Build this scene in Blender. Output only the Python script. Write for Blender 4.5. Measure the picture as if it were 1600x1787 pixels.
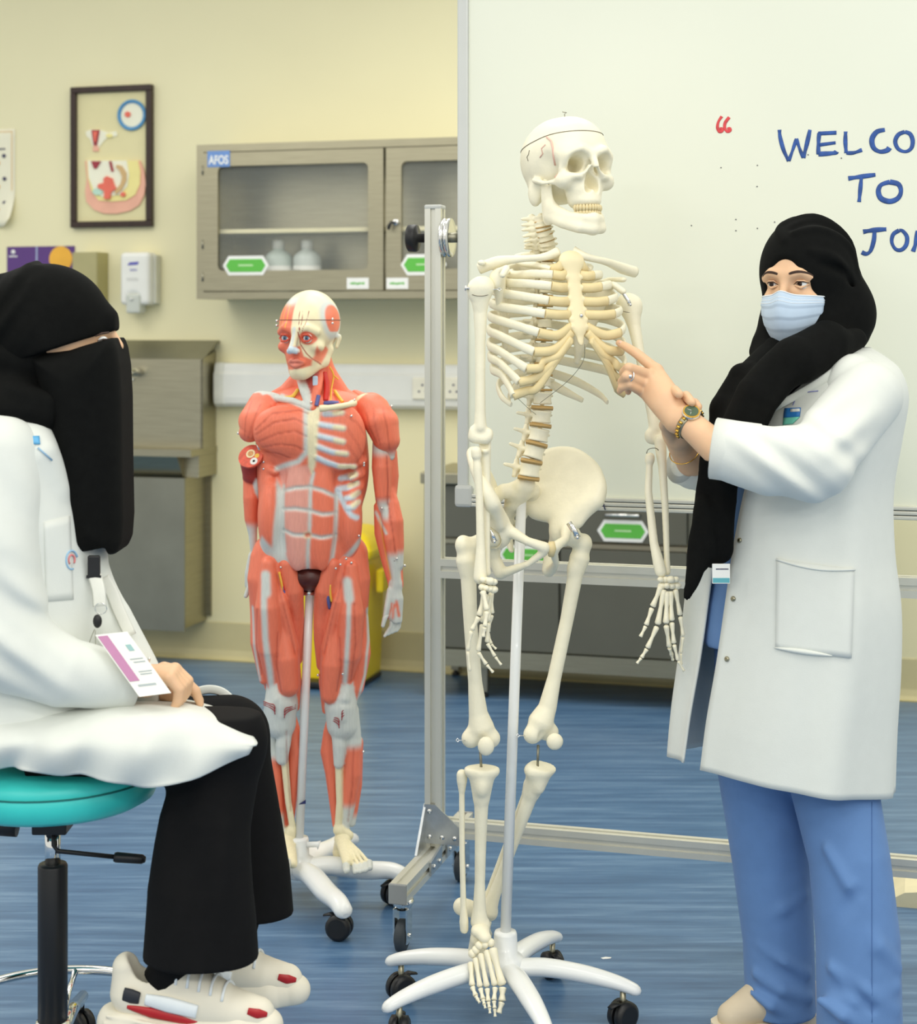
import bpy, bmesh, math, random
import numpy as np
from mathutils import Vector, Matrix

for o in list(bpy.data.objects):
    bpy.data.objects.remove(o)
scene = bpy.context.scene
COL = scene.collection
random.seed(7)
PI = math.pi

# ------------------------------------------------------------------ camera
F_PX, CX, HY, CAMZ = 2900.0, 800.0, 560.0, 1.41      # focal length in pixels of a 1600x1787 frame
cam_d = bpy.data.cameras.new('camera')
cam_d.sensor_fit = 'HORIZONTAL'
cam_d.sensor_width = 36.0
cam_d.lens = 36.0 * F_PX / 1600.0
cam_d.shift_y = -(893.5 - HY) / 1600.0
cam_d.dof.use_dof = True
cam_d.dof.focus_distance = 3.42
cam_d.dof.aperture_fstop = 5.0
cam_d.clip_end = 60
cam = bpy.data.objects.new('camera', cam_d)
cam.location = (0, 0, CAMZ)
cam.rotation_euler = (PI / 2, 0, 0)
COL.objects.link(cam)
scene.camera = cam

# ------------------------------------------------------------------ light
scene.view_settings.view_transform = 'Standard'
scene.view_settings.look = 'None'
scene.view_settings.gamma = 1.0
scene.view_settings.use_curve_mapping = False
scene.view_settings.exposure = 0.2
world = bpy.data.worlds.new('world')
scene.world = world
world.use_nodes = True
world.node_tree.nodes['Background'].inputs[0].default_value = (1.0, 0.995, 0.935, 1)
world.node_tree.nodes['Background'].inputs[1].default_value = 0.80

def ceiling_or_fill_lamp(x, y, w, sx=1.2, sy=0.6, z=2.95):
    d = bpy.data.lights.new('ceiling_or_fill_light', 'AREA')
    d.shape = 'RECTANGLE'; d.size = sx; d.size_y = sy; d.energy = w
    d.color = (1.0, 0.985, 0.915)
    o = bpy.data.objects.new('ceiling_or_fill_light', d)
    o.location = (x, y, z); COL.objects.link(o)
for ly in (0.6, 2.3, 4.3, 5.4):
    for lx in (-2.2, 0.2, 2.6):
        ceiling_or_fill_lamp(lx, ly, 11)
for lx in (-2.2, 0.2, 2.6):
    ceiling_or_fill_lamp(lx, -1.4, 34)  # unseen fill row added behind the camera, standing in for bounced flash

# ------------------------------------------------------------------ frames of reference
ROOM_TAN = 0.28
ROOM_A = math.atan(ROOM_TAN)
CA, SA = math.cos(ROOM_A), math.sin(ROOM_A)
WALL_O = (0.0, 6.65)          # the back wall passes here; u runs right along it, v into it
BOARD_O = (-0.056, 3.966)     # foot of the whiteboard's left post

def W(px, py, Y):             # point at depth Y seen at a pixel
    return np.array(((px - CX) * Y / F_PX, Y, CAMZ - (py - HY) * Y / F_PX))

def fp(px, py, v, O=WALL_O):  # pixel -> (u, z) on the plane v of a frame parallel to the back wall
    s = (px - CX) / F_PX
    u = (s * (O[1] + v * CA) - v * SA - O[0]) / (CA + s * SA)
    Y = O[1] - u * SA + v * CA
    return u, CAMZ - (py - HY) * Y / F_PX

def RW(u, v, z=0.0, O=WALL_O):
    return (O[0] + u * CA + v * SA, O[1] - u * SA + v * CA, z)

# ------------------------------------------------------------------ materials
def lin(c):
    return tuple(((x / 255.0) / 12.92 if x / 255.0 <= 0.04045 else ((x / 255.0 + 0.055) / 1.055) ** 2.4) for x in c)

MATS = {}
def mat(name, rgb, rough=0.5, metal=0.0, var=0.06, scale=14.0, bump=0.0, bscale=60.0, spec=0.5,
        stretch=None, coat=0.0, trans=0.0, alpha=1.0, sheen=0.0, sss=0.0, attr=False, ior=1.45):
    if name in MATS: return MATS[name]
    m = bpy.data.materials.new(name); m.use_nodes = True
    nt = m.node_tree; b = nt.nodes['Principled BSDF']
    c = lin(rgb)
    tc = nt.nodes.new('ShaderNodeTexCoord')
    mp = nt.nodes.new('ShaderNodeMapping')
    if stretch: mp.inputs['Scale'].default_value = stretch
    nt.links.new(tc.outputs['Object'], mp.inputs['Vector'])
    n = nt.nodes.new('ShaderNodeTexNoise')
    n.inputs['Scale'].default_value = scale; n.inputs['Detail'].default_value = 4
    nt.links.new(mp.outputs['Vector'], n.inputs['Vector'])
    r = nt.nodes.new('ShaderNodeMapRange')
    r.inputs[1].default_value = 0.3; r.inputs[2].default_value = 0.7
    r.inputs[3].default_value = 1 - var; r.inputs[4].default_value = 1 + var
    nt.links.new(n.outputs['Fac'], r.inputs[0])
    mx = nt.nodes.new('ShaderNodeVectorMath'); mx.operation = 'SCALE'
    if attr:
        at = nt.nodes.new('ShaderNodeAttribute'); at.attribute_name = 'Col'
        nt.links.new(at.outputs['Color'], mx.inputs[0])
    else:
        mx.inputs[0].default_value = c
    nt.links.new(r.outputs[0], mx.inputs['Scale'])
    nt.links.new(mx.outputs[0], b.inputs['Base Color'])
    b.inputs['Roughness'].default_value = rough
    b.inputs['Metallic'].default_value = metal
    b.inputs['Specular IOR Level'].default_value = spec
    b.inputs['Coat Weight'].default_value = coat
    b.inputs['Transmission Weight'].default_value = trans
    b.inputs['Alpha'].default_value = alpha
    b.inputs['IOR'].default_value = ior
    if sheen: b.inputs['Sheen Weight'].default_value = sheen
    if sss:
        b.inputs['Subsurface Weight'].default_value = sss
        b.inputs['Subsurface Radius'].default_value = (0.008, 0.003, 0.0015)
        b.inputs['Subsurface Scale'].default_value = 1.0
    if bump:
        n2 = nt.nodes.new('ShaderNodeTexNoise'); n2.inputs['Scale'].default_value = bscale
        n2.inputs['Detail'].default_value = 3
        nt.links.new(mp.outputs['Vector'], n2.inputs['Vector'])
        bp = nt.nodes.new('ShaderNodeBump'); bp.inputs['Strength'].default_value = bump
        bp.inputs['Distance'].default_value = 0.004
        nt.links.new(n2.outputs['Fac'], bp.inputs['Height'])
        nt.links.new(bp.outputs['Normal'], b.inputs['Normal'])
    MATS[name] = m
    return m

# ------------------------------------------------------------------ object helpers
def tag(o, label=None, cat=None, group=None, kind=None):
    if label: o['label'] = label
    if cat: o['category'] = cat
    if group: o['group'] = group
    if kind: o['kind'] = kind
    return o

def empty(name, loc=(0, 0, 0), rz=0.0, label=None, cat=None, group=None):
    o = bpy.data.objects.new(name, None)
    o.empty_display_size = 0.05
    o.location = loc; o.rotation_euler = (0, 0, rz)
    COL.objects.link(o)
    return tag(o, label, cat, group)

def link(name, me, m, parent=None, loc=None, rot=None):
    o = bpy.data.objects.new(name, me)
    COL.objects.link(o)
    if m is not None and len(me.materials) == 0: me.materials.append(m)
    if parent is not None: o.parent = parent
    if loc is not None: o.location = loc
    if rot is not None: o.rotation_euler = rot
    return o

def copy_tree(o, parent=None):
    c = o.copy(); COL.objects.link(c); c.parent = parent
    for ch in list(o.children): copy_tree(ch, c)
    return c

def np_mesh(name, V, Q, smooth=True, col=None):
    V = np.asarray(V, dtype=np.float32); Q = np.asarray(Q, dtype=np.int32)
    me = bpy.data.meshes.new(name)
    n = Q.shape[1]
    me.vertices.add(len(V)); me.vertices.foreach_set('co', V.ravel())
    me.loops.add(Q.size); me.loops.foreach_set('vertex_index', Q.ravel())
    me.polygons.add(len(Q))
    me.polygons.foreach_set('loop_start', np.arange(0, Q.size, n, dtype=np.int32))
    me.polygons.foreach_set('loop_total', np.full(len(Q), n, dtype=np.int32))
    me.polygons.foreach_set('use_smooth', np.full(len(Q), smooth, dtype=bool))
    me.update(calc_edges=True); me.validate()
    if col is not None:
        a = me.color_attributes.new('Col', 'FLOAT_COLOR', 'POINT')
        c4 = np.ones((len(V), 4), dtype=np.float32); c4[:, :3] = col
        a.data.foreach_set('color', c4.ravel())
    return me

class MB:
    """collects boxes, tubes, prisms and lathes, then links them as one mesh object"""
    def __init__(s): s.v = []; s.f = []; s.sm = []
    def add(s, vs, fs, smooth=False):
        b = len(s.v); s.v += [tuple(map(float, p)) for p in vs]
        s.f += [tuple(b + i for i in f) for f in fs]; s.sm += [smooth] * len(fs); return s
    def box(s, x0, x1, y0, y1, z0, z1):
        v = [(x, y, z) for z in (z0, z1) for y in (y0, y1) for x in (x0, x1)]
        return s.add(v, [(0, 2, 3, 1), (4, 5, 7, 6), (0, 1, 5, 4), (2, 6, 7, 3), (0, 4, 6, 2), (1, 3, 7, 5)])
    def bbox(s, x0, x1, y0, y1, z0, z1, r=0.004, seg=2):
        """box with rounded edges"""
        bm = bmesh.new(); bmesh.ops.create_cube(bm, size=1)
        for v in bm.verts:
            v.co = Vector(((x0 + x1) / 2 + v.co.x * (x1 - x0), (y0 + y1) / 2 + v.co.y * (y1 - y0), (z0 + z1) / 2 + v.co.z * (z1 - z0)))
        bmesh.ops.bevel(bm, geom=bm.edges[:], offset=r, segments=seg, affect='EDGES', profile=0.5)
        bm.verts.index_update()
        s.add([v.co[:] for v in bm.verts], [[v.index for v in f.verts] for f in bm.faces], False); bm.free(); return s
    def prism(s, poly, axis, a0, a1, smooth=False):
        """poly in the two other axes (x,z for axis y; x,y for z; y,z for x)"""
        n = len(poly)
        def p3(p, a):
            return (p[0], a, p[1]) if axis == 'y' else ((p[0], p[1], a) if axis == 'z' else (a, p[0], p[1]))
        v = [p3(p, a0) for p in poly] + [p3(p, a1) for p in poly]
        f = [tuple(range(n)), tuple(range(2 * n - 1, n - 1, -1))] + [(i, i + n, (i + 1) % n + n, (i + 1) % n) for i in range(n)]
        b = len(s.v); s.add(v, f, False)
        if smooth:
            for i in range(len(s.sm) - n, len(s.sm)): s.sm[i] = True
        return s
    def tube(s, pts, rad, seg=10, closed=False, caps=True, flat=None, up=None):
        """sweep along points; rad number or list; flat = (a,b) scale of the section"""
        P = [Vector(p) for p in pts]; n = len(P)
        R = list(rad) if hasattr(rad, '__len__') else [rad] * n
        fa, fb = flat if flat else (1, 1)
        u = None; vs = []
        for i, p in enumerate(P):
            if closed: t = P[(i + 1) % n] - P[i - 1]
            else: t = P[min(i + 1, n - 1)] - P[max(i - 1, 0)]
            if t.length < 1e-9: t = Vector((0, 0, 1))
            t.normalize()
            if up is not None: u = Vector(up[i] if hasattr(up[0], '__len__') else up)
            elif u is None: u = Vector((0, 0, 1)) if abs(t.z) < 0.9 else Vector((1, 0, 0))
            u = u - t * u.dot(t)
            if u.length < 1e-6: u = t.orthogonal()
            u.normalize(); w = t.cross(u)
            for k in range(seg):
                a = 2 * PI * k / seg
                vs.append(p + u * (math.cos(a) * R[i] * fa) + w * (math.sin(a) * R[i] * fb))
        fs = []
        for i in range(n if closed else n - 1):
            j = (i + 1) % n
            for k in range(seg):
                fs.append((i * seg + k, i * seg + (k + 1) % seg, j * seg + (k + 1) % seg, j * seg + k))
        s.add(vs, fs, True)
        if caps and not closed:
            b = len(s.v) - n * seg
            s.f.append(tuple(b + k for k in range(seg - 1, -1, -1))); s.sm.append(False)
            s.f.append(tuple(b + (n - 1) * seg + k for k in range(seg))); s.sm.append(False)
        return s
    def lathe(s, prof, c=(0, 0, 0), seg=24, axis='z'):
        """prof list of (r, h)"""
        vs = []; n = len(prof)
        for r, h in prof:
            for k in range(seg):
                a = 2 * PI * k / seg; x, y = r * math.cos(a), r * math.sin(a)
                p = (x, y, h) if axis == 'z' else ((h, x, y) if axis == 'x' else (y, h, x))
                vs.append((p[0] + c[0], p[1] + c[1], p[2] + c[2]))
        fs = [(i * seg + k, i * seg + (k + 1) % seg, (i + 1) * seg + (k + 1) % seg, (i + 1) * seg + k) for i in range(n - 1) for k in range(seg)]
        s.add(vs, fs, True)
        b = len(s.v) - n * seg
        if prof[0][0] > 1e-6: s.f.append(tuple(b + k for k in range(seg - 1, -1, -1))); s.sm.append(False)
        if prof[-1][0] > 1e-6: s.f.append(tuple(b + (n - 1) * seg + k for k in range(seg))); s.sm.append(False)
        return s
    def ball(s, c, r, seg=12, ring=8):
        rr = r if hasattr(r, '__len__') else (r, r, r)
        vs = []; 
        for i in range(ring + 1):
            th = PI * i / ring
            for k in range(seg):
                a = 2 * PI * k / seg
                vs.append((c[0] + rr[0] * math.sin(th) * math.cos(a), c[1] + rr[1] * math.sin(th) * math.sin(a), c[2] + rr[2] * math.cos(th)))
        return s.add(vs, [(i * seg + k, i * seg + (k + 1) % seg, (i + 1) * seg + (k + 1) % seg, (i + 1) * seg + k) for i in range(ring) for k in range(seg)], True)
    def mesh(s, name):
        me = bpy.data.meshes.new(name); me.from_pydata(s.v, [], s.f)
        me.polygons.foreach_set('use_smooth', s.sm)
        bm = bmesh.new(); bm.from_mesh(me); bmesh.ops.remove_doubles(bm, verts=bm.verts, dist=1e-6)
        bmesh.ops.recalc_face_normals(bm, faces=bm.faces); bm.to_mesh(me); bm.free(); me.update()
        return me
    def build(s, name, m, parent=None, loc=None, rot=None):
        return link(name, s.mesh(name), m, parent, loc, rot)

# ------------------------------------------------------------------ implicit surfaces (bones, bodies, cloth)
def _v(*a): return np.array(a, dtype=np.float32)

class Prim:
    def __init__(s, f, lo, hi, col=None): s.f, s.lo, s.hi, s.col = f, np.array(lo, float), np.array(hi, float), col

def rc(a, b, ra, rb, col=None, flat=None):
    """round cone from a to b; flat=(direction, factor) squeezes it (factor>1) along a direction"""
    a = np.array(a, float); b = np.array(b, float); d = b - a; L2 = max(float(d @ d), 1e-12)
    if flat:
        n = np.array(flat[0], float); n /= np.linalg.norm(n); q = flat[1]
    def f(X, Y, Z):
        dx, dy, dz = X - a[0], Y - a[1], Z - a[2]
        t = np.clip((dx * d[0] + dy * d[1] + dz * d[2]) / L2, 0, 1)
        ex, ey, ez = dx - t * d[0], dy - t * d[1], dz - t * d[2]
        r2 = ex * ex + ey * ey + ez * ez
        if flat:
            g = ex * n[0] + ey * n[1] + ez * n[2]
            rr = np.sqrt(r2 + (q * q - 1) * g * g + 1e-12)
            return (rr - (ra + t * (rb - ra))) * (1.0 if q < 1 else 1.0 / (1 + (q - 1) * np.abs(g) / (np.sqrt(r2) + 1e-9)))
        return np.sqrt(r2) - (ra + t * (rb - ra))
    m = max(ra, rb) * (1.0 if not flat or flat[1] >= 1 else 1 / flat[1])
    return Prim(f, np.minimum(a, b) - m, np.maximum(a, b) + m, col)

def chain(pts, rads, col=None, flat=None):
    """polyline of round cones as one primitive"""
    ps = [rc(pts[i], pts[i + 1], rads[i], rads[i + 1], None, flat) for i in range(len(pts) - 1)]
    def f(X, Y, Z):
        d = ps[0].f(X, Y, Z)
        for p in ps[1:]: d = np.minimum(d, p.f(X, Y, Z))
        return d
    return Prim(f, np.min([p.lo for p in ps], 0), np.max([p.hi for p in ps], 0), col)

def rotm(rx=0, ry=0, rz=0):
    return np.array(Matrix.Rotation(rz, 3, 'Z') @ Matrix.Rotation(ry, 3, 'Y') @ Matrix.Rotation(rx, 3, 'X'))

def el(c, r, R=None, col=None):
    c = np.array(c, float); r = np.array(r, float); R = np.eye(3) if R is None else np.array(R, float)
    def f(X, Y, Z):
        dx, dy, dz = X - c[0], Y - c[1], Z - c[2]
        p = [R[0, i] * dx + R[1, i] * dy + R[2, i] * dz for i in range(3)]
        k0 = np.sqrt(sum((p[i] / r[i]) ** 2 for i in range(3)) + 1e-12)
        k1 = np.sqrt(sum((p[i] / r[i] ** 2) ** 2 for i in range(3)) + 1e-12)
        return k0 * (k0 - 1) / k1
    e = np.abs(R) @ r
    return Prim(f, c - e, c + e, col)

def rbox(c, half, rnd, R=None, col=None):
    c = np.array(c, float); h = np.array(half, float) - rnd; R = np.eye(3) if R is None else np.array(R, float)
    def f(X, Y, Z):
        dx, dy, dz = X - c[0], Y - c[1], Z - c[2]
        q = [np.abs(R[0, i] * dx + R[1, i] * dy + R[2, i] * dz) - h[i] for i in range(3)]
        o = np.sqrt(sum(np.maximum(x, 0) ** 2 for x in q))
        return o + np.minimum(np.maximum(np.maximum(q[0], q[1]), q[2]), 0) - rnd
    e = np.abs(R) @ (h + rnd)
    return Prim(f, c - e, c + e, col)

def half(n, p, col=None):
    """half space: negative on the side n points away from"""
    n = np.array(n, float); n /= np.linalg.norm(n); o = float(n @ np.array(p, float))
    return Prim(lambda X, Y, Z: X * n[0] + Y * n[1] + Z * n[2] - o, (-99,) * 3, (99,) * 3, col)

class SDF:
    def __init__(s, lo, hi, h):
        s.lo = np.array(lo, float); s.h = h
        s.n = np.ceil((np.array(hi, float) - s.lo) / h).astype(int) + 1
        s.ax = [(s.lo[i] + h * np.arange(s.n[i])).astype(np.float32) for i in range(3)]
        s.F = np.full(s.n, 0.5, dtype=np.float32); s.cols = []
    def _sl(s, lo, hi, m):
        i0 = np.clip(np.floor((lo - m - s.lo) / s.h).astype(int), 0, s.n); i1 = np.clip(np.ceil((hi + m - s.lo) / s.h).astype(int) + 1, 0, s.n)
        return tuple(slice(a, b) for a, b in zip(i0, i1))
    def op(s, p, k, mode):
        sl = s._sl(p.lo, p.hi, max(0.02, k * 1.3 + 2 * s.h)) if mode != 'int' else tuple(slice(0, n) for n in s.n)
        F = s.F[sl]
        if F.size == 0: return s
        X = s.ax[0][sl[0]][:, None, None]; Y = s.ax[1][sl[1]][None, :, None]; Z = s.ax[2][sl[2]][None, None, :]
        d = np.broadcast_to(p.f(X, Y, Z), F.shape).astype(np.float32)
        k = max(k, 1e-5)
        if mode == 'add':
            h = np.clip(0.5 + 0.5 * (F - d) / k, 0, 1); s.F[sl] = F * (1 - h) + d * h - k * h * (1 - h)
            if p.col is not None: s.cols.append(p)
        else:
            e = -d if mode == 'sub' else d
            h = np.clip(0.5 - 0.5 * (F - e) / k, 0, 1); s.F[sl] = F * (1 - h) + e * h + k * h * (1 - h)
        return s
    def add(s, *ps, k=0.006):
        for p in ps: s.op(p, k, 'add')
        return s
    def sub(s, *ps, k=0.004):
        for p in ps: s.op(p, k, 'sub')
        return s
    def cut(s, *ps, k=0.002):
        for p in ps: s.op(p, k, 'int')
        return s
    def ripple(s, c, sig, waves):
        """soft cloth folds: add sine waves to the field inside a gaussian window; waves = (kx,ky,kz,phase,amp)"""
        X = s.ax[0][:, None, None]; Y = s.ax[1][None, :, None]; Z = s.ax[2][None, None, :]
        g = np.exp(-(((X - c[0]) / sig[0]) ** 2 + ((Y - c[1]) / sig[1]) ** 2 + ((Z - c[2]) / sig[2]) ** 2))
        for kx, ky, kz, ph, am in waves:
            s.F += (am * g * np.sin(kx * X + ky * Y + kz * Z + ph)).astype(np.float32)
        return s
    def mesh(s, name, default=(1, 1, 1), blur=1, paint=None):
        F = s.F.copy()
        for a in range(3):                       # keep the surface closed at the grid's border
            sl = [slice(None)] * 3
            for e in (0, -1): sl[a] = e; F[tuple(sl)] = np.maximum(F[tuple(sl)], s.h * 0.5)
        V, Q = surface_nets(F, s.lo, s.h)
        col = None
        if s.cols or paint:
            col = np.tile(np.array(default, np.float32), (len(V), 1)); best = np.full(len(V), 1e3, np.float32)
            for p in s.cols:
                idx = np.nonzero(np.all((V > p.lo - 0.03) & (V < p.hi + 0.03), axis=1))[0]
                if len(idx) == 0: continue
                v = V[idx]; d = p.f(v[:, 0], v[:, 1], v[:, 2]); m = d < best[idx]
                c = p.col(v[m]) if callable(p.col) else np.array(p.col, np.float32)
                best[idx[m]] = d[m]; col[idx[m]] = c
            if paint: col = paint(V, col)
            for _ in range(blur):
                acc = col.copy(); cnt = np.ones((len(V), 1), np.float32)
                for i in range(4):
                    np.add.at(acc, Q[:, i], col[Q[:, (i + 1) % 4]]); np.add.at(cnt, Q[:, i], 1)
                col = acc / cnt
        return np_mesh(name, V, Q, True, col)
    def build(s, name, m, parent=None, **kw):
        return link(name, s.mesh(name, **kw), m, parent)

def surface_nets(F, lo, h):
    S = F < 0
    n = np.array(F.shape)
    c = np.zeros(n - 1, np.uint8)
    for dx in (0, 1):
        for dy in (0, 1):
            for dz in (0, 1):
                c += S[dx:n[0] - 1 + dx, dy:n[1] - 1 + dy, dz:n[2] - 1 + dz]
    I = np.argwhere((c > 0) & (c < 8))
    vid = np.full(n - 1, -1, np.int32); vid[I[:, 0], I[:, 1], I[:, 2]] = np.arange(len(I))
    acc = np.zeros((len(I), 3)); cnt = np.zeros(len(I))
    cor = [(x, y, z) for x in (0, 1) for y in (0, 1) for z in (0, 1)]
    fv = {k: F[I[:, 0] + k[0], I[:, 1] + k[1], I[:, 2] + k[2]] for k in cor}
    for a in cor:
        for ax in range(3):
            if a[ax] == 0:
                b = list(a); b[ax] = 1; b = tuple(b)
                fa, fb = fv[a], fv[b]; m = (fa < 0) != (fb < 0)
                t = np.where(m, fa / np.where(m, fa - fb, 1), 0)
                for i in range(3): acc[:, i] += np.where(m, a[i] + (t if i == ax else 0), 0)
                cnt += m
    V = (I + acc / cnt[:, None]) * h + lo
    Q = []
    for ax in range(3):
        b, c2 = (ax + 1) % 3, (ax + 2) % 3
        sl0 = [slice(1, -1)] * 3; sl1 = [slice(1, -1)] * 3
        sl0[ax] = slice(0, -1); sl1[ax] = slice(1, None)
        s0, s1 = S[tuple(sl0)], S[tuple(sl1)]
        E = np.argwhere(s0 != s1)
        off = np.ones(3, int); off[ax] = 0
        E2 = E + off
        fl = s0[E[:, 0], E[:, 1], E[:, 2]]
        def g(db, dc):
            q = E2.copy(); q[:, b] -= db; q[:, c2] -= dc
            return vid[q[:, 0], q[:, 1], q[:, 2]]
        A, B, C, D = g(1, 1), g(0, 1), g(0, 0), g(1, 0)
        q = np.stack([A, B, C, D], 1); q[~fl] = q[~fl][:, ::-1]
        Q.append(q)
    return V.astype(np.float32), np.concatenate(Q)

def spline(pts, n):
    """Catmull-Rom through points, n samples"""
    P = np.array(pts, float); m = len(P)
    ts = np.linspace(0, m - 1, n); out = []
    for t in ts:
        i = min(int(t), m - 2); f = t - i
        p0, p1, p2, p3 = P[max(i - 1, 0)], P[i], P[i + 1], P[min(i + 2, m - 1)]
        out.append(0.5 * (2 * p1 + (p2 - p0) * f + (2 * p0 - 5 * p1 + 4 * p2 - p3) * f * f + (3 * p1 - p0 - 3 * p2 + p3) * f ** 3))
    return np.array(out)
# ================================================================== room shell
RZ = -ROOM_A
def text_mesh(body, size, extrude=0.0006, bold=0.0):
    cu = bpy.data.curves.new('lettering', 'FONT'); cu.body = body; cu.size = size; cu.extrude = extrude
    cu.align_x = 'CENTER'; cu.align_y = 'CENTER'; cu.offset = bold
    o = bpy.data.objects.new('lettering', cu); COL.objects.link(o)
    me = bpy.data.meshes.new_from_object(o.evaluated_get(bpy.context.evaluated_depsgraph_get()))
    bpy.data.objects.remove(o); bpy.data.curves.remove(cu)
    me.materials.clear()
    return me
def lettering(body, size, m, parent, loc, name='lettering', bold=0.0, sx=1.0):
    o = link(name, text_mesh(body, size, bold=bold), m, parent, loc, (PI / 2, 0, 0)); o.scale = (sx, 1, 1)
    return o

def floor_material():
    m = bpy.data.materials.new('blue_vinyl'); m.use_nodes = True; nt = m.node_tree; b = nt.nodes['Principled BSDF']
    tc = nt.nodes.new('ShaderNodeTexCoord'); mp = nt.nodes.new('ShaderNodeMapping')
    mp.inputs['Rotation'].default_value = (0, 0, ROOM_A); mp.inputs['Scale'].default_value = (0.8, 12.0, 1)
    nt.links.new(tc.outputs['Object'], mp.inputs['Vector'])
    n = nt.nodes.new('ShaderNodeTexNoise'); n.inputs['Scale'].default_value = 2.6; n.inputs['Detail'].default_value = 9; n.inputs['Roughness'].default_value = 0.68
    nt.links.new(mp.outputs['Vector'], n.inputs['Vector'])
    cr = nt.nodes.new('ShaderNodeValToRGB'); e = cr.color_ramp.elements
    e[0].position = 0.27; e[0].color = (*lin((56, 86, 122)), 1)
    e[1].position = 0.74; e[1].color = (*lin((122, 152, 182)), 1)
    k = e.new(0.5); k.color = (*lin((80, 114, 150)), 1)
    nt.links.new(n.outputs['Fac'], cr.inputs['Fac']); nt.links.new(cr.outputs['Color'], b.inputs['Base Color'])
    b.inputs['Roughness'].default_value = 0.30; b.inputs['Specular IOR Level'].default_value = 0.5
    n2 = nt.nodes.new('ShaderNodeTexNoise'); n2.inputs['Scale'].default_value = 120
    nt.links.new(tc.outputs['Object'], n2.inputs['Vector'])
    bp = nt.nodes.new('ShaderNodeBump'); bp.inputs['Strength'].default_value = 0.12; bp.inputs['Distance'].default_value = 0.001
    nt.links.new(n2.outputs['Fac'], bp.inputs['Height']); nt.links.new(bp.outputs['Normal'], b.inputs['Normal'])
    return m

M_WALL = mat('cream_paint', (234, 227, 186), 0.6, var=0.015, scale=3, bump=0.05, bscale=220)
M_COVE = mat('cove_vinyl', (205, 196, 152), 0.45, var=0.02)
M_STEEL = mat('brushed_steel', (168, 162, 138), 0.36, 1.0, var=0.08, scale=8, stretch=(1, 1, 24))
M_STEEL_D = mat('shaded_steel_sheet', (150, 148, 132), 0.42, 1.0, var=0.08, scale=6)  # duller copy of the steel with shade put into its colour
M_ALU = mat('anodised_aluminium', (216, 215, 204), 0.4, 0.55, var=0.03, scale=20, stretch=(1, 1, 0.1))
M_CHROME = mat('chrome', (225, 225, 222), 0.09, 1.0, var=0.02)
M_BLACKP = mat('black_plastic', (26, 26, 27), 0.42, var=0.1)
M_RUBBER = mat('grey_rubber', (62, 68, 72), 0.6, var=0.08)
M_WHITEP = mat('white_plastic', (232, 232, 224), 0.3, var=0.02)
M_WHITEPAINT = mat('white_powder_coat', (234, 236, 234), 0.28, var=0.015, coat=0.3)
M_GREEN = mat('green_label', (96, 186, 72), 0.5, var=0.03)
M_LABELW = mat('white_label', (240, 240, 234), 0.5, var=0.02)
M_GLASS = mat('cabinet_glass', (225, 232, 226), 0.03, var=0.0, alpha=0.08, spec=0.6)
M_DRAWER = mat('grey_drawer_paint', (104, 104, 92), 0.4, 0.35, var=0.04, scale=5)

def structure(o): o['kind'] = 'structure'; return o

f = MB().box(-7, 7, -4, 10.5, -0.05, 0.0).build('floor', floor_material()); structure(f)
wr = empty('wall_back', RW(0, 0), RZ); structure(wr)
MB().box(-6, 6, 0.0, 0.12, -0.02, 3.0).build('wall_surface', M_WALL, wr)
br = empty('baseboard_back', RW(0, 0), RZ); structure(br)
cove = [(-0.03, 0.0), (-0.028, 0.004), (-0.012, 0.016), (-0.005, 0.04), (-0.004, 0.152), (0.0, 0.156), (0.0, 0.0)]
MB().prism(cove, 'x', -6, 6).build('cove_skirting', M_COVE, br)
br.location.z = 0.0006
MB().box(-6, 6, -0.0325, -0.0295, 0.0, 0.004).build('cove_edge', mat('cove_bead', (212, 196, 130), 0.5), br)
# a faint seam welded across the vinyl
# ------------------------------------------------------------------ things on the back wall
def on_wall(name, label, cat, px, py, v=0.0, group=None):
    u, z = fp(px, py, v); return empty(name, RW(u, v, z), RZ, label, cat, group), u, z
def rect(px0, py0, px1, py1, v, u0, z0):
    """pixel rectangle on plane v -> local x0,x1,z0,z1"""
    a = fp(px0, (py0 + py1) / 2, v)[0]; b = fp(px1, (py0 + py1) / 2, v)[0]
    zt = fp((px0 + px1) / 2, py0, v)[1]; zb = fp((px0 + px1) / 2, py1, v)[1]
    return a - u0, b - u0, zb - z0, zt - z0

# framed anatomical relief picture
t, u0, z0 = on_wall('framed_picture', 'dark brown framed anatomy relief picture with blue ring on cream wall', 'picture', 199, 397)
x0, x1, za, zb = rect(128, 151, 269, 397, 0, u0, z0)
M_FRAME = mat('dark_brown_wood', (52, 36, 28), 0.4, var=0.2, scale=6, stretch=(6, 6, 1))
M_MAT = mat('cream_backing', (226, 217, 168), 0.6, var=0.02)
bw = 0.026
for nm, q in (('frame_rail', (x0, x1, zb - bw, zb)), ('frame_rail', (x0, x1, za, za + bw)), ('frame_stile', (x0, x0 + bw, za + bw, zb - bw)), ('frame_stile', (x1 - bw, x1, za + bw, zb - bw))):
    MB().bbox(q[0], q[1], -0.03, -0.001, q[2], q[3], 0.003).build(nm, M_FRAME, t)
MB().box(x0 + bw, x1 - bw, -0.012, -0.002, za + bw, zb - bw).build('backing', M_MAT, t)
def px_l(px, py, v=-0.012):
    u, z = fp(px, py, v); return u - u0, z - z0
def relief(name, pts, m, d=0.006, base=-0.012):
    poly = [px_l(*p) for p in pts]
    MB().prism(poly, 'y', base - d, base).build(name, m, t)
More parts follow.
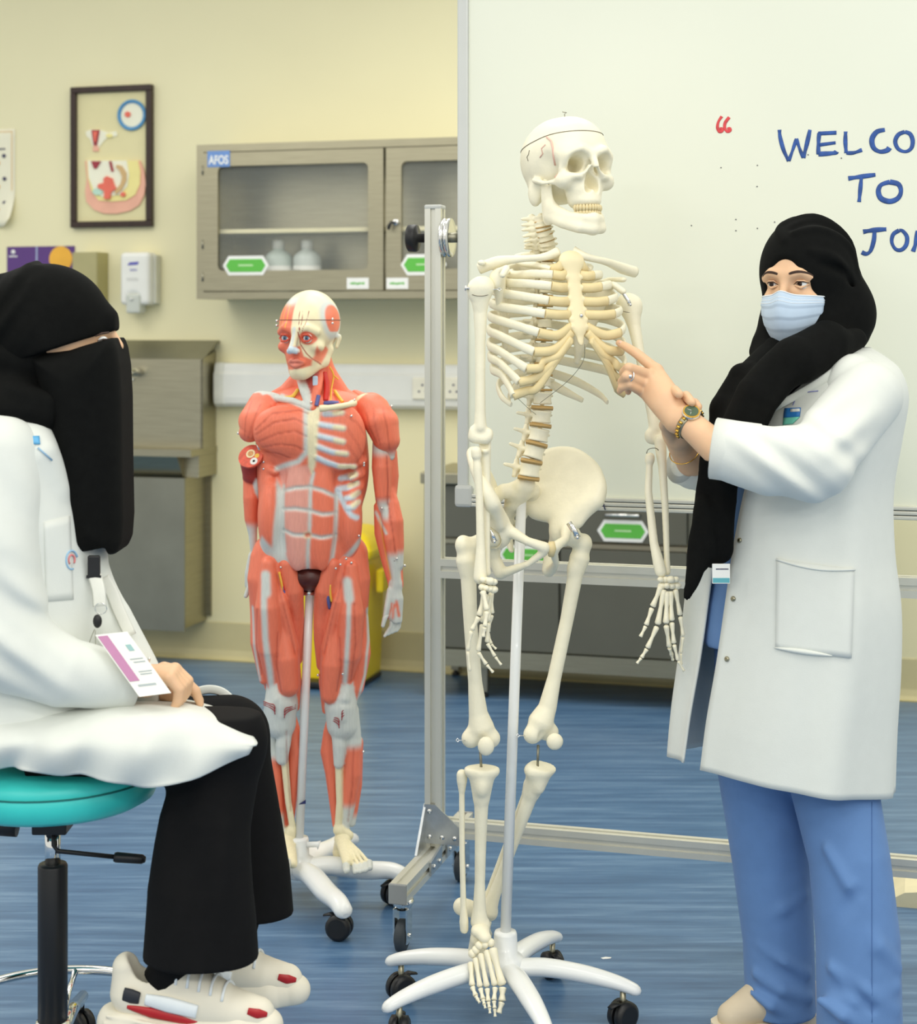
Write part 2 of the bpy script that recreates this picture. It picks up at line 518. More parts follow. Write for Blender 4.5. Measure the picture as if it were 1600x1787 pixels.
def circ(cx, cy, rx, ry, n=28, a0=0, a1=2 * PI):
    return [(cx + rx * math.cos(a0 + (a1 - a0) * i / n), cy + ry * math.sin(a0 + (a1 - a0) * i / n)) for i in range(n + (0 if abs(a1 - a0 - 2 * PI) < 1e-6 else 1))]
M_PINK = mat('relief_pink', (236, 178, 152), 0.5, var=0.05); M_RED = mat('relief_red', (232, 112, 92), 0.5, var=0.06)
M_DRED = mat('relief_dark_red', (156, 48, 62), 0.5, var=0.1); M_BLUE = mat('relief_blue', (84, 150, 196), 0.5, var=0.12, scale=90)
M_PALE = mat('relief_pale', (238, 236, 212), 0.5, var=0.03); M_YEL = mat('relief_yellow', (238, 226, 150), 0.5, var=0.04)
M_TEAL = mat('relief_teal', (186, 220, 200), 0.5, var=0.04); M_TAN = mat('relief_tan', (206, 172, 120), 0.5, var=0.06)
ring = MB(); cpt = px_l(231, 201)
sc = (px_l(256, 201)[0] - cpt[0], (px_l(231, 174)[1] - cpt[1]))
ring.tube([(cpt[0] + sc[0] * 0.92 * math.cos(a), -0.018, cpt[1] + sc[1] * 0.92 * math.sin(a)) for a in [2 * PI * i / 36 for i in range(36)]], 0.006, 8, closed=True)
for i in range(40):
    a = 2 * PI * i / 40
    ring.box(cpt[0] + sc[0] * 0.8 * math.cos(a) - 0.0022, cpt[0] + sc[0] * 0.8 * math.cos(a) + 0.0022, -0.018, -0.012, cpt[1] + sc[1] * 0.8 * math.sin(a) - 0.003, cpt[1] + sc[1] * 0.8 * math.sin(a) + 0.003)
ring.build('blue_ring', M_BLUE, t)
relief('pale_disc', circ(231, 201, 21, 23), M_PALE, 0.004)
relief('pink_dot', circ(224, 200, 5, 5), M_RED, 0.009)
relief('organ_wings', [(150, 230), (160, 226), (176, 227), (190, 232), (203, 229), (206, 236), (198, 240), (188, 240), (180, 248), (170, 262), (163, 256), (158, 243), (152, 238)], M_PALE, 0.004)
relief('organ_ovary', circ(192, 237, 6, 3.5), M_YEL, 0.008)
relief('organ_core', [(161, 227), (175, 227), (172, 245), (170, 254), (165, 254), (163, 243)], M_DRED, 0.008)
relief('organ_core_inner', [(164, 230), (172, 230), (169, 248), (166, 248)], M_RED, 0.011)
relief('organ_neck', [(164, 254), (172, 254), (173, 264), (163, 264)], M_PINK, 0.006)
relief('section_skin', [(150, 281), (246, 281), (253, 300), (256, 320), (253, 340), (244, 358), (228, 368), (205, 373), (183, 373), (165, 366), (152, 352), (150, 335), (153, 312)], M_PINK, 0.008)
relief('section_fat', [(154, 281), (243, 281), (247, 300), (246, 322), (238, 340), (222, 350), (196, 352), (174, 350), (162, 334), (156, 312)], M_YEL, 0.012)
relief('section_cavity', [(156, 281), (224, 281), (228, 305), (225, 325), (212, 340), (180, 344), (166, 330), (158, 310)], M_PALE, 0.016)
relief('section_bladder', circ(174, 335, 9, 6, 14), M_TEAL, 0.02)
relief('section_rectum', [(208, 288), (216, 290), (224, 302), (224, 316), (216, 332), (206, 340), (204, 334), (214, 322), (217, 310), (212, 298), (206, 293)], M_TAN, 0.022)
relief('section_womb', [(190, 308), (200, 312), (203, 322), (207, 330), (198, 336), (195, 348), (186, 348), (186, 334), (174, 328), (176, 322), (185, 320), (185, 312)], M_RED, 0.024)
relief('section_dot', circ(218, 340, 4, 4, 12), M_RED, 0.022)
relief('section_muscle', [(163, 282), (180, 282), (172, 295), (168, 295)], M_DRED, 0.022)
relief('section_muscle', [(194, 282), (198, 282), (202, 300), (198, 300)], M_DRED, 0.022)

# curled white notice at the picture's edge
t, u0, z0 = on_wall('wall_chart', 'white wall chart with thin orange border curling at its lower corner', 'poster', 8, 398)
x0, x1, za, zb = rect(-70, 226, 27, 398, 0, u0, z0)
M_PAPER = mat('poster_paper', (236, 232, 206), 0.5, var=0.02)
g = MB(); nx, nz = 8, 14; vs = []; fs = []
for j in range(nz + 1):
    for i in range(nx + 1):
        fx, fz = i / nx, j / nz
        curl = max(0, (fx - 0.55) / 0.45) ** 2 * max(0, (0.35 - fz) / 0.35) ** 1.4 * 0.05
        vs.append((x0 + (x1 - x0) * fx - curl * 0.15, -0.003 - curl, za + (zb - za) * fz + curl * 0.25 + max(0, fx - 0.9) * max(0, 0.08 - fz) * 2.2))
fs = [(j * (nx + 1) + i, j * (nx + 1) + i + 1, (j + 1) * (nx + 1) + i + 1, (j + 1) * (nx + 1) + i) for j in range(nz) for i in range(nx)]
o = g.add(vs, fs, True).build('paper', M_PAPER, t); md = o.modifiers.new('s', 'SOLIDIFY'); md.thickness = 0.0008
M_OR = mat('orange_border', (228, 180, 96), 0.5, var=0.03)
MB().box(x1 - 0.016, x1 - 0.0135, -0.0052, -0.0042, za + 0.16, zb - 0.012).box(x0, x1 - 0.0135, -0.0052, -0.0042, zb - 0.014, zb - 0.0115).build('border_line', M_OR, t)
M_INK = mat('dark_ink', (70, 70, 96), 0.6, var=0.05)
for i, (cx, cy) in enumerate(((7, 272), (8, 312), (8, 354))):
    u, z = fp(cx, cy, -0.004); MB().lathe([(0.0, -0.001), (0.009, -0.001), (0.009, 0.001), (0, 0.001)], (u - u0, -0.005, z - z0), 14, 'y').build('printed_dot', M_INK, t)
for cy, m_ in ((285, M_OR), (326, M_OR), (366, M_OR)):
    u, z = fp(-4, cy, -0.004); MB().lathe([(0.0, -0.001), (0.011, -0.001), (0.011, 0.001), (0, 0.001)], (u - u0, -0.005, z - z0), 14, 'y').build('printed_spot', m_, t)
u, z = fp(2, 260, -0.004); MB().box(u - u0 - 0.05, u - u0 + 0.02, -0.0055, -0.0045, z - z0 - 0.003, z - z0 + 0.003).build('printed_line', M_INK, t)

# purple notice
t, u0, z0 = on_wall('purple_notice', 'purple notice with an orange disc on the wall behind the black head veil', 'poster', 70, 520)
x0, x1, za, zb = rect(13, 430, 131, 520, 0, u0, z0)
MB().box(x0, x1, -0.004, -0.001, za - 0.06, zb).build('sheet', mat('purple_print', (92, 58, 124), 0.45, var=0.04), t)
u, z = fp(65, 450, 0); MB().box(u - u0 - 0.004, u - u0 + 0.004, -0.0052, -0.0038, za - 0.06, zb).build('divider', mat('lilac_line', (160, 170, 200), 0.5), t)
u, z = fp(107, 452, 0)
MB().prism([p for p in ((u - u0 + 0.055 * math.cos(a), z - z0 + 0.055 * math.sin(a)) for a in [2 * PI * i / 28 for i in range(28)])], 'y', -0.0056, -0.0036).build('orange_disc', mat('orange_print', (238, 178, 62), 0.5, var=0.06), t)
u, z = fp(24, 440, 0); MB().lathe([(0, -0.0008), (0.010, -0.0008), (0.010, 0.0008), (0, 0.0008)], (u - u0, -0.0048, z - z0), 10, 'y').box(u - u0 - 0.02, u - u0 + 0.02, -0.0055, -0.004, z - z0 - 0.021, z - z0 - 0.016).build('printed_mark', M_LABELW, t)

# steel paper-towel box
t, u0, z0 = on_wall('towel_dispenser', 'plain beige steel paper towel dispenser beside the soap dispenser', 'dispenser', 160, 530, 0)
u1 = fp(183, 500, 0)[0] - u0; ul = fp(125, 500, -0.1)[0] - u0; ur = fp(168, 500, -0.1)[0] - u0; zt = fp(150, 440, -0.1)[1] - z0
m_ = mat('beige_steel', (176, 170, 126), 0.35, 0.7, var=0.04)
MB().prism([(ul + 0.004, 0), (ur, 0), (ur, 0), (ur, zt), (ul + 0.004, zt)], 'y', -0.1, -0.001).build('housing', m_, t)
MB().box(ur - 0.0005, ur + 0.004, -0.098, -0.001, 0.0, zt).build('side_panel', m_, t)
MB().box(ul + 0.02, ur - 0.02, -0.085, -0.02, -0.004, 0.0).build('slot_lip', M_STEEL, t)

# wall soap dispenser
t, u0, z0 = on_wall('soap_dispenser', 'white wall soap dispenser with clear push lever and blue print', 'dispenser', 238, 545, 0)
x0, x1, za, zb = rect(210, 440, 262, 545, -0.08, u0, z0)
w = x1 - x0; hh = zb - za
body = SDF((x0 - 0.01, -0.11, za - 0.02), (x1 + 0.03, 0.0, zb + 0.02), 0.004)
body.add(rbox(((x0 + x1) / 2, -0.045, za + hh * 0.56), (w / 2, 0.045, hh * 0.44), 0.02), k=0.001)
body.sub(el(((x0 + x1) / 2 - 0.005, -0.105, za + hh * 0.2), (w * 0.3, 0.03, hh * 0.17)), k=0.01).cut(half((0, 1, 0), (0, -0.002, 0)))
body.build('shell', M_WHITEP, t)
MB().bbox(x1 - 0.006, x1 + 0.012, -0.05, -0.001, za + hh * 0.14, zb - 0.01, 0.005).build('back_plate', mat('grey_white_plastic', (208, 208, 192), 0.4), t)
MB().bbox((x0 + x1) / 2 - w * 0.27, (x0 + x1) / 2 + w * 0.2, -0.095, -0.03, za - 0.004, za + hh * 0.3, 0.008).build('push_lever', mat('smoke_clear_plastic', (196, 200, 190), 0.15, var=0.03), t)
MB().ball(((x0 + x1) / 2 - 0.008, -0.097, za + hh * 0.22), 0.007).build('lever_button', M_CHROME, t)
m_ = mat('violet_print', (92, 92, 176), 0.5)
MB().prism([(x0 + w * .28, za + hh * .78), (x0 + w * .62, za + hh * .79), (x0 + w * .66, za + hh * .84), (x0 + w * .34, za + hh * .83)], 'y', -0.0915, -0.0895).build('brand_mark', m_, t)
for q in (0.71, 0.69): MB().box(x0 + w * .36, x0 + w * .6, -0.0915, -0.0895, za + hh * q, za + hh * (q + 0.008)).build('printed_line', m_, t)
for q in (0.56, 0.53): MB().box(x0 + w * .26, x0 + w * .64, -0.0915, -0.0895, za + hh * q, za + hh * (q + 0.004)).build('printed_line', mat('grey_print', (150, 150, 150), 0.5), t)

# glass-fronted steel wall cabinet
VF = -0.30
u0, z0 = fp(343, 522, VF)
t = empty('wall_cabinet', RW(u0, VF, z0), RZ, 'stainless steel wall cabinet with two glass doors', 'cabinet')
def cl(px, py, v=VF): 
    u, z = fp(px, py, v); return u - u0, z - z0
xl, zt_ = cl(343, 253); zb_ = 0.0
u2 = 1.33
H = zt_
D = -VF
c = MB()
c.box(0, u2, 0, D - 0.001, 0, 0.028).box(0, u2, 0, D - 0.001, H - 0.03, H).box(0, 0.03, 0, D - 0.001, 0.028, H - 0.03).box(u2 - 0.03, u2, 0, D - 0.001, 0.028, H - 0.03).box(0.03, u2 - 0.03, D - 0.012, D - 0.001, 0.028, H - 0.03)
c.build('carcass', M_STEEL, t)
dx0 = cl(354, 400)[0]; dx1 = cl(671, 400)[0]; dx2 = u2 - 0.028
MB().box(0.03, u2 - 0.03, 0.03, D - 0.014, 0.262, 0.278).build('shelf', mat('cream_shelf', (228, 218, 176), 0.5), t)
def cab_door(a, b, hinge):
    g = 0.004
    d = MB(); iz0, iz1 = 0.112, H - 0.088
    ia, ib = (a + 0.066, b - 0.066)
    # stile and rail frame with a rounded opening
    outer = [(a + g, 0.032), (b - g, 0.032), (b - g, H - 0.034), (a + g, H - 0.034)]
    n = 6; r = 0.022; inner = []
    for cx, cz, s in ((ia + r, iz0 + r, PI), (ib - r, iz0 + r, 1.5 * PI), (ib - r, iz1 - r, 0), (ia + r, iz1 - r, 0.5 * PI)):
        for i in range(n): inner.append((cx + r * math.cos(s + i * PI / 2 / (n - 1)), cz + r * math.sin(s + i * PI / 2 / (n - 1))))
    vs = []; fs = []
    for y in (-0.004, 0.016):
        vs += [(p[0], y, p[1]) for p in outer] + [(p[0], y, p[1]) for p in inner]
    N = 4 + len(inner)
    for s_, off in ((1, 0), (-1, N)):
        for q in range(4):
            ins = [off + 4 + q * n + i for i in range(n)]
            for i in range(n - 1): fs.append((off + q, ins[i], ins[i + 1]) if s_ < 0 else (off + q, ins[i + 1], ins[i]))
            q2 = (q + 1) % 4
            fs.append((off + q, off + q2, off + 4 + q2 * n, ins[-1]))
    for i in range(len(inner)): fs.append((4 + i, 4 + (i + 1) % len(inner), N + 4 + (i + 1) % len(inner), N + 4 + i))
    for i in range(4): fs.append((i, (i + 1) % 4, N + (i + 1) % 4, N + i))
    do = d.add(vs, fs).build('door', M_STEEL, t)
    MB().box(ia - 0.006, ib + 0.006, 0.008, 0.012, iz0 - 0.006, iz1 + 0.006).build('glass_pane', M_GLASS, do)
    if hinge:
        for zz in (0.07, 0.2, H - 0.12): MB().tube([(a + 0.001, -0.005, zz), (a + 0.001, -0.005, zz + 0.035)], 0.004, 8).build('hinge', M_STEEL_D, do)
    return do
d1 = cab_door(dx0, dx1, True)
d2 = cab_door(dx1 + 0.003, dx2, False)
lx, lz = cl(692, 388)
MB().lathe([(0.013, 0), (0.013, -0.01), (0.010, -0.013), (0, -0.013)], (lx, -0.004, lz), 16, 'y').build('lock_barrel', M_CHROME, d2)
MB().tube([(lx + 0.001, -0.017, lz), (lx - 0.012, -0.03, lz - 0.002), (lx - 0.020, -0.034, lz - 0.016), (lx - 0.022, -0.034, lz - 0.03)], [0.004, 0.006, 0.0075, 0.005], 8).build('key', M_BLACKP, d2)
a = cl(363, 264); b = cl(402, 291)
sg = MB().box(a[0], b[0], -0.0062, -0.0042, b[1], a[1]).build('maker_plate', mat('blue_plate', (108, 146, 204), 0.4), d1)
lettering('AFOS', 0.048, M_LABELW, sg, ((a[0] + b[0]) / 2, -0.0064, (a[1] + b[1]) / 2 - 0.006), bold=0.0012, sx=0.72)
for (p, q), dd in (((606, 485), d1), ((675, 485), d2)):
    a = cl(p, q); b = cl(p + 38, q + 19)
    s_ = MB().box(a[0], b[0], -0.0058, -0.0042, b[1], a[1]).build('door_label', M_LABELW, dd)
    for k in range(7):
        xx = a[0] + 0.014 + k * 0.0085; hh_ = (0.006, 0.009, 0.007, 0.004, 0.008, 0.006, 0.009)[k]
        zc = (a[1] + b[1]) / 2
        MB().box(xx, xx + 0.007, -0.0066, -0.0056, zc - hh_ / 2 - (0.004 if k == 3 else 0), zc + hh_ / 2).build('label_script', M_GREEN, s_)

def hex_sign(parent, cx, cz, w, h, y):
    def hexa(sx, sz): return [(cx - sx / 2, cz), (cx - sx / 2 + sz * 0.32, cz + sz / 2), (cx + sx / 2 - sz * 0.32, cz + sz / 2), (cx + sx / 2, cz), (cx + sx / 2 - sz * 0.32, cz - sz / 2), (cx - sx / 2 + sz * 0.32, cz - sz / 2)]
    s_ = MB().prism(hexa(w, h), 'y', y - 0.003, y).build('hexagon_label', M_LABELW, parent)
    MB().prism(hexa(w * 0.86, h * 0.66), 'y', y - 0.0042, y - 0.0028).build('green_field', M_GREEN, s_)
    MB().box(cx - w * .16, cx + w * .16, y - 0.0048, y - 0.004, cz - h * .03, cz + h * .05).build('label_script', mat('pale_green_print', (190, 226, 170), 0.5), s_)
    return s_
a = cl(390, 447); b = cl(470, 480); hex_sign(d1, (a[0] + b[0]) / 2, (a[1] + b[1]) / 2, b[0] - a[0], a[1] - b[1], -0.004)
a = cl(700, 444); b = cl(780, 480); hex_sign(d2, (a[0] + b[0]) / 2, (a[1] + b[1]) / 2, b[0] - a[0], a[1] - b[1], -0.004)

# two bottles standing on the cabinet floor behind the glass
def bottle(px, label, tint, lab_h):
    vv = VF + 0.14
    u, z = fp(px, 478, vv)
    bz = z0 + 0.0285
    top = fp(px, 419, vv)[1]; h = top - bz
    r = h * 0.27
    o = empty('squeeze_bottle', RW(u, vv, bz), RZ, label, 'bottle', 'plastic bottles in the wall cabinet')
    MB().lathe([(r * .96, 0), (r, 0.006), (r, h * .64), (r * .93, h * .70), (r * .6, h * .78), (r * .40, h * .81), (r * .38, h * .85)], (0, 0, 0), 24).build('bottle_body', mat('bottle_' + tint, (196, 208, 200) if tint == 'clear' else (206, 214, 208), 0.25, var=0.03), o)
    MB().lathe([(r * .42, h * .83), (r * .42, h * .97), (r * .36, h), (0, h)], (0, 0, 0), 20).build('cap', M_WHITEP, o)
    l = MB().lathe([(r * 1.012, h * .06), (r * 1.012, h * lab_h)], (0, 0, 0), 24).build('paper_label', M_LABELW, o)
    MB().prism([(-r * .9, h * .1), (r * .2, h * .08), (r * .8, h * .22), (r * .1, h * .2)], 'y', -r * 1.05, -r * .6).build('blue_swash', mat('label_blue', (110, 160, 210), 0.5), l)
    if tint == 'grey':
        MB().box(-r * .75, -r * .1, -r * 1.04, -r * .5, h * .36, h * .42).build('dark_print', M_INK, l)
bottle(486, 'pale green capped bottle beside the hexagonal label in the cabinet', 'clear', 0.5)
bottle(536, 'clear capped bottle with dark print on its label in the cabinet', 'grey', 0.5)

# service trunking with sockets
u0, z0 = fp(378, 710, -0.07)
t = empty('wall_trunking', RW(u0, 0, z0), RZ, 'white plastic dado trunking with sockets running along the wall', 'trunking')
zt = fp(378, 634, -0.07)[1] - z0
prof = [(-0.001, 0), (-0.05, 0.002), (-0.066, 0.016), (-0.07, 0.04), (-0.07, zt - 0.045), (-0.062, zt - 0.034), (-0.058, zt - 0.012), (-0.05, zt), (-0.001, zt)]
MB().prism(prof, 'x', 0.0, 4.0).build('cover', M_WHITEP, t)
MB().prism([(y * 1.04 + (0.0 if y > -0.01 else -0.001), z * 1.02 - 0.0015) for y, z in prof], 'x', -0.012, 0.028).build('end_cap', mat('end_cap_plastic', (220, 220, 208), 0.35), t)
for px in (738, 792):
    u, z = fp(px, 678, -0.072); cx, cz = u - u0, z - z0
    s_ = MB().bbox(cx - 0.043, cx + 0.043, -0.08, -0.068, cz - 0.043, cz + 0.043, 0.004).build('socket_plate', mat('socket_cream', (236, 232, 212), 0.35), t)
    for ox, oz in ((-0.014, -0.012), (0.014, -0.012), (0.0, 0.014)):
        MB().box(cx + ox - 0.004, cx + ox + 0.004, -0.0808, -0.079, cz + oz - 0.004, cz + oz + 0.004).build('pin_hole', M_INK, s_)

# stainless scrub sink unit
t, u0, z0 = on_wall('scrub_sink', 'stainless steel scrub sink with boxed lower panel on the wall', 'sink', 345, 1085, 0)
def sk(px, py, v): 
    u, z = fp(px, py, v); return u - u0, z - z0
VA, VB = -0.17, -0.22
xr, zt = sk(354, 627, VA); zb = sk(354, 783, VA)[1]; ztop = sk(360, 599, -0.02)[1]
xr2 = sk(377, 700, -0.002)[0]
XL = xr - 0.85
MB().box(XL, xr, VA, VA + 0.012, zb, zt).build('splash_panel', M_STEEL, t)
MB().prism([(VA, zt), (VA + 0.01, zt), (-0.02, ztop), (-0.001, ztop), (-0.001, ztop + 0.012), (-0.026, ztop + 0.012)], 'x', XL, xr).build('sloped_top', M_STEEL_D, t)
vs = [(xr, VA, zb), (xr, VA, zt), (xr2, -0.002, ztop - 0.03), (xr2, -0.002, zb)]
MB().add(vs + [(p[0] - 0.01, p[1], p[2]) for p in vs], [(0, 1, 2, 3), (7, 6, 5, 4), (0, 4, 5, 1), (1, 5, 6, 2), (2, 6, 7, 3), (3, 7, 4, 0)]).build('side_panel', M_STEEL, t)
MB().box(XL, xr2 + 0.005, VA - 0.09, -0.001, zb - 0.028, zb).build('basin_rim', M_STEEL, t)
xl2 = sk(322, 950, VB)[0]
zc = sk(322, 835, VB)[1]
MB().prism([(VB - 0.03, zb - 0.029), (VB + 0.03, zc), (-0.002, zc), (-0.002, zb - 0.029)], 'x', XL + 0.05, xl2 - 0.02).build('basin', M_STEEL, t)
MB().box(xl2 - 0.028, xl2 + 0.045, VB + 0.04, -0.002, zc, zb - 0.029).build('basin_end', M_STEEL, t)
MB().box(XL + 0.03, xl2, VB, VB + 0.012, 0, zc).build('lower_panel', M_STEEL_D, t)
MB().box(xl2 - 0.008, xl2, VB + 0.012, -0.002, 0.012, zc).build('lower_side', M_STEEL, t)
xh = sk(365, 950, -0.002)[0]
MB().box(xh - 0.014, xh + 0.012, -0.012, -0.001, 0.03, zc + 0.01).build('hinge_strip', M_STEEL, t)
sx, sz = sk(250, 650, VA)
MB().tube([(sx - 0.02, VA, sz + 0.0), (sx - 0.02, VA - 0.05, sz + 0.004), (sx - 0.05, VA - 0.09, sz - 0.004), (sx - 0.1, VA - 0.11, sz - 0.008)], [0.017, 0.016, 0.014, 0.012], 12).build('spout', M_CHROME, t)
MB().ball((sx - 0.045, VA - 0.004, sz - 0.028), 0.006).build('sensor_stud', M_CHROME, t)

# yellow clinical waste bin
bY = 6.52; bx = (592 - CX) * bY / F_PX
t = empty('waste_bin', (bx, bY, 0.0), RZ, 'yellow plastic pedal waste bin standing against the cream wall', 'bin')
m_ = mat('yellow_plastic', (238, 208, 30), 0.35, var=0.04)
tap = MB()
for i in range(1):
    b0 = [(-0.135, -0.12), (0.135, -0.12), (0.135, 0.12), (-0.135, 0.12)]; b1 = [(-0.15, -0.14), (0.15, -0.14), (0.15, 0.14), (-0.15, 0.14)]
    tap.add([(x, y, 0.012) for x, y in b0] + [(x, y, 0.5) for x, y in b1], [(3, 2, 1, 0), (4, 5, 6, 7)] + [(k, (k + 1) % 4, (k + 1) % 4 + 4, k + 4) for k in range(4)])
o = tap.build('bin_body', m_, t); md = o.modifiers.new('b', 'BEVEL'); md.width = 0.02; md.segments = 3
lid = MB()
lv = []
for z_, s_ in ((0.49, 1.08), (0.53, 1.1), (0.575, 0.98), (0.61, 0.62)):
    lv += [(x * s_ * 1.0, y * s_, z_) for x, y in ((-0.155, -0.145), (0.165, -0.145), (0.165, 0.145), (-0.155, 0.145))]
lid.add(lv, [(3, 2, 1, 0), (12, 13, 14, 15)] + [(r * 4 + k, r * 4 + (k + 1) % 4, r * 4 + 4 + (k + 1) % 4, r * 4 + 4 + k) for r in range(3) for k in range(4)])
o = lid.build('lid', m_, t); md = o.modifiers.new('b', 'BEVEL'); md.width = 0.025; md.segments = 3
MB().bbox(-0.08, 0.08, -0.19, -0.12, 0.006, 0.03, 0.006).build('pedal', M_BLACKP, t)
MB().bbox(-0.135, 0.135, -0.125, 0.12, 0.0, 0.018, 0.004).build('foot_ring', M_BLACKP, t)
MB().bbox(0.17, 0.2, -0.06, 0.06, 0.36, 0.45, 0.008).build('side_grip', m_, t)

# steel drawer bench behind the whiteboard
VD = -0.42
u0, _ = fp(740, 1000, VD); 
t = empty('drawer_bench', RW(u0, VD, 0.0), RZ, 'stainless steel bench with dark grey drawers and doors behind the whiteboard', 'bench')
bayw = fp(1200, 1000, VD)[0] - fp(976, 1000, VD)[0]
xs = fp(976, 1000, VD)[0] - u0
x_l = xs - bayw; LW = xs + 2 * bayw + 0.03
MB().bbox(-0.01, LW + 0.02, -0.02, -VD - 0.002, 0.80, 0.842, 0.004).build('worktop', M_STEEL, t)
MB().box(0.0, 0.028, 0.002, -VD - 0.01, 0.12, 0.80).build('end_panel', M_STEEL_D, t)
MB().box(LW - 0.028, LW, 0.002, -VD - 0.01, 0.12, 0.80).build('end_panel', M_STEEL_D, t)
MB().box(0.028, LW - 0.028, 0.03, -VD - 0.01, 0.19, 0.80).build('carcass', M_STEEL_D, t)
MB().box(0.03, LW, 0.0, 0.03, 0.118, 0.182).build('lower_rail', M_STEEL, t)
MB().box(0.03, LW, 0.001, 0.03, 0.577, 0.594).build('middle_rail', M_STEEL, t)
for xx in (0.0, LW - 0.03):
    for yy in (0.0, -VD - 0.05):
        l = MB().box(xx, xx + 0.03, yy, yy + 0.03, 0.022, 0.12).build('leg', M_STEEL_D, t)
        MB().lathe([(0.016, 0), (0.016, 0.01), (0.008, 0.014), (0.008, 0.024)], (xx + 0.015, yy + 0.015, 0), 12).build('levelling_foot', M_BLACKP, l)
for lx_ in (xs - bayw + 0.16,):
    l = MB().box(lx_, lx_ + 0.03, 0.03, 0.06, 0.022, 0.12).build('leg', M_STEEL_D, t)
    MB().lathe([(0.016, 0), (0.016, 0.01), (0.008, 0.014), (0.008, 0.024)], (lx_ + 0.015, 0.045, 0), 12).build('levelling_foot', M_BLACKP, l)
for k in range(3):
    a, b = x_l + k * bayw + 0.004, x_l + (k + 1) * bayw - 0.004
    a = max(a, 0.032)
    dr = MB().bbox(a, b, 0.004, 0.032, 0.600, 0.794, 0.003).build('drawer', M_DRAWER, t)
    cxh = (x_l + (k + 0.5) * bayw)
    MB().tube([(cxh - 0.06, 0.004, 0.705), (cxh - 0.06, -0.018, 0.705), (cxh + 0.06, -0.018, 0.705), (cxh + 0.06, 0.004, 0.705)], 0.006, 8).build('handle', M_CHROME, dr)
    if k: hex_sign(dr, cxh + 0.0, 0.645, 0.19, 0.078, 0.003)
    do = MB().bbox(a, b, 0.004, 0.032, 0.186, 0.573, 0.003).build('door', M_DRAWER, t)
    if k == 0:
        a_ = fp(870, 972, VD)[0] - u0; b_ = fp(963, 972, VD)[0] - u0
        hex_sign(do, (a_ + b_) / 2, fp(916, 969, VD)[1], b_ - a_, 0.072, 0.003)

# low cream plinth on the floor behind the whiteboard
t = empty('cream_plinth', (1.24, 4.0, 0.0), RZ, 'low cream wedge lying on the floor behind the whiteboard rail', 'plinth')
MB().prism([(-0.22, 0.0), (0.45, 0.0), (0.45, 0.05), (-0.05, 0.05), (-0.16, 0.035)], 'y', -0.05, 0.2).build('wedge', mat('cream_plastic', (226, 216, 180), 0.4), t)
MB().box(-0.2, 0.45, -0.046, 0.19, 0.0, 0.004).build('base_strip', M_BLACKP, t)
tag(MB().prism([(0, 0), (0.016, 0.003), (0.02, 0.009), (0.007, 0.012), (-0.004, 0.006)], 'z', 0.0003, 0.0012).build('paper_scrap', M_LABELW, None, W(1052, 1673, 3.67) * np.array((1, 1, 0))), 'tiny white paper scrap lying on the blue floor', 'scrap')

# ================================================================== whiteboard on its wheeled stand
t = empty('mobile_whiteboard', (BOARD_O[0], BOARD_O[1], 0.0), RZ, 'large white writing board on a wheeled aluminium stand', 'whiteboard')
M_BOARD = mat('board_enamel', (238, 240, 222), 0.22, var=0.006, scale=4, spec=0.45)
BW, BZ0, BZ1 = 1.82, 0.972, 2.246
bx0 = fp(797, 600, -0.022, BOARD_O)[0]
def extr(x0, x1, y0, y1, z0, z1, axis, name='profile', n=2, parent=t, gm=0.006):
    """T-slot aluminium extrusion: a bar with slots cut along its faces"""
    def sec(w, h):
        g, d = gm, 0.006; o = []
        a, b = w / 2, h / 2
        o = [(-a, -b), (-g, -b), (-g, -b + d), (g, -b + d), (g, -b), (a, -b), (a, -g), (a - d, -g), (a - d, g), (a, g), (a, b), (g, b), (g, b - d), (-g, b - d), (-g, b), (-a, b), (-a, g), (-a + d, g), (-a + d, -g), (-a, -g)]
        return o
    cx, cy, cz = (x0 + x1) / 2, (y0 + y1) / 2, (z0 + z1) / 2
    if axis == 'z': p = [(cx + a, cy + b) for a, b in sec(x1 - x0, y1 - y0)]; return MB().prism(p, 'z', z0, z1).build(name, M_ALU, parent)
    if axis == 'x': p = [(cy + a, cz + b) for a, b in sec(y1 - y0, z1 - z0)]; return MB().prism(p, 'x', x0, x1).build(name, M_ALU, parent)
    p = [(cx + a, cz + b) for a, b in sec(x1 - x0, z1 - z0)]; return MB().prism(p, 'y', y0, y1).build(name, M_ALU, parent)
MB().box(bx0 + 0.02, bx0 + BW - 0.02, -0.012, 0.012, BZ0 + 0.02, BZ1 - 0.02).build('writing_surface', M_BOARD, t)
for a, b in ((bx0, bx0 + 0.027), (bx0 + BW - 0.027, bx0 + BW)):
    MB().bbox(a, b, -0.02, 0.02, BZ0 + 0.03, BZ1 - 0.03, 0.004).build('side_frame', mat('frame_silver', (206, 208, 204), 0.4, 0.3, var=0.02), t)
MB().bbox(bx0 + 0.03, bx0 + BW - 0.03, -0.02, 0.02, BZ1 - 0.03, BZ1, 0.004).build('top_frame', M_ALU, t)
tr = MB()
for k in range(3): tr.bbox(bx0 + 0.03, bx0 + BW - 0.03, -0.022, 0.02, BZ0 + k * 0.0105, BZ0 + k * 0.0105 + 0.009, 0.002)
tr.build('bottom_frame', M_ALU, t)
m_ = mat('grey_corner_plastic', (196, 198, 194), 0.45)
for a in (bx0 - 0.006, bx0 + BW - 0.034):
    for b in (BZ0 - 0.002, BZ1 - 0.05): MB().bbox(a, a + 0.044, -0.026, 0.024, b, b + 0.052, 0.008).build('frame_corner', m_, t)
pw = 0.02
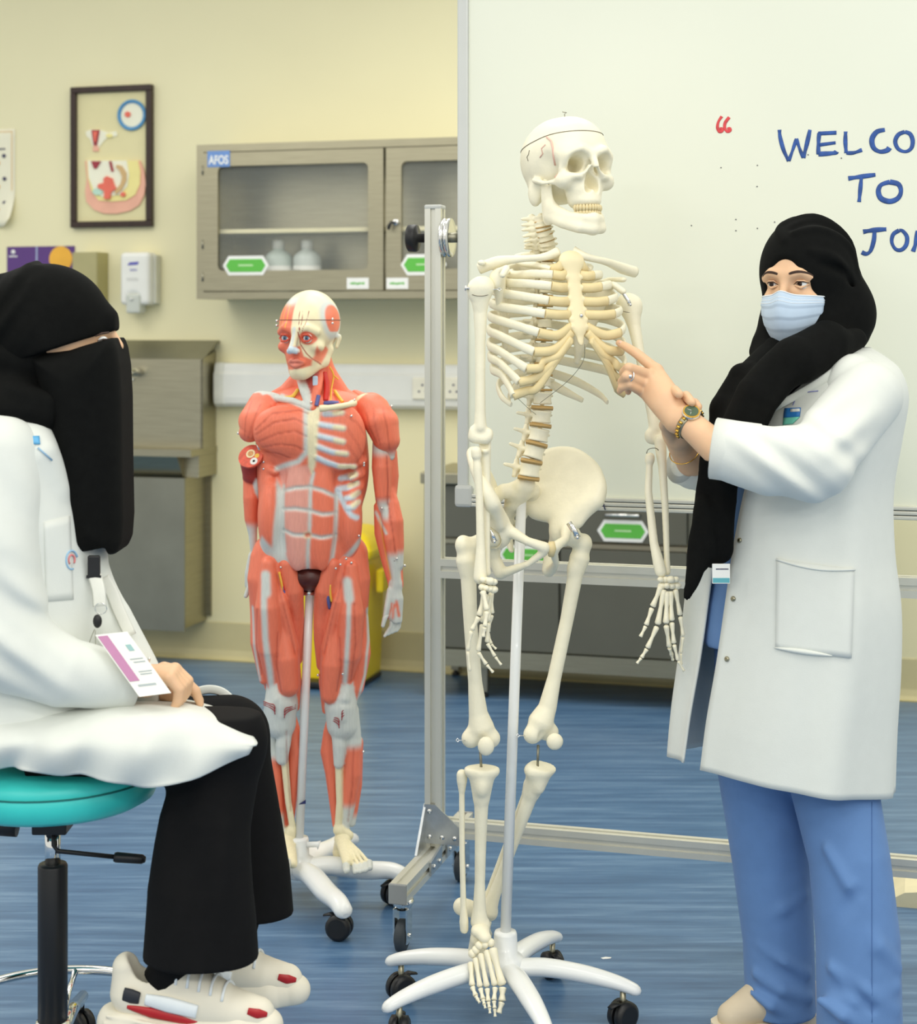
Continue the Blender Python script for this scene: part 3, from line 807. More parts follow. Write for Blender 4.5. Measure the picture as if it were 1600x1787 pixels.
for px_, s in ((0.0, 1), (2 * (bx0 + BW / 2), -1)):
    extr(px_ - pw, px_ + pw, -pw, pw, 0.16, 1.677, 'z', 'post')
    MB().bbox(px_ - pw - 0.001, px_ + pw + 0.001, -pw - 0.001, pw + 0.001, 1.676, 1.686, 0.003).build('post_cap', m_, t)
    zc = 1.608
    xa = px_ + s * pw
    for k, rr in enumerate((0.046, 0.046)):
        MB().lathe([(0.03, 0), (rr, 0.0), (rr + 0.001, s * 0.004), (rr, s * 0.0085), (0.03, s * 0.0085)], (xa + s * (0.001 + k * 0.0115), 0, zc), 28, 'x').build('pivot_disc', M_CHROME, t)
    MB().tube([(xa, 0, zc), (xa + s * 0.04, 0, zc)], 0.012, 12).build('pivot_pin', M_STEEL_D, t)
    kb = MB().lathe([(0.0, 0), (0.011, 0), (0.011, -s * 0.022), (0.031, -s * 0.024), (0.033, -s * 0.028), (0.033, -s * 0.044), (0.029, -s * 0.047), (0.025, -s * 0.03), (0, -s * 0.03)], (px_ - s * pw, 0, zc), 26, 'x').build('clamp_knob', M_BLACKP, t)
    # foot with two casters
    ft = extr(px_ - pw, px_ + pw, -0.29, 0.27, 0.118, 0.16, 'y', 'foot_bar')
    for e, y in ((-1, -0.297), (1, 0.277)): MB().bbox(px_ - pw - 0.001, px_ + pw + 0.001, min(y, y - e * 0.008), max(y, y - e * 0.008), 0.116, 0.162, 0.003).build('foot_end_cap', mat('grey_cap', (150, 152, 150), 0.5), ft)
    for y in (-0.255, 0.235):
        cs = MB().lathe([(0.024, 0.118), (0.026, 0.108), (0.02, 0.10), (0.016, 0.094)], (px_, y, 0), 18).build('caster', M_CHROME, t)
        MB().box(px_ - 0.017, px_ - 0.013, y - 0.02, y + 0.016, 0.022, 0.098).box(px_ + 0.013, px_ + 0.017, y - 0.02, y + 0.016, 0.022, 0.098).build('fork', M_CHROME, cs)
        MB().lathe([(0.0, -0.012), (0.026, -0.012), (0.0352, -0.008), (0.0358, 0), (0.0352, 0.008), (0.026, 0.012), (0, 0.012)], (px_, y - 0.004, 0.036), 26, 'x').build('wheel', M_RUBBER, cs)
        MB().tube([(px_ - 0.021, y - 0.004, 0.036), (px_ + 0.021, y - 0.004, 0.036)], 0.006, 8).build('axle', M_CHROME, cs)
    M_ZINC = mat('zinc_plate', (190, 194, 196), 0.32, 0.9, var=0.12, scale=30)
    gp = MB().prism([(px_ - pw, 0.17), (px_ - pw, 0.262), (px_ + pw * 0.4, 0.262), (px_ + s * 0.075, 0.205), (px_ + s * 0.075, 0.17)] if s > 0 else [(px_ + pw, 0.17), (px_ + pw, 0.262), (px_ - pw * .4, 0.262), (px_ - 0.075, 0.205), (px_ - 0.075, 0.17)], 'y', -pw - 0.005, -pw - 0.0005).build('gusset_plate', M_ZINC, t)
    for bx_, bz_ in ((-0.006, 0.247), (-0.006, 0.187), (0.025, 0.187), (0.056, 0.187)):
        MB().lathe([(0, -0.005), (0.005, -0.005), (0.0065, 0)], (px_ + s * bx_, -pw - 0.005, bz_), 10, 'y').build('bolt', M_CHROME, gp)
    for y0_, y1_ in ((-pw - 0.095, -pw - 0.006), (pw + 0.001, pw + 0.09)):
        ya, yb = (y0_, y1_) if y0_ < 0 else (y1_, y0_)
        g2 = MB().prism([(ya, 0.124), (ya, 0.155), (yb, 0.225 if y0_ > 0 else 0.168), (yb, 0.124)], 'x', px_ + s * pw, px_ + s * (pw + 0.005)).build('gusset_plate', M_ZINC, t)
        for q in (0.25, 0.75): MB().lathe([(0.0065, 0), (0.005, s * 0.004), (0, s * 0.004)], (px_ + s * (pw + 0.005), ya + (yb - ya) * q, 0.139), 10, 'x').build('bolt', M_CHROME, g2)
    MB().prism([(-pw, 0.262), (-pw - 0.075, 0.161), (-pw, 0.161)], 'x', px_ - s * pw - 0.002, px_ - s * (pw - 0.004)).build('brace_plate', M_ZINC, t)
xr_ = 2 * (bx0 + BW / 2) - pw
extr(pw, xr_, -pw, pw, 0.185, 0.225, 'x', 'bottom_rail')
extr(pw, xr_, -pw, pw, 0.80, 0.845, 'x', 'middle_rail')
# handwriting on the board
M_MB = mat('blue_marker', (44, 84, 156), 0.5, var=0.3, scale=60); M_MR = mat('red_marker', (226, 74, 78), 0.5, var=0.2, scale=60)
def bpnt(cx, cy):       # point in the crop [1200,180,1600,480] enlarged four times
    u, z = fp(1200 + cx / 4.0, 180 + cy / 4.0, -0.0125, BOARD_O); return (u, -0.0128, z)
wt = empty('board_lettering', RW(0, 0, 0, BOARD_O), RZ, 'blue and red marker handwriting on the whiteboard', 'writing')
def stroke(pts, w=0.0042, m=None, sm=True, name='pen_stroke'):
    P = [bpnt(*p) for p in pts]
    if sm and len(P) > 2: P = [tuple(p) for p in spline(P, max(8, 5 * len(P)))]
    n = len(P)
    R = [w * (0.82 + 0.3 * abs(math.sin(i * 1.7 / max(n, 1) * 3 + pts[0][0]))) for i in range(n)]
    MB().tube(P, R, 8, flat=(0.1, 1), up=(0, 1, 0)).build(name, m or M_MB, wt)
stroke([(640, 186), (645, 240), (670, 330), (705, 404)]); stroke([(705, 404), (735, 320), (758, 248)], 0.0036); stroke([(758, 248), (778, 310), (806, 382)], 0.0036); stroke([(806, 382), (830, 290), (853, 186)], 0.0045)
stroke([(918, 208), (912, 280), (912, 358)]); stroke([(910, 212), (1038, 206)], 0.004); stroke([(915, 292), (1032, 276)], 0.004); stroke([(912, 356), (1020, 348), (1038, 336)], 0.005)
stroke([(1102, 198), (1100, 270), (1106, 348)]); stroke([(1106, 348), (1160, 346), (1216, 326)], 0.004)
stroke([(1376, 186), (1320, 200), (1286, 250), (1296, 310), (1340, 338), (1390, 330), (1408, 310)], 0.0052)
stroke([(1515, 200), (1470, 220), (1448, 268), (1470, 320), (1520, 338), (1560, 314), (1570, 262), (1552, 216), (1515, 200)], 0.0042)
stroke([(1120, 526), (1200, 514), (1310, 500)], 0.0048); stroke([(1212, 520), (1204, 600), (1196, 690)], 0.0042)
stroke([(1410, 550), (1350, 570), (1330, 615), (1350, 666), (1410, 686), (1466, 664), (1488, 616), (1470, 566), (1410, 550)], 0.0054)
stroke([(1224, 898), (1300, 886), (1386, 880)], 0.005); stroke([(1304, 890), (1298, 960), (1276, 1030), (1246, 1052), (1214, 1040)], 0.0044)
stroke([(1475, 888), (1434, 916), (1424, 970), (1450, 1018), (1490, 1024), (1524, 990), (1530, 934), (1500, 892), (1475, 888)], 0.0042)
stroke([(1572, 1036), (1590, 980), (1604, 890)], 0.0044)
stroke([(238, 92), (214, 130), (208, 170), (222, 198), (242, 192), (240, 178), (224, 180)], 0.0034, M_MR)
stroke([(290, 98), (262, 136), (258, 172), (274, 198), (294, 192), (292, 178), (276, 182)], 0.0034, M_MR)
for cx, cy in ((232, 450), (486, 434), (1072, 384), (336, 812), (336, 890), (486, 874), (26, 854), (484, 582), (840, 360), (606, 830)):
    p = bpnt(cx, cy); MB().lathe([(0.0, -0.0004), (0.0016, -0.0004), (0.0016, 0.0004), (0, 0.0004)], p, 8, 'y').build('ink_speck', mat('grey_ink', (120, 120, 120), 0.6), wt)
MB().tube([RW(0, 0)[:0] or (fp(1046, 874, -0.026, BOARD_O)[0], -0.026, fp(1046, 874, -0.026, BOARD_O)[1]), (fp(1053, 881, -0.026, BOARD_O)[0], -0.026, fp(1053, 881, -0.026, BOARD_O)[1]), (fp(1056, 890, -0.026, BOARD_O)[0], -0.026, fp(1056, 890, -0.026, BOARD_O)[1])], [0.001, 0.002, 0.0012], 6).build('pen_mark', M_INK, wt)
# ================================================================== hanging skeleton on a five-arm stand
SKY = 3.366
SK_HUB = W(882, 1775, SKY); SK_HUB[2] = 0.0
SK = empty('skeleton_model', SK_HUB, 0, 'life size ivory anatomical skeleton hanging on a white wheeled stand', 'skeleton')
M_BONE = mat('ivory_bone', (244, 237, 210), 0.42, var=0.035, scale=30, bump=0.12, bscale=140)
M_CART = mat('tan_cartilage', (230, 210, 158), 0.45, var=0.05, scale=40)
M_DISC = mat('disc_tan', (204, 168, 108), 0.5, var=0.05)
M_TOOTH = mat('tooth_ivory', (226, 208, 160), 0.3, var=0.08, scale=60)
M_SUTURE = mat('suture_ink', (90, 78, 62), 0.6)
M_REDINK = mat('pale_red_paint', (236, 190, 172), 0.5, var=0.1)

def wlink(name, me, m, root, parent=None):
    """mesh given in world coordinates, hung under a thing (or one of its parts)"""
    if parent is None: return link(name, me, m, root, tuple(-Vector(root.location)))
    return link(name, me, m, parent)
def flink(name, me, m, root, C, rz=0, rx=0, ry=0):
    """mesh given in a local frame at C"""
    return link(name, me, m, root, tuple(np.array(C) - np.array(root.location)), (rx, ry, rz))
class Fr:
    def __init__(s, C, th): s.C = np.array(C, float); s.th = th; s.R = rotm(0, 0, th)
    def __call__(s, l, f, u): return s.C + s.R @ np.array((l, -f, u), float)     # left, forward, up

# ---- skull, in its own frame (x = its left, y = back, z = up)
S = 1.07
def P3(*a): return tuple(S * x for x in a)
def both(fn):
    return [fn(1), fn(-1)]
sk = SDF(P3(-0.085, -0.125, -0.1), P3(0.085, 0.125, 0.115), 0.0023)
sk.add(el(P3(0, 0.017, 0.022), P3(0.071, 0.093, 0.079)), k=0.01)
sk.add(el(P3(0, -0.028, 0.035), P3(0.061, 0.058, 0.058)), k=0.02)
for s in (1, -1):
    sk.add(el(P3(s * 0.028, -0.055, 0.018), P3(0.034, 0.030, 0.026)), k=0.012)
    sk.add(chain([P3(s * 0.006, -0.087, 0.020), P3(s * 0.026, -0.089, 0.027), P3(s * 0.047, -0.074, 0.016), P3(s * 0.052, -0.062, -0.008)], [0.0075, 0.0085, 0.0075, 0.0065]), k=0.009)
    sk.add(el(P3(s * 0.047, -0.06, -0.030), P3(0.016, 0.018, 0.016)), k=0.012)
    sk.add(chain([P3(s * 0.012, -0.089, -0.006), P3(s * 0.026, -0.084, -0.023), P3(s * 0.045, -0.072, -0.024)], [0.006, 0.0065, 0.0075]), k=0.009)
    sk.add(chain([P3(s * 0.052, -0.05, -0.031), P3(s * 0.066, -0.02, -0.03), P3(s * 0.064, 0.012, -0.022)], [0.0075, 0.005, 0.006]), k=0.006)
    sk.add(el(P3(s * 0.052, 0.03, -0.045), P3(0.012, 0.016, 0.024)), k=0.012)
sk.add(el(P3(0, -0.056, -0.045), P3(0.036, 0.032, 0.036)), k=0.014)
sk.add(el(P3(0, -0.058, -0.068), P3(0.030, 0.031, 0.016)), k=0.01)
sk.add(chain([P3(0, -0.088, 0.016), P3(0, -0.098, -0.004), P3(0, -0.102, -0.014)], [0.008, 0.0065, 0.005]), k=0.007)
sk.add(el(P3(0, 0.03, -0.032), P3(0.05, 0.055, 0.03)), k=0.02)
for s in (1, -1):
    sk.sub(el(P3(s * 0.0315, -0.092, 0.001), P3(0.0205, 0.023, 0.0185), rotm(0, 0, s * 0.25)), k=0.005)
    sk.sub(rc(P3(s * 0.031, -0.09, 0.0), P3(s * 0.019, -0.036, -0.002), 0.019, 0.011), k=0.004)
    sk.sub(el(P3(s * 0.078, -0.038, -0.004), P3(0.020, 0.026, 0.032)), k=0.012)
    sk.sub(el(P3(s * 0.052, -0.02, -0.052), P3(0.015, 0.026, 0.022)), k=0.006)
sk.sub(el(P3(-0.006, -0.103, -0.036), P3(0.0098, 0.050, 0.0205), rotm(0, 0.25, 0)), el(P3(0.006, -0.103, -0.036), P3(0.0098, 0.050, 0.0205), rotm(0, -0.25, 0)), el(P3(0, -0.105, -0.026), P3(0.009, 0.045, 0.018)), k=0.003)
SKC = W(988, 296, 3.375)
skull = flink('skull', sk.mesh('skull'), M_BONE, SK, SKC, math.radians(30), math.radians(-3))
# the sawn skullcap line, suture inks and hook
def on_cran(a, z):
    zz = (z - 0.022) / 0.079; r = math.sqrt(max(0, 1 - zz * zz))
    x, y = 0.071 * r * math.cos(a), 0.017 + 0.093 * r * math.sin(a)
    zz2 = (z - 0.035) / 0.058; r2 = math.sqrt(max(0, 1 - zz2 * zz2))
    k = 1.0
    x2, y2 = 0.061 * r2 * math.cos(a), -0.028 + 0.058 * r2 * math.sin(a)
    if math.sin(a) < 0 and y2 < y: y = y2 * 0.55 + y * 0.45
    return (S * x * 1.006, S * y * 1.006 - (0.0012 if math.sin(a) < 0 else 0), S * z)
from mathutils.bvhtree import BVHTree
bv = BVHTree.FromPolygons([v.co[:] for v in skull.data.vertices], [p.vertices[:] for p in skull.data.polygons])
def onto(bvh, o, d, off=0.0006):
    h = bvh.ray_cast(Vector(o), Vector(d).normalized())
    return None if h[0] is None else tuple(h[0] + h[1] * off)
line = []
for i in range(72):
    a = 2 * PI * i / 72
    z = S * (0.05 - 0.012 * math.sin(a))
    p = onto(bv, (0.3 * math.cos(a), 0.3 * math.sin(a) + 0.015, z), (-math.cos(a), -math.sin(a), 0))
    if p: line.append(p)
link('skullcap_line', MB().tube(line, 0.0007, 6, closed=True).mesh('skullcap_line'), M_SUTURE, skull)
def ink(pts, r, m, nm, par=skull, bvh=bv):
    out = []
    for (y, z) in pts:
        p = onto(bvh, (-0.3, S * y, S * z), (1, 0, 0))
        if p: out.append(p)
    if len(out) > 1: link(nm, MB().tube(out, r, 6).mesh(nm), m, par)
ink([(-0.03, 0.054), (-0.043, 0.045), (-0.05, 0.03), (-0.05, 0.016), (-0.045, 0.0)], 0.0022, M_REDINK, 'muscle_origin_mark')
ink([(-0.03, 0.04), (-0.02, 0.034), (-0.022, 0.024), (-0.014, 0.018)], 0.0012, M_REDINK, 'muscle_origin_mark')
ink([(-0.048, -0.016), (-0.043, -0.024)], 0.0022, M_REDINK, 'muscle_origin_mark')
ink([(0.018, 0.036), (0.02, 0.028), (0.026, 0.024), (0.022, 0.016)], 0.0006, M_SUTURE, 'suture')
tp = onto(bv, (0, S * 0.0, 0.4), (0, 0, -1)); tp = Vector(tp)
link('hook', MB().tube([tp + Vector((0, 0, -0.002)), tp + Vector((0, 0, 0.006)), tp + Vector((0.005, 0, 0.009)), tp + Vector((-0.005, 0, 0.010))], 0.0011, 6).mesh('hook'), M_STEEL_D, skull)
def arch(a, wx, y0, dy): return (wx * math.sin(a), y0 - dy * math.cos(a))
def teeth(z, hgt, wx, dy, y0, nm):
    g = MB()
    for i in range(14):
        a = (i - 6.5) / 6.5 * 1.35
        x, y = arch(a, wx, y0, dy)
        big = 1.25 if abs(i - 6.5) > 3.6 else 1.0
        g.ball((S * x, S * y, S * z), (S * 0.0033 * big, S * 0.0036, S * hgt), 8, 6)
    return link(nm, g.mesh(nm), M_TOOTH, skull)
teeth(-0.0815, 0.0062, 0.0275, 0.030, -0.059, 'upper_teeth'); teeth(-0.0915, 0.0058, 0.026, 0.029, -0.058, 'lower_teeth')
mn = SDF(P3(-0.075, -0.105, -0.15), P3(0.075, 0.03, 0.0), 0.0023)
for s in (1, -1):
    mn.add(chain([P3(s * 0.053, -0.004, -0.026), P3(s * 0.052, -0.006, -0.055), P3(s * 0.049, -0.008, -0.092)], [0.010, 0.015, 0.018], flat=((1, 0, 0), 2.4)), k=0.006)
    mn.add(rc(P3(s * 0.052, -0.022, -0.036), P3(s * 0.051, -0.018, -0.065), 0.005, 0.011, flat=((1, 0, 0), 2.2)), k=0.006)
    mn.add(chain([P3(s * 0.049, -0.012, -0.092), P3(s * 0.042, -0.045, -0.108), P3(s * 0.024, -0.074, -0.119), P3(0, -0.082, -0.121)], [0.011, 0.0105, 0.011, 0.0115]), k=0.008)
    mn.add(chain([P3(s * 0.047, -0.02, -0.078), P3(s * 0.034, -0.055, -0.0955), P3(s * 0.018, -0.078, -0.1), P3(0, -0.084, -0.101)], [0.011, 0.009, 0.0085, 0.0085]), k=0.016)
link('mandible', mn.mesh('mandible'), M_BONE, skull)

# ---- spine
TH = math.radians(25)
def vertebra_mesh(nm, w, d, h, sp, tr, sc_=1.0):
    q = SDF((-0.06, -0.04, -0.035), (0.06, 0.085, 0.035), 0.0026)
    def bodyf(X, Y, Z):
        rr = np.sqrt((X / w) ** 2 + (Y / d) ** 2 + 1e-9); wa = 1 - 0.13 * (1 - (Z / h) ** 2)
        return np.maximum((rr - wa) * min(w, d), np.abs(Z) - h)
    q.add(Prim(bodyf, (-w, -d, -h), (w, d, h)), k=0.002)
    for s in (1, -1):
        q.add(rc((s * w * .55, d * .8, h * .2), (s * w * .6, d * 1.7, 0), 0.005, 0.005), k=0.004)
        q.add(rc((s * w * .55, d * 1.6, 0.002), (s * tr, d * 1.9, 0.004), 0.0055, 0.0035), k=0.005)
        q.add(rc((s * w * .6, d * 1.7, 0.0), (0, d * 2.3, -0.004), 0.0055, 0.0055), k=0.005)
        q.add(rc((s * w * .7, d * 1.75, -h * 1.1), (s * w * .7, d * 1.75, h * 1.1), 0.0055, 0.0055), k=0.004)
    q.add(rc((0, d * 2.3, -0.004), (0, d * 2.3 + sp, -0.004 - sp * .5), 0.005, 0.0045, flat=((1, 0, 0), 1.4)), k=0.005)
    return q.mesh(nm)
VM = {'c': vertebra_mesh('cervical_vertebra', 0.0135, 0.010, 0.0072, 0.018, 0.026), 't': vertebra_mesh('thoracic_vertebra', 0.0155, 0.013, 0.0092, 0.03, 0.033), 'l': vertebra_mesh('lumbar_vertebra', 0.0235, 0.017, 0.0135, 0.026, 0.042)}
def disc_mesh(w, d, h):
    return MB().lathe([(0.0, -h), (1, -h), (1.05, 0), (1, h), (0, h)], seg=24).mesh('disc')
DISC = disc_mesh(1, 1, 1)
spine_px = [(945, 388), (948, 400), (951, 411), (954, 421), (957, 431)]
spine = spline([W(944, 372, 3.392), W(948, 398, 3.382), W(955, 424, 3.394), W(956, 445, 3.414), W(953, 490, 3.43), W(951, 545, 3.435), W(949, 600, 3.425), W(948, 650, 3.408), W(947, 679, 3.398), W(946, 710, 3.39), W(943, 743, 3.386), W(937, 773, 3.386), W(928, 803, 3.39), W(922, 836, 3.396)], 14 * 12 + 1)
zs = spine[:, 2]
def at_z(z): 
    i = int(np.argmin(np.abs(zs - z))); i = min(max(i, 1), len(zs) - 2)
    t = spine[i + 1] - spine[i - 1]; return spine[i], t / np.linalg.norm(t)
def yz(py, Y=3.40): return CAMZ - (py - HY) * Y / F_PX
def put_vert(kind, z, name, ex=1.0, th=TH):
    p, t = at_z(z)
    o = flink(name, VM[kind], M_BONE, SK, p, th, 0); 
    tilt = math.atan2((p[1] - (p - t * 0.01)[1]), 0.01)
    roll = math.atan2(-t[0], -t[2]) if t[2] < 0 else math.atan2(t[0], t[2])
    o.rotation_euler = (0, roll, th); o.scale = (ex, ex, ex if kind == 'l' else 1.0)
    return p, roll
cz = np.linspace(yz(384), yz(432), 7)
tz = np.linspace(yz(443), yz(666), 12)
lz = [yz(v) for v in (694.5, 726.5, 758, 788, 819)]
lvl = []
for i, z in enumerate(cz): put_vert('c', z, 'cervical_vertebra', 1.22 + 0.03 * i, math.radians(28)); lvl.append((z, 0.0165, 0.0125, 0.0014))
for i, z in enumerate(tz): put_vert('t', z, 'thoracic_vertebra', 0.88 + 0.028 * i); lvl.append((z, 0.0145 + 0.0006 * i, 0.012, 0.0024))
for i, z in enumerate(lz): put_vert('l', z, 'lumbar_vertebra', 0.93 + 0.02 * i, math.radians(27)); lvl.append((z, 0.0235, 0.0165, 0.0045))
for (za, w, d, h), (zb, *_r) in zip(lvl, lvl[1:] + [(yz(850),)]):
    zc = (za + zb) / 2 if zb != yz(850) else yz(835)
    p, t = at_z(zc)
    o = flink('intervertebral_disc', DISC, M_DISC, SK, p, TH); o.scale = (w, d, h); o.rotation_euler = (0, math.atan2(-t[0], -t[2]), TH)

# ---- rib cage
TC = W(966, 515, SKY); T = Fr((TC[0], SKY, 0.0), TH)
def tz_at(px, py): return CAMZ - (py - HY) * 3.30 / F_PX
sternum_f = lambda z: 0.068 + (1.549 - z) * 0.23
SZ = [tz_at(0, v) for v in (456, 480, 502, 526, 549, 570, 580)]
AZ = [None] + [tz_at(0, v) for v in (470, 480, 500, 525, 548, 580, 613, 642, 665, 689)]        # junction heights
AL = [None, 0.040, 0.046, 0.056, 0.066, 0.078, 0.092, 0.099, 0.110, 0.120, 0.126]
AF = [None, 0.062, 0.082, 0.095, 0.103, 0.110, 0.110, 0.104, 0.094, 0.080, 0.066]
LW_ = [None, 0.062, 0.088, 0.106, 0.117, 0.123, 0.127, 0.130, 0.131, 0.130, 0.125, 0.112, 0.085]
LZ = [None] + [CAMZ - (v - HY) * 3.36 / F_PX for v in (458, 478, 492, 510, 533, 556, 581, 607, 627, 648, 668, 688)]
for i in range(1, 13):
    zv = tz[i - 1]; pv, _t = at_z(zv)
    rel = T.R.T @ (pv - T.C); l0, f0 = rel[0], -rel[1]
    for s in (1, -1):
        if i <= 10:
            ctr = [(l0 + s * 0.016, f0 - 0.016, zv), (l0 + s * 0.04, f0 - 0.042, zv - 0.002), (s * LW_[i] * 0.72, f0 - 0.038 + 0.01, (zv * 0.55 + LZ[i] * 0.45)), (s * LW_[i] * 0.97, -0.035, LZ[i] * 0.85 + zv * 0.15), (s * LW_[i], 0.012 if i > 2 else 0.0, LZ[i] - 0.004), (s * (LW_[i] * 0.72 + AL[i] * 0.28), AF[i] * 0.72, LZ[i] * 0.42 + AZ[i] * 0.58), (s * AL[i], AF[i], AZ[i])]
        else:
            e = 0.75 if i == 11 else 0.3
            ctr = [(l0 + s * 0.016, f0 - 0.016, zv), (l0 + s * 0.04, f0 - 0.036, zv - 0.008), (s * LW_[i] * 0.8, f0 - 0.02, zv - 0.026), (s * LW_[i], f0 + (0.035 if i == 11 else 0.01), zv - (0.05 if i == 11 else 0.04))]
            if i == 11: ctr.append((s * LW_[i] * 0.98, f0 + 0.075, zv - 0.066))
        n = 34
        C = spline([T(*c) for c in ctr], n)
        tt = np.linspace(0, 1, n)
        R = 0.0071 + 0.0015 * np.sin(tt * PI) + 0.0008 * (tt > 0.9)
        if i == 1: R = R * 1.15
        if i > 10: R = R * (1 - 0.45 * tt ** 3)
        wlink('rib', MB().tube(C, list(R), 10, flat=(1.12, 0.58) if i > 1 else (0.7, 1.1), up=(0, 0, 1)).mesh('rib'), M_BONE, SK)
        # costal cartilage
        if i <= 7:
            end = (s * 0.017, sternum_f(SZ[i - 1]) + 0.001, SZ[i - 1])
            mid = (s * (AL[i] * 0.5 + 0.008), (AF[i] + end[1]) / 2 + 0.006, (AZ[i] * 0.62 + end[2] * 0.38) - (0.010 if i >= 6 else 0.002))
            pts = [(s * AL[i], AF[i], AZ[i]), mid, end]
        elif i <= 10:
            k = i - 7
            pts = [(s * AL[i], AF[i], AZ[i]), (s * (AL[i] * 0.80), AF[i] + 0.012, AZ[i] - 0.002 + 0.004 * k), (s * (0.070 + 0.006 * k), 0.108 - 0.004 * k, AZ[i] + 0.016), (s * (0.046 + 0.004 * k), 0.116 - 0.002 * k, tz_at(0, 612 + 7 * k)), (s * 0.022, 0.114, tz_at(0, 588 + 2 * k))]
        if i <= 10:
            C = spline([T(*p) for p in pts], 14 if i <= 7 else 24)
            wlink('costal_cartilage', MB().tube(C, list(np.linspace(0.0084, 0.0084 if i < 8 else 0.0056, len(C))), 8, flat=(1.15, 0.6), up=(0, 0, 1)).mesh('costal_cartilage'), M_CART, SK)
st = SDF((-0.04, -0.02, -0.11), (0.04, 0.02, 0.10), 0.0024)
fl = ((0, 1, 0), 2.6)
st.add(rc((-0.012, 0, 0.078), (0.012, 0, 0.078), 0.016, 0.016, flat=fl), rc((0, 0, 0.075), (0, 0, 0.045), 0.024, 0.014, flat=fl), k=0.008)
st.add(rc((0, 0, 0.04), (0, 0, -0.055), 0.0145, 0.0185, flat=fl), k=0.005)
st.add(rc((0, 0, -0.062), (0, 0, -0.088), 0.0115, 0.0065, flat=fl), k=0.006)
for z_ in (0.045, 0.024, 0.0, -0.022, -0.042, -0.056):
    for s in (1, -1): st.add(el((s * 0.017, 0, z_), (0.0055, 0.0055, 0.0058)), k=0.004)
zc = (SZ[0] + tz_at(0, 606)) / 2 + 0.010
stp = T(0.0, sternum_f(zc) + 0.002, zc)
flink('sternum', st.mesh('sternum'), mat('cream_sternum', (240, 226, 184), 0.42, var=0.03), SK, stp, TH, -0.225)
sp_ = T(0.004, sternum_f(tz_at(0, 551)) + 0.009, tz_at(0, 551))
wlink('sternum_screw', MB().ball(sp_, 0.0045).mesh('sternum_screw'), M_CHROME, SK)
wlink('rib_wire', MB().tube(spline([T(0.01, 0.11, tz_at(0, 600)), T(0.012, 0.1, tz_at(0, 630)), T(-0.0, 0.06, tz_at(0, 665)), T(-0.03, 0.0, tz_at(0, 705))], 16), 0.0006, 5).mesh('rib_wire'), M_STEEL_D, SK)
wlink('rib_wire', MB().tube(spline([T(-0.118, 0.06, AZ[10]), T(-0.07, 0.02, tz_at(0, 712)), T(-0.03, -0.02, tz_at(0, 727))], 10), 0.0006, 5).mesh('rib_wire'), M_STEEL_D, SK)
# ---- shoulder girdle
for s, cpts in ((-1, [(972, 441, 3.312), (945, 449, 3.29), (905, 452, 3.285), (868, 457, 3.30), (836, 469, 3.312)]), (1, [(1000, 439, 3.318), (1025, 449, 3.315), (1058, 457, 3.345), (1085, 468, 3.40), (1108, 475, 3.43)])):
    C = spline([W(*c) for c in cpts], 26); tt = np.linspace(0, 1, 26)
    R = 0.0115 - 0.0055 * np.sin(np.clip(tt * 1.35, 0, 1) * PI) ** 1.0 * 0.85
    wlink('clavicle', MB().tube(C, list(R), 12, flat=(1, 0.9)).mesh('clavicle'), M_BONE, SK)
for s, hd in ((-1, (840, 500)), (1, (1094, 528))):
    q = SDF((-0.10, -0.05, -0.16), (0.06, 0.09, 0.06), 0.003)
    # local frame: x outwards (to the shoulder), y back, z up, origin at the socket
    A_, B_, C_ = (-0.02, 0.012, 0.005), (-0.075, 0.055, 0.02), (-0.062, 0.06, -0.135)
    for t_ in np.linspace(0, 1, 7):
        m_ = np.array(B_) * (1 - t_) + np.array(C_) * t_
        q.add(rc(A_, m_, 0.006, 0.0028), k=0.014)
    q.add(rc(A_, C_, 0.007, 0.005), rc(B_, C_, 0.0035, 0.004), k=0.006)
    q.add(el((-0.016, 0.006, 0.0), (0.010, 0.013, 0.02)), k=0.006)
    q.add(chain([(-0.075, 0.06, 0.0), (-0.035, 0.05, 0.022), (0.0, 0.035, 0.034), (0.016, 0.008, 0.033)], [0.003, 0.0055, 0.007, 0.0085], flat=((0, 0, 1), 1.5)), k=0.006)
    q.add(chain([(-0.022, 0.0, 0.016), (-0.024, -0.022, 0.022), (-0.008, -0.036, 0.008)], [0.008, 0.007, 0.006]), k=0.006)
    me = q.mesh('scapula')
    if s > 0:
        pass
    pos = W(hd[0] - s * 16, hd[1] - 12, 3.272 if s < 0 else 3.385)
    o = flink('scapula', me, M_BONE, SK, pos, TH); o.scale = (s, 1, 1)
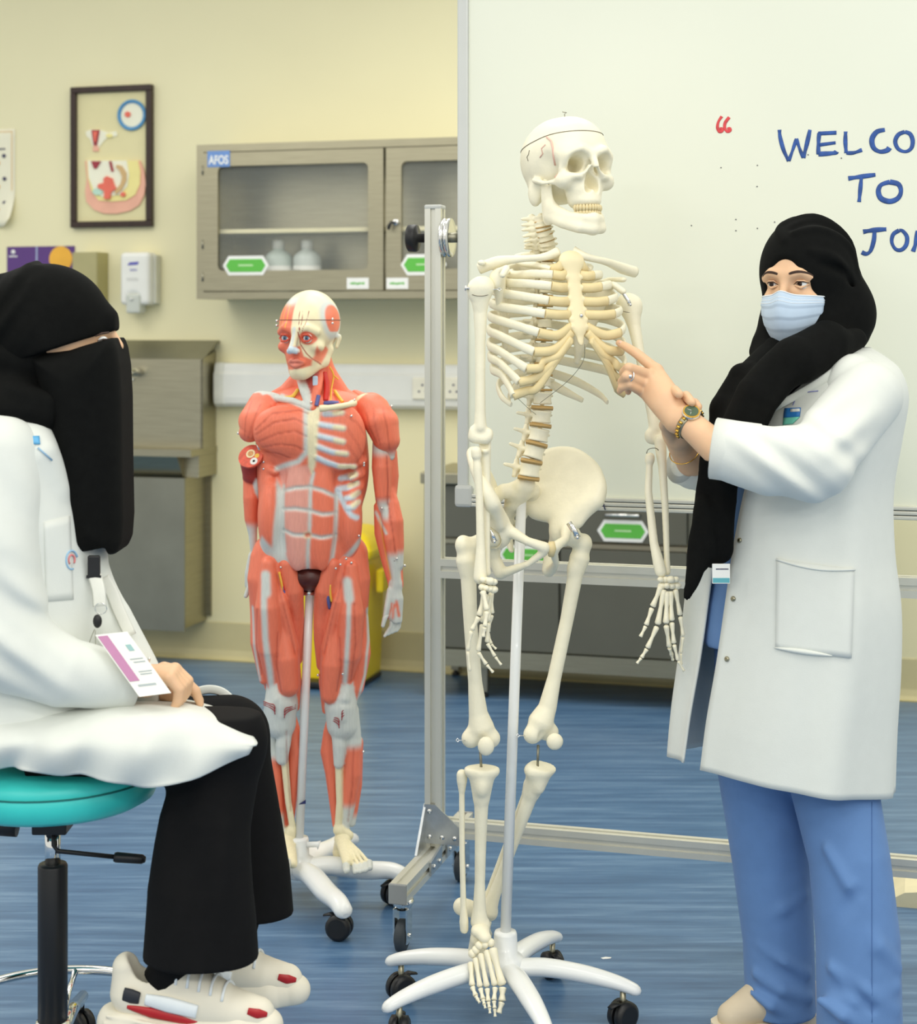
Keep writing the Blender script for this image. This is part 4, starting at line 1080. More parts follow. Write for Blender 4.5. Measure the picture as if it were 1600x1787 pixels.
# ---- limb bones
def bone(name, lo, hi, adds, subs=(), k=0.008, h=0.003, m=M_BONE, parent=None):
    pts = np.array([p for a in adds for p in (a.lo, a.hi)])
    q = SDF(pts.min(0) - 0.012, pts.max(0) + 0.012, h)
    for a in adds: q.add(a, k=k)
    for b in subs: q.sub(b, k=0.004)
    return wlink(name, q.mesh(name), m, SK, parent)
def shaft(a, b, prof, bow=(0, 0, 0)):
    """prof: list of (t, r) along a->b with a bow"""
    a, b = np.array(a), np.array(b); bw_ = np.array(bow)
    pts = [a + (b - a) * t + bw_ * math.sin(t * PI) for t, r in prof]
    return chain(pts, [r for t, r in prof])
DX = np.array((1.0, 0, 0)); DY = np.array((0, 1.0, 0)); DZ = np.array((0, 0, 1.0))
for hd, elb, Ya, Yb in (((838, 503), (838, 766), 3.28, 3.28), ((1099, 532), (1147, 768), 3.42, 3.36)):
    a, b = W(*hd, Ya), W(*elb, Yb); s = -1 if hd[0] < 900 else 1
    ax_ = (b - a) / np.linalg.norm(b - a)
    adds = [shaft(a, b, [(0.0, 0.021), (0.06, 0.0195), (0.16, 0.0135), (0.35, 0.0105), (0.6, 0.0098), (0.82, 0.0105), (0.92, 0.0125)], (0, 0, 0)),
            el(a - s * 0.006 * DX + 0.002 * DZ, (0.0225, 0.0225, 0.0215)), el(a + s * 0.012 * DX - 0.004 * DZ, (0.013, 0.015, 0.018)),
            rc(b + DX * 0.010, b - DX * 0.011 + DZ * 0.002, 0.0112, 0.0108), el(b + s * DX * (-0.018) + DZ * 0.010, (0.0075, 0.009, 0.011)), el(b + s * DX * 0.016 + DZ * 0.012, (0.0065, 0.009, 0.013))]
    hb = bone('humerus', 0, 0, adds, k=0.01)
    rg = [a + np.array((0.0222 * math.cos(t), -0.0222 * math.sin(t), -0.013 + 0.003 * math.cos(2 * t))) for t in np.linspace(0.2, PI - 0.2, 14)]
    wlink('growth_line', MB().tube(rg, 0.0006, 5).mesh('growth_line'), M_SUTURE, SK, hb)
# shoulder fittings
p = W(818, 503, 3.27); wlink('shoulder_bolt', MB().tube([p - DX * 0.006, p + DX * 0.012], 0.003, 8).lathe([(0.0055, 0), (0.0055, 0.004), (0, 0.004)], p - DX * 0.008, 10, 'x').mesh('shoulder_bolt'), M_CHROME, SK)
p = W(868, 505, 3.27); wlink('shoulder_hook', MB().tube([p - DX * 0.02, p, p + np.array((0.004, 0, 0.003)), p + np.array((0.008, 0, 0)), p + np.array((0.004, 0, -0.003)), p], 0.0011, 6).mesh('shoulder_hook'), M_CHROME, SK)
p = W(1088, 512, 3.37); wlink('shoulder_plate', MB().tube([p + np.array((-0.012, 0, 0.008)), p, p + np.array((0.010, 0, -0.016)), p + np.array((0.013, 0, -0.024))], 0.004, 8, flat=(1, 0.4)).ball(p + np.array((0.013, -0.003, -0.023)), 0.0035).mesh('shoulder_plate'), M_CHROME, SK)
# forearms
def forearm(e, w_, Ye, Yw, outer):
    a, b = W(*e, Ye), W(*w_, Yw)
    return a, b
a, b = W(831, 788, 3.27), W(838, 1008, 3.26)
bone('radius', 0, 0, [shaft(a, b, [(0, 0.0105), (0.03, 0.0105), (0.07, 0.007), (0.13, 0.0088), (0.35, 0.0076), (0.75, 0.0085), (0.93, 0.0125), (1, 0.0135)], (0.004, 0, 0))], k=0.004)
a, b = W(846, 772, 3.29), W(850, 1000, 3.28)
bone('ulna', 0, 0, [shaft(a, b, [(0, 0.0125), (0.06, 0.0115), (0.16, 0.010), (0.5, 0.0068), (0.9, 0.006), (1, 0.0075)], (0.002, 0, 0)), el(a - DY * 0.01 - DZ * 0.016, (0.008, 0.008, 0.006))], [el(a - DY * 0.012 - DZ * 0.002, (0.012, 0.01, 0.01))], k=0.005)
a, b = W(1134, 798, 3.335), W(1153, 998, 3.285)
bone('radius', 0, 0, [shaft(a, b, [(0, 0.0098), (0.03, 0.0098), (0.07, 0.0068), (0.3, 0.0076), (0.75, 0.0086), (0.93, 0.0115), (1, 0.0115)], (-0.012, 0, 0))], k=0.004)
a, b = W(1152, 772, 3.35), W(1164, 998, 3.295)
bone('ulna', 0, 0, [shaft(a, b, [(0, 0.0120), (0.06, 0.0115), (0.2, 0.0085), (0.5, 0.007), (0.9, 0.006), (1, 0.0072)], (0.003, 0, 0)), el(a + DZ * 0.006, (0.011, 0.011, 0.010))], k=0.005)
p = W(1138, 791, 3.34); wlink('elbow_wire', MB().tube(spline([p + np.array((-0.012, -0.004, 0.0)), p + np.array((-0.008, -0.008, 0.009)), p + np.array((0.006, -0.008, 0.011)), p + np.array((0.014, 0, 0.004))], 10), 0.0009, 5).mesh('elbow_wire'), M_STEEL_D, SK)
# hands and foot: each small bone a dumb-bell along its joints
def small_bone(nm, a, b, r):
    a, b = np.array(a), np.array(b); d = b - a; L = np.linalg.norm(d)
    ts = (0.0, 0.05, 0.18, 0.5, 0.8, 0.95, 1.0); rs = (0.6, 1.0, 0.92, 0.62, 0.82, 1.0, 0.6)
    wlink(nm, MB().tube([a + d * t for t in ts], [r * q for q in rs], 8).mesh(nm), M_BONE, SK)
def ray_bones(pts, first, r0, rest='phalanx'):
    P = [W(*p) for p in pts]
    for i in range(len(P) - 1):
        a, b = P[i], P[i + 1]; d = (b - a) * 0.03
        small_bone(first if i == 0 else rest, a + d, b - d, r0 * (1.0 - 0.16 * i))
def carpals(c, Y, r, n=8, sx=16, sy=11, ph=0.0):
    for i in range(n):
        row = i // 4; k = i % 4
        x, y = (k - 1.5) * sx / 1.7 + (2 if row else 0), (row - 0.5) * sy
        p = W(c[0] + x * math.cos(ph) - y * math.sin(ph), c[1] + x * math.sin(ph) + y * math.cos(ph), Y + 0.004 * math.sin(i * 2.1))
        rr = r * (0.85 + 0.3 * ((i * 7) % 5) / 5)
        wlink('carpal', MB().ball(p, (rr * 1.1, rr, rr * 0.9), 10, 7).mesh('carpal'), M_BONE, SK)
yr = 3.275
carpals((1166, 1017), yr, 0.0075, 8, 15, 11)
ray_bones([(1154, 1022, yr), (1138, 1060, yr - .005), (1127, 1092, yr - .01), (1117, 1112, yr - .012)], 'metacarpal', 0.0062)
ray_bones([(1159, 1027, yr), (1147, 1092, yr - .01), (1129, 1132, yr - .012), (1119, 1148, yr - .012), (1111, 1158, yr - .012)], 'metacarpal', 0.0066)
ray_bones([(1164, 1030, yr), (1162, 1090, yr - .012), (1168, 1130, yr + 0.0), (1172, 1143, yr + .012), (1174, 1152, yr + .022)], 'metacarpal', 0.0066)
ray_bones([(1170, 1030, yr), (1172, 1085, yr - .008), (1176, 1124, yr - .01), (1183, 1153, yr - .008), (1194, 1172, yr - .006)], 'metacarpal', 0.0062)
ray_bones([(1178, 1027, yr), (1187, 1075, yr), (1192, 1111, yr), (1188, 1140, yr + .004), (1189, 1161, yr + .006)], 'metacarpal', 0.0056)
yl = 3.24
carpals((851, 1020), yl, 0.0078, 8, 11, 13, 0.2)
ray_bones([(846, 1034, yl), (836, 1076, yl - .01), (823, 1100, yl - .012), (816, 1136, yl - .01), (820, 1172, yl - .01)], 'metacarpal', 0.0066)
ray_bones([(850, 1036, yl + .012), (842, 1088, yl + .005), (834, 1138, yl + .0), (849, 1160, yl - .0), (861, 1174, yl)], 'metacarpal', 0.0064)
ray_bones([(854, 1036, yl + .024), (852, 1086, yl + .018), (850, 1122, yl + .016), (864, 1146, yl + .012), (875, 1161, yl + .01)], 'metacarpal', 0.006)
ray_bones([(857, 1032, yl + .034), (858, 1072, yl + .03), (851, 1104, yl + .03), (857, 1124, yl + .03), (866, 1133, yl + .03)], 'metacarpal', 0.0056)
ray_bones([(842, 1030, yl - .012), (850, 1066, yl - .024), (846, 1094, yl - .03), (843, 1112, yl - .03)], 'metacarpal', 0.0064)
# ---- pelvis
PTH = math.radians(30)
PC = W(926, 934, 3.385); PF = Fr(PC, PTH)
def L_(l, f, u): return (l, -f, u)
pv = SDF((-0.17, -0.10, -0.12), (0.17, 0.13, 0.20), 0.0034)
for s in (1, -1):
    crest = spline([L_(s * 0.036, -0.098, 0.080), L_(s * 0.052, -0.104, 0.120), L_(s * 0.088, -0.080, 0.158), L_(s * 0.122, -0.036, 0.164), L_(s * 0.141, 0.012, 0.138), L_(s * 0.138, 0.046, 0.098), L_(s * 0.122, 0.052, 0.066)], 25)
    root_ = spline([L_(s * 0.05, -0.07, 0.045), L_(s * 0.066, -0.045, 0.042), L_(s * 0.08, -0.01, 0.038), L_(s * 0.09, 0.02, 0.03)], 25)
    for i in range(25):
        mid = (crest[i] + root_[i]) / 2 + np.array((-s * 0.006, 0.008, -0.004))
        rcst = 0.0062 + 0.0016 * math.sin(i / 24 * PI)
        pv.add(chain([root_[i], mid, crest[i]], [0.0085, 0.0066, rcst]), k=0.022)
    for i in range(24): pv.add(rc(crest[i], crest[i + 1], 0.0068, 0.0068), k=0.006)
    hc = np.array(L_(s * 0.086, 0.0, 0.0))
    pv.add(el(hc + np.array((-s * 0.006, 0.0, 0.008)), (0.030, 0.032, 0.034)), k=0.012)
    pv.add(chain([L_(s * 0.072, 0.022, 0.016), L_(s * 0.045, 0.058, -0.004), L_(s * 0.012, 0.072, -0.016)], [0.013, 0.0085, 0.011]), k=0.008)
    pv.add(chain([L_(s * 0.012, 0.068, -0.026), L_(s * 0.034, 0.045, -0.052), L_(s * 0.054, 0.0, -0.072)], [0.0085, 0.0065, 0.010]), k=0.006)
    pv.add(chain([L_(s * 0.078, -0.018, -0.012), L_(s * 0.068, -0.03, -0.048), L_(s * 0.058, -0.018, -0.076)], [0.016, 0.013, 0.014]), k=0.010)
    pv.add(rc(L_(s * 0.115, 0.048, 0.058), L_(s * 0.095, 0.034, 0.026), 0.0075, 0.009), k=0.008)
    pv.sub(el(hc + np.array((s * 0.02, -0.006, -0.004)), (0.0275, 0.0275, 0.0275)), k=0.003)
link('pelvis', pv.mesh('pelvis'), M_BONE, SK, tuple(PC - np.array(SK.location)), (0, math.radians(2), PTH))
wlink('pubic_disc', MB().tube([PF(-0.001, 0.0785, -0.004), PF(0.0, 0.079, -0.018), PF(0.001, 0.074, -0.034)], [0.006, 0.0085, 0.006], 10, flat=(1, 0.7)).mesh('pubic_disc'), M_CART, SK)
sa = SDF((-0.07, -0.03, -0.06), (0.07, 0.11, 0.13), 0.0034)
# sacrum: x left, y back, z up, relative to the pelvis frame
sa.add(rc((0, 0.030, 0.098), (0, 0.062, 0.062), 0.024, 0.02, flat=((0, 1, 0.6), 1.3)), k=0.01)
sa.add(chain([(0, 0.066, 0.066), (0, 0.09, 0.03), (0, 0.09, -0.01), (0, 0.072, -0.04)], [0.019, 0.015, 0.011, 0.006], flat=((0, 1, 0.1), 1.4)), k=0.012)
for s in (1, -1):
    sa.add(chain([(0, 0.045, 0.088), (s * 0.036, 0.052, 0.086), (s * 0.05, 0.07, 0.07)], [0.017, 0.015, 0.012]), k=0.012)
    sa.add(chain([(s * 0.048, 0.07, 0.072), (s * 0.036, 0.09, 0.028), (s * 0.014, 0.092, -0.008)], [0.013, 0.009, 0.006]), k=0.014)
    for j in range(4): sa.sub(rc((s * (0.021 - 0.003 * j), 0.03, 0.062 - 0.023 * j), (s * (0.021 - 0.003 * j), 0.09, 0.056 - 0.023 * j), 0.0042, 0.0032), k=0.002)
link('sacrum', sa.mesh('sacrum'), M_BONE, SK, tuple(PC - np.array(SK.location)), (0, math.radians(2), PTH))
for s, px_, py_ in ((1, 1003, 928), (-1, 858, 935)):
    p = W(px_, py_, 3.325 if s > 0 else 3.29); wlink('hip_plate', MB().tube([p + np.array((-0.012, 0.004, 0.018)), p, p + np.array((0.006, 0.0, -0.012))], 0.006, 8, flat=(1, 0.3)).ball(p + np.array((0.005, -0.003, -0.011)), 0.004).mesh('hip_plate'), M_CHROME, SK)
# ---- legs
def femur(head, troch, knee, Yh, Yt, Yk, s, tw=0.0):
    h, tr_, kn = W(*head, Yh), W(*troch, Yt), W(*knee, Yk)
    top = tr_ * 0.72 + h * 0.28 - DZ * 0.012
    ax_ = (kn - tr_) / np.linalg.norm(kn - tr_)
    lat = np.array((math.cos(tw), math.sin(tw), 0.0)) * s
    sh0 = tr_ + ax_ * 0.03 - lat * 0.006
    adds = [el(h, (0.0232, 0.0232, 0.0232)), rc(h * .8 + tr_ * .2, tr_ * .7 + h * .3 - DZ * 0.006, 0.0145, 0.0165), el(tr_ - lat * 0.002 + DZ * 0.002, (0.016, 0.018, 0.020)),
            chain([sh0, tr_ + (kn - tr_) * 0.16 - lat * 0.007, tr_ + (kn - tr_) * 0.4 - lat * 0.002, tr_ + (kn - tr_) * 0.7, tr_ + (kn - tr_) * 0.86, kn + DZ * 0.028], [0.021, 0.0158, 0.0138, 0.0142, 0.019, 0.026]),
            el(sh0 - lat * 0.018 - DZ * 0.02, (0.008, 0.009, 0.013)),
            rc(kn + lat * 0.020 + DZ * 0.004, kn + lat * 0.018 + DY * 0.016, 0.019, 0.018), rc(kn - lat * 0.020 + DZ * 0.004, kn - lat * 0.018 + DY * 0.016, 0.019, 0.018)]
    return bone('femur', 0, 0, adds, [el(kn - DY * 0.026 - DZ * 0.004, (0.008, 0.012, 0.02))], k=0.012)
femur((862, 934), (806, 953), (839, 1292), 3.345, 3.32, 3.33, -1)
femur((992, 932), (1021, 950), (944, 1283), 3.41, 3.43, 3.39, 1, 0.5)
wlink('patella', MB().ball(W(848, 1302, 3.292), (0.0165, 0.010, 0.019), 16, 10).mesh('patella'), M_BONE, SK)
wlink('patella', MB().ball(W(968, 1294, 3.36), (0.017, 0.011, 0.017), 16, 10).mesh('patella'), M_BONE, SK)
for p in (W(801, 1292, 3.31), W(906, 1284, 3.37)):
    wlink('knee_hook', MB().tube([p + DX * 0.012, p, p + np.array((-0.003, 0, 0.004)), p + np.array((-0.006, 0, 0)), p + np.array((-0.003, 0, -0.004)), p], 0.001, 6).mesh('knee_hook'), M_CHROME, SK)
def tibia(top, bot, Ya, Yb, lat, wplat=0.032):
    a, b = W(*top, Ya), W(*bot, Yb); lat = np.array(lat, float); ax_ = (b - a) / np.linalg.norm(b - a)
    fwd = np.cross(lat, ax_); fwd = fwd if fwd[1] < 0 else -fwd
    adds = [rc(a + lat * (wplat - .012) + ax_ * 0.008, a - lat * (wplat - .012) + ax_ * 0.008, 0.016, 0.016, flat=(ax_, 1.25)), rc(a + ax_ * 0.012, a + ax_ * 0.06, 0.025, 0.015),
            chain([a + ax_ * 0.03, a + (b - a) * 0.2, a + (b - a) * 0.45, a + (b - a) * 0.75, a + (b - a) * 0.92, b], [0.02, 0.0148, 0.0118, 0.0105, 0.0135, 0.0175]), el(a + ax_ * 0.038 + fwd * 0.018, (0.009, 0.009, 0.014)), el(b + lat * 0.014 + ax_ * 0.010, (0.008, 0.010, 0.012))]
    return bone('tibia', 0, 0, adds, [half(ax_, a + ax_ * 0.0005)], k=0.012)
tibia((841, 1338), (836, 1608), 3.33, 3.35, (1, 0, 0))
tibia((945, 1336), (853, 1588), 3.395, 3.47, (0.9, 0.4, 0.1))
a, b = W(806, 1352, 3.345), W(810, 1622, 3.355)
bone('fibula', 0, 0, [shaft(a, b, [(0, 0.011), (0.04, 0.0105), (0.12, 0.006), (0.5, 0.0058), (0.85, 0.0062), (0.95, 0.0095), (1, 0.0085)], (-0.002, 0, 0))], k=0.005)
a, b = W(925, 1360, 3.44), W(842, 1585, 3.52)
bone('fibula', 0, 0, [shaft(a, b, [(0, 0.010), (0.04, 0.0105), (0.12, 0.006), (0.5, 0.0058), (0.85, 0.0062), (0.95, 0.009), (1, 0.0085)])], k=0.005)
for a, b in ((W(838, 1310, 3.33), W(840, 1345, 3.33)), (W(939, 1300, 3.39), W(938, 1345, 3.39))):
    wlink('knee_rod', MB().tube([a, b], 0.0026, 8).mesh('knee_rod'), M_STEEL_D, SK)
# near foot
bone('talus', 0, 0, [el(W(838, 1624, 3.335), (0.019, 0.022, 0.014)), el(W(846, 1636, 3.315), (0.013, 0.014, 0.011))], k=0.008)
bone('calcaneus', 0, 0, [rc(W(834, 1638, 3.345), W(832, 1664, 3.41), 0.016, 0.019)], k=0.008)
for c in ((836, 1650), (846, 1648), (856, 1645), (830, 1658), (824, 1664)):
    wlink('tarsal', MB().ball(W(*c, 3.312), (0.0085, 0.011, 0.0085), 10, 8).mesh('tarsal'), M_BONE, SK)
ray_bones([(858, 1652, 3.305), (877, 1722, 3.27), (876, 1748, 3.255), (870, 1769, 3.245)], 'metatarsal', 0.0098)
ray_bones([(848, 1656, 3.305), (864, 1722, 3.265), (862, 1746, 3.25), (863, 1760, 3.243), (864, 1775, 3.237)], 'metatarsal', 0.0068)
ray_bones([(838, 1662, 3.305), (850, 1724, 3.265), (852, 1748, 3.25), (854, 1759, 3.243), (855, 1769, 3.238)], 'metatarsal', 0.0066)
ray_bones([(829, 1670, 3.305), (838, 1724, 3.265), (843, 1744, 3.25), (845, 1753, 3.243), (847, 1760, 3.238)], 'metatarsal', 0.0064)
ray_bones([(821, 1678, 3.305), (824, 1722, 3.27), (830, 1738, 3.255), (834, 1745, 3.25), (837, 1750, 3.245)], 'metatarsal', 0.0068)
# far foot, seen from behind the near shin
bone('calcaneus', 0, 0, [rc(W(806, 1582, 3.46), W(836, 1590, 3.50), 0.0185, 0.016)], k=0.008)
bone('talus', 0, 0, [el(W(852, 1594, 3.5), (0.02, 0.022, 0.016))], k=0.008)
ray_bones([(850, 1608, 3.53), (852, 1632, 3.58), (853, 1645, 3.60)], 'metatarsal', 0.009)
ray_bones([(840, 1606, 3.53), (838, 1632, 3.58), (837, 1645, 3.60)], 'metatarsal', 0.007)
ray_bones([(830, 1606, 3.53), (826, 1632, 3.58), (824, 1645, 3.60)], 'metatarsal', 0.007)
# ---- stand
SKHX, SKHY = SK_HUB[0], SK_HUB[1]
def star_stand(root, hub, pole_top, arms, zh, rp, hz, caster_r, m=M_WHITEPAINT, ar=(0.022, 0.02, 0.013), tip_z=0.078):
    hx, hy = hub
    bt = Vector((hx, hy, zh + hz))
    wlink('pole', MB().tube([bt, Vector(pole_top)], rp, 18).mesh('pole'), m, root)
    wlink('hub', MB().lathe([(0.03, zh - 0.04), (0.038, zh - 0.034), (0.039, zh - 0.004), (0.035, zh + 0.006), (0.0245, zh + 0.012), (0.0235, zh + 0.05), (0.0215, zh + 0.056), (0.0, zh + 0.056)], (hx, hy, 0), 28).mesh('hub'), m, root)
    for ang, r in arms:
        a = math.radians(ang); dx, dy = math.cos(a), math.sin(a)
        C = spline([(hx + dx * q * r, hy + dy * q * r, z) for q, z in ((0.08, zh - 0.018), (0.3, zh - 0.010), (0.6, zh - 0.016), (0.85, tip_z + 0.012), (1.0, tip_z - 0.002))], 22)
        tt = np.linspace(0, 1, 22); R = np.interp(tt, [0, 0.5, 0.93, 1.0], [ar[0], ar[1], ar[2], ar[2] * 0.35])
        arm = wlink('base_arm', MB().tube(C, list(R), 14, flat=(0.85, 1.05), up=(0, 0, 1)).mesh('base_arm'), m, root)
        cx, cy = hx + dx * r * 0.87, hy + dy * r * 0.87
        wa = a + 0.9
        cs = wlink('caster', MB().tube([(cx, cy, tip_z), (cx, cy, caster_r * 1.2)], 0.006, 10).mesh('caster'), M_STEEL, root)
        for sgn in (1, -1):
            ox, oy = -math.sin(wa) * 0.011 * sgn, math.cos(wa) * 0.011 * sgn
            g = MB(); ax_ = Vector((-math.sin(wa) * sgn, math.cos(wa) * sgn, 0))
            c0 = Vector((cx + ox * 0.2, cy + oy * 0.2, caster_r)); pts = [c0 + ax_ * t for t in (0.001, 0.003, 0.014, 0.018)]
            g.tube(pts, [caster_r * 0.94, caster_r, caster_r * 0.97, caster_r * 0.72], 22)
            link('wheel', g.mesh('wheel'), M_BLACKP, cs)
        hd = Vector((math.cos(wa), math.sin(wa), 0))
        link('brake_tab', MB().tube([Vector((cx, cy, caster_r * 1.75)) - hd * 0.004, Vector((cx, cy, caster_r * 1.9)) - hd * caster_r * 0.7, Vector((cx, cy, caster_r * 1.75)) - hd * caster_r * 1.25], [0.009, 0.009, 0.006], 8, flat=(0.4, 1.1), up=(0, 0, 1)).mesh('brake_tab'), M_BLACKP, cs)
star_stand(SK, (SKHX, SKHY), W(911, 835, 3.44), ((160, 0.262), (212, 0.285), (-75, 0.285), (-14, 0.275), (62, 0.26)), 0.118, 0.0108, 0.05, 0.029)
# ================================================================== standing muscle figure on a wheeled stand
MY = 4.05; U = MY / F_PX                      # one photo pixel at the figure's depth, in metres
MH = W(522, 1570, MY); MH[2] = 0.0
MF = empty('muscle_figure', MH, 0, 'red and white painted anatomical muscle figure on a white wheeled stand', 'anatomy model')
RED = np.array(lin((238, 124, 94))); DRED = np.array(lin((160, 56, 46))); WHT = np.array(lin((208, 212, 206))); CRM = np.array(lin((238, 228, 190)))
PNK = np.array(lin((232, 162, 146))); BLW = np.array(lin((206, 222, 232))); YLW = np.array(lin((240, 186, 70))); LIP = np.array(lin((226, 132, 112)))
M_MUS = mat('painted_muscle', (255, 255, 255), 0.38, var=0.05, scale=26, stretch=(9, 9, 1.2), attr=True, bump=0.14, bscale=55)
M_MUSP = mat('painted_head', (255, 255, 255), 0.36, var=0.05, scale=30, attr=True)
M_VEIN = mat('vein_blue', (92, 98, 158), 0.4); M_ART = mat('artery_red', (206, 44, 34), 0.35); M_NERVE = mat('nerve_yellow', (242, 190, 74), 0.4)
M_DARKCAV = mat('dark_cavity', (78, 32, 26), 0.35, var=0.3, scale=40)
M_SEAM = mat('dark_seam', (92, 40, 34), 0.5)

def G(px, py, d=0.0): return W(px, py, MY - d * U)
def gel(c, r, R=None, col=None): return el(G(*c), (r[0] * U, r[1] * U, r[2] * U), R, col)
def gch(pts, rads, col=None, flat=None): return chain([G(*p) for p in pts], [r * U for r in rads], col, flat)
def pxy(V, d=0.0):
    Y = MY - d * U
    return CX + V[:, 0] * F_PX / Y, HY + (CAMZ - V[:, 2]) * F_PX / Y
def sstep(x, a, b):
    t = np.clip((x - a) / (b - a), 0, 1); return t * t * (3 - 2 * t)
def seg_dist(u, v, pts):
    d = np.full(u.shape, 1e6)
    for (x0, y0), (x1, y1) in zip(pts, pts[1:]):
        dx, dy = x1 - x0, y1 - y0; t = np.clip(((u - x0) * dx + (v - y0) * dy) / max(dx * dx + dy * dy, 1e-9), 0, 1)
        d = np.minimum(d, np.hypot(u - x0 - t * dx, v - y0 - t * dy))
    return d
def line_m(u, v, pts, w, soft=2.0): return 1 - sstep(seg_dist(u, v, pts), w / 2 - soft / 2, w / 2 + soft / 2)
def poly_m(u, v, pts, soft=3.0):
    ins = np.zeros(u.shape, bool); n = len(pts)
    for i in range(n):
        x0, y0 = pts[i]; x1, y1 = pts[(i + 1) % n]
        c = ((y0 > v) != (y1 > v)) & (u < (x1 - x0) * (v - y0) / ((y1 - y0) if abs(y1 - y0) > 1e-9 else 1e-9) + x0); ins ^= c
    d = seg_dist(u, v, list(pts) + [pts[0]]); d = np.where(ins, -d, d)
    return 1 - sstep(d, -soft / 2, soft / 2)
def mixc(col, m, c): return col * (1 - m[:, None]) + np.array(c)[None, :] * m[:, None]
def band(a, b, inner=RED, outer=WHT, soft=9.0):
    """inner colour between photo rows a and b, tendon colour beyond"""
    def f(V):
        _, v = pxy(V); m = sstep(v, a - soft, a + soft) * (1 - sstep(v, b - soft, b + soft))
        return outer[None, :] * (1 - m[:, None]) + inner[None, :] * m[:, None]
    return f
def mbuild(name, q, m=M_MUS, **kw): return wlink(name, q.mesh(name, **kw), m, MF)
def gsdf(x0, y0, x1, y1, d0, d1, h):
    a, b = G(x0, y1, d1), G(x1, y0, d0)
    lo = np.minimum(a, b); hi = np.maximum(a, b); return SDF(lo, hi, h)

# ---- torso
q = gsdf(425, 660, 660, 1030, -85, 100, 0.0034)
q.add(gel((545, 762, 0), (90, 62, 84)), gel((541, 895, 0), (79, 50, 100)), gel((537, 965, -8), (96, 52, 44)), k=0.03)
q.add(gch([(478, 712, -12), (545, 690, -18), (612, 712, -12)], [26, 24, 26]), k=0.025)
q.add(gel((498, 752, 44), (54, 24, 44), rotm(0, 0.2, -0.15)), gel((466, 752, 30), (24, 22, 34)), k=0.012)
q.add(gel((594, 762, 44), (44, 18, 58)), k=0.02)
q.add(gel((520, 895, 42), (24, 16, 100)), gel((562, 895, 42), (23, 16, 100)), k=0.012)
q.add(gel((472, 900, 18), (22, 38, 70)), gel((612, 905, 18), (20, 38, 70)), k=0.02)
q.add(gel((466, 810, -14), (18, 44, 70)), gel((626, 810, -14), (18, 44, 70)), k=0.02)
for i, yy in enumerate((815, 838, 861, 884)):
    q.add(gch([(462 + i * 1.5, yy, 20), (480, yy + 9, 32)], [7, 5]), k=0.008)
    q.add(gch([(634 - i * 3, yy - 12, 20), (616 - i, yy - 2, 42)], [7, 6]), k=0.006)
q.cut(half((0, 0.12, -1), G(540, 1003, 50)), k=0.004)
q.sub(gel((541, 1016, 26), (44, 60, 24)), k=0.004)
RIBS = [[(566, 722), (580, 722), (596, 720)], [(557, 740), (578, 744), (599, 747)], [(555, 760), (580, 766), (599, 771)], [(554, 779), (580, 789), (604, 792)], [(551, 798), (572, 808), (592, 815), (617, 816)], [(592, 838), (606, 836), (619, 830)], [(588, 856), (604, 853), (621, 846)], [(603, 871), (614, 869), (623, 863)], [(606, 887), (616, 886), (623, 879)]]
MARG = [(588, 858), (594, 872), (603, 888), (613, 900), (622, 905)]
ALBA = [(546, 826), (541, 850), (540, 905), (539, 932), (536, 960), (535, 1000)]
SEMI = [(586, 858), (585, 900), (583, 940), (578, 975), (573, 1000)]
HL = [[(493, 858), (515, 852), (540, 851), (562, 856), (585, 868)], [(493, 890), (515, 888), (540, 892), (562, 898), (584, 897)], [(494, 927), (512, 934), (540, 935), (560, 939), (583, 936)]]
PECL = [[(444, 752), (475, 722), (520, 716), (538, 722)], [(445, 760), (480, 737), (515, 731), (536, 742)], [(450, 772), (485, 757), (515, 752), (536, 762)], [(456, 782), (490, 775), (515, 778), (530, 786)], [(462, 790), (485, 792), (505, 800)]]
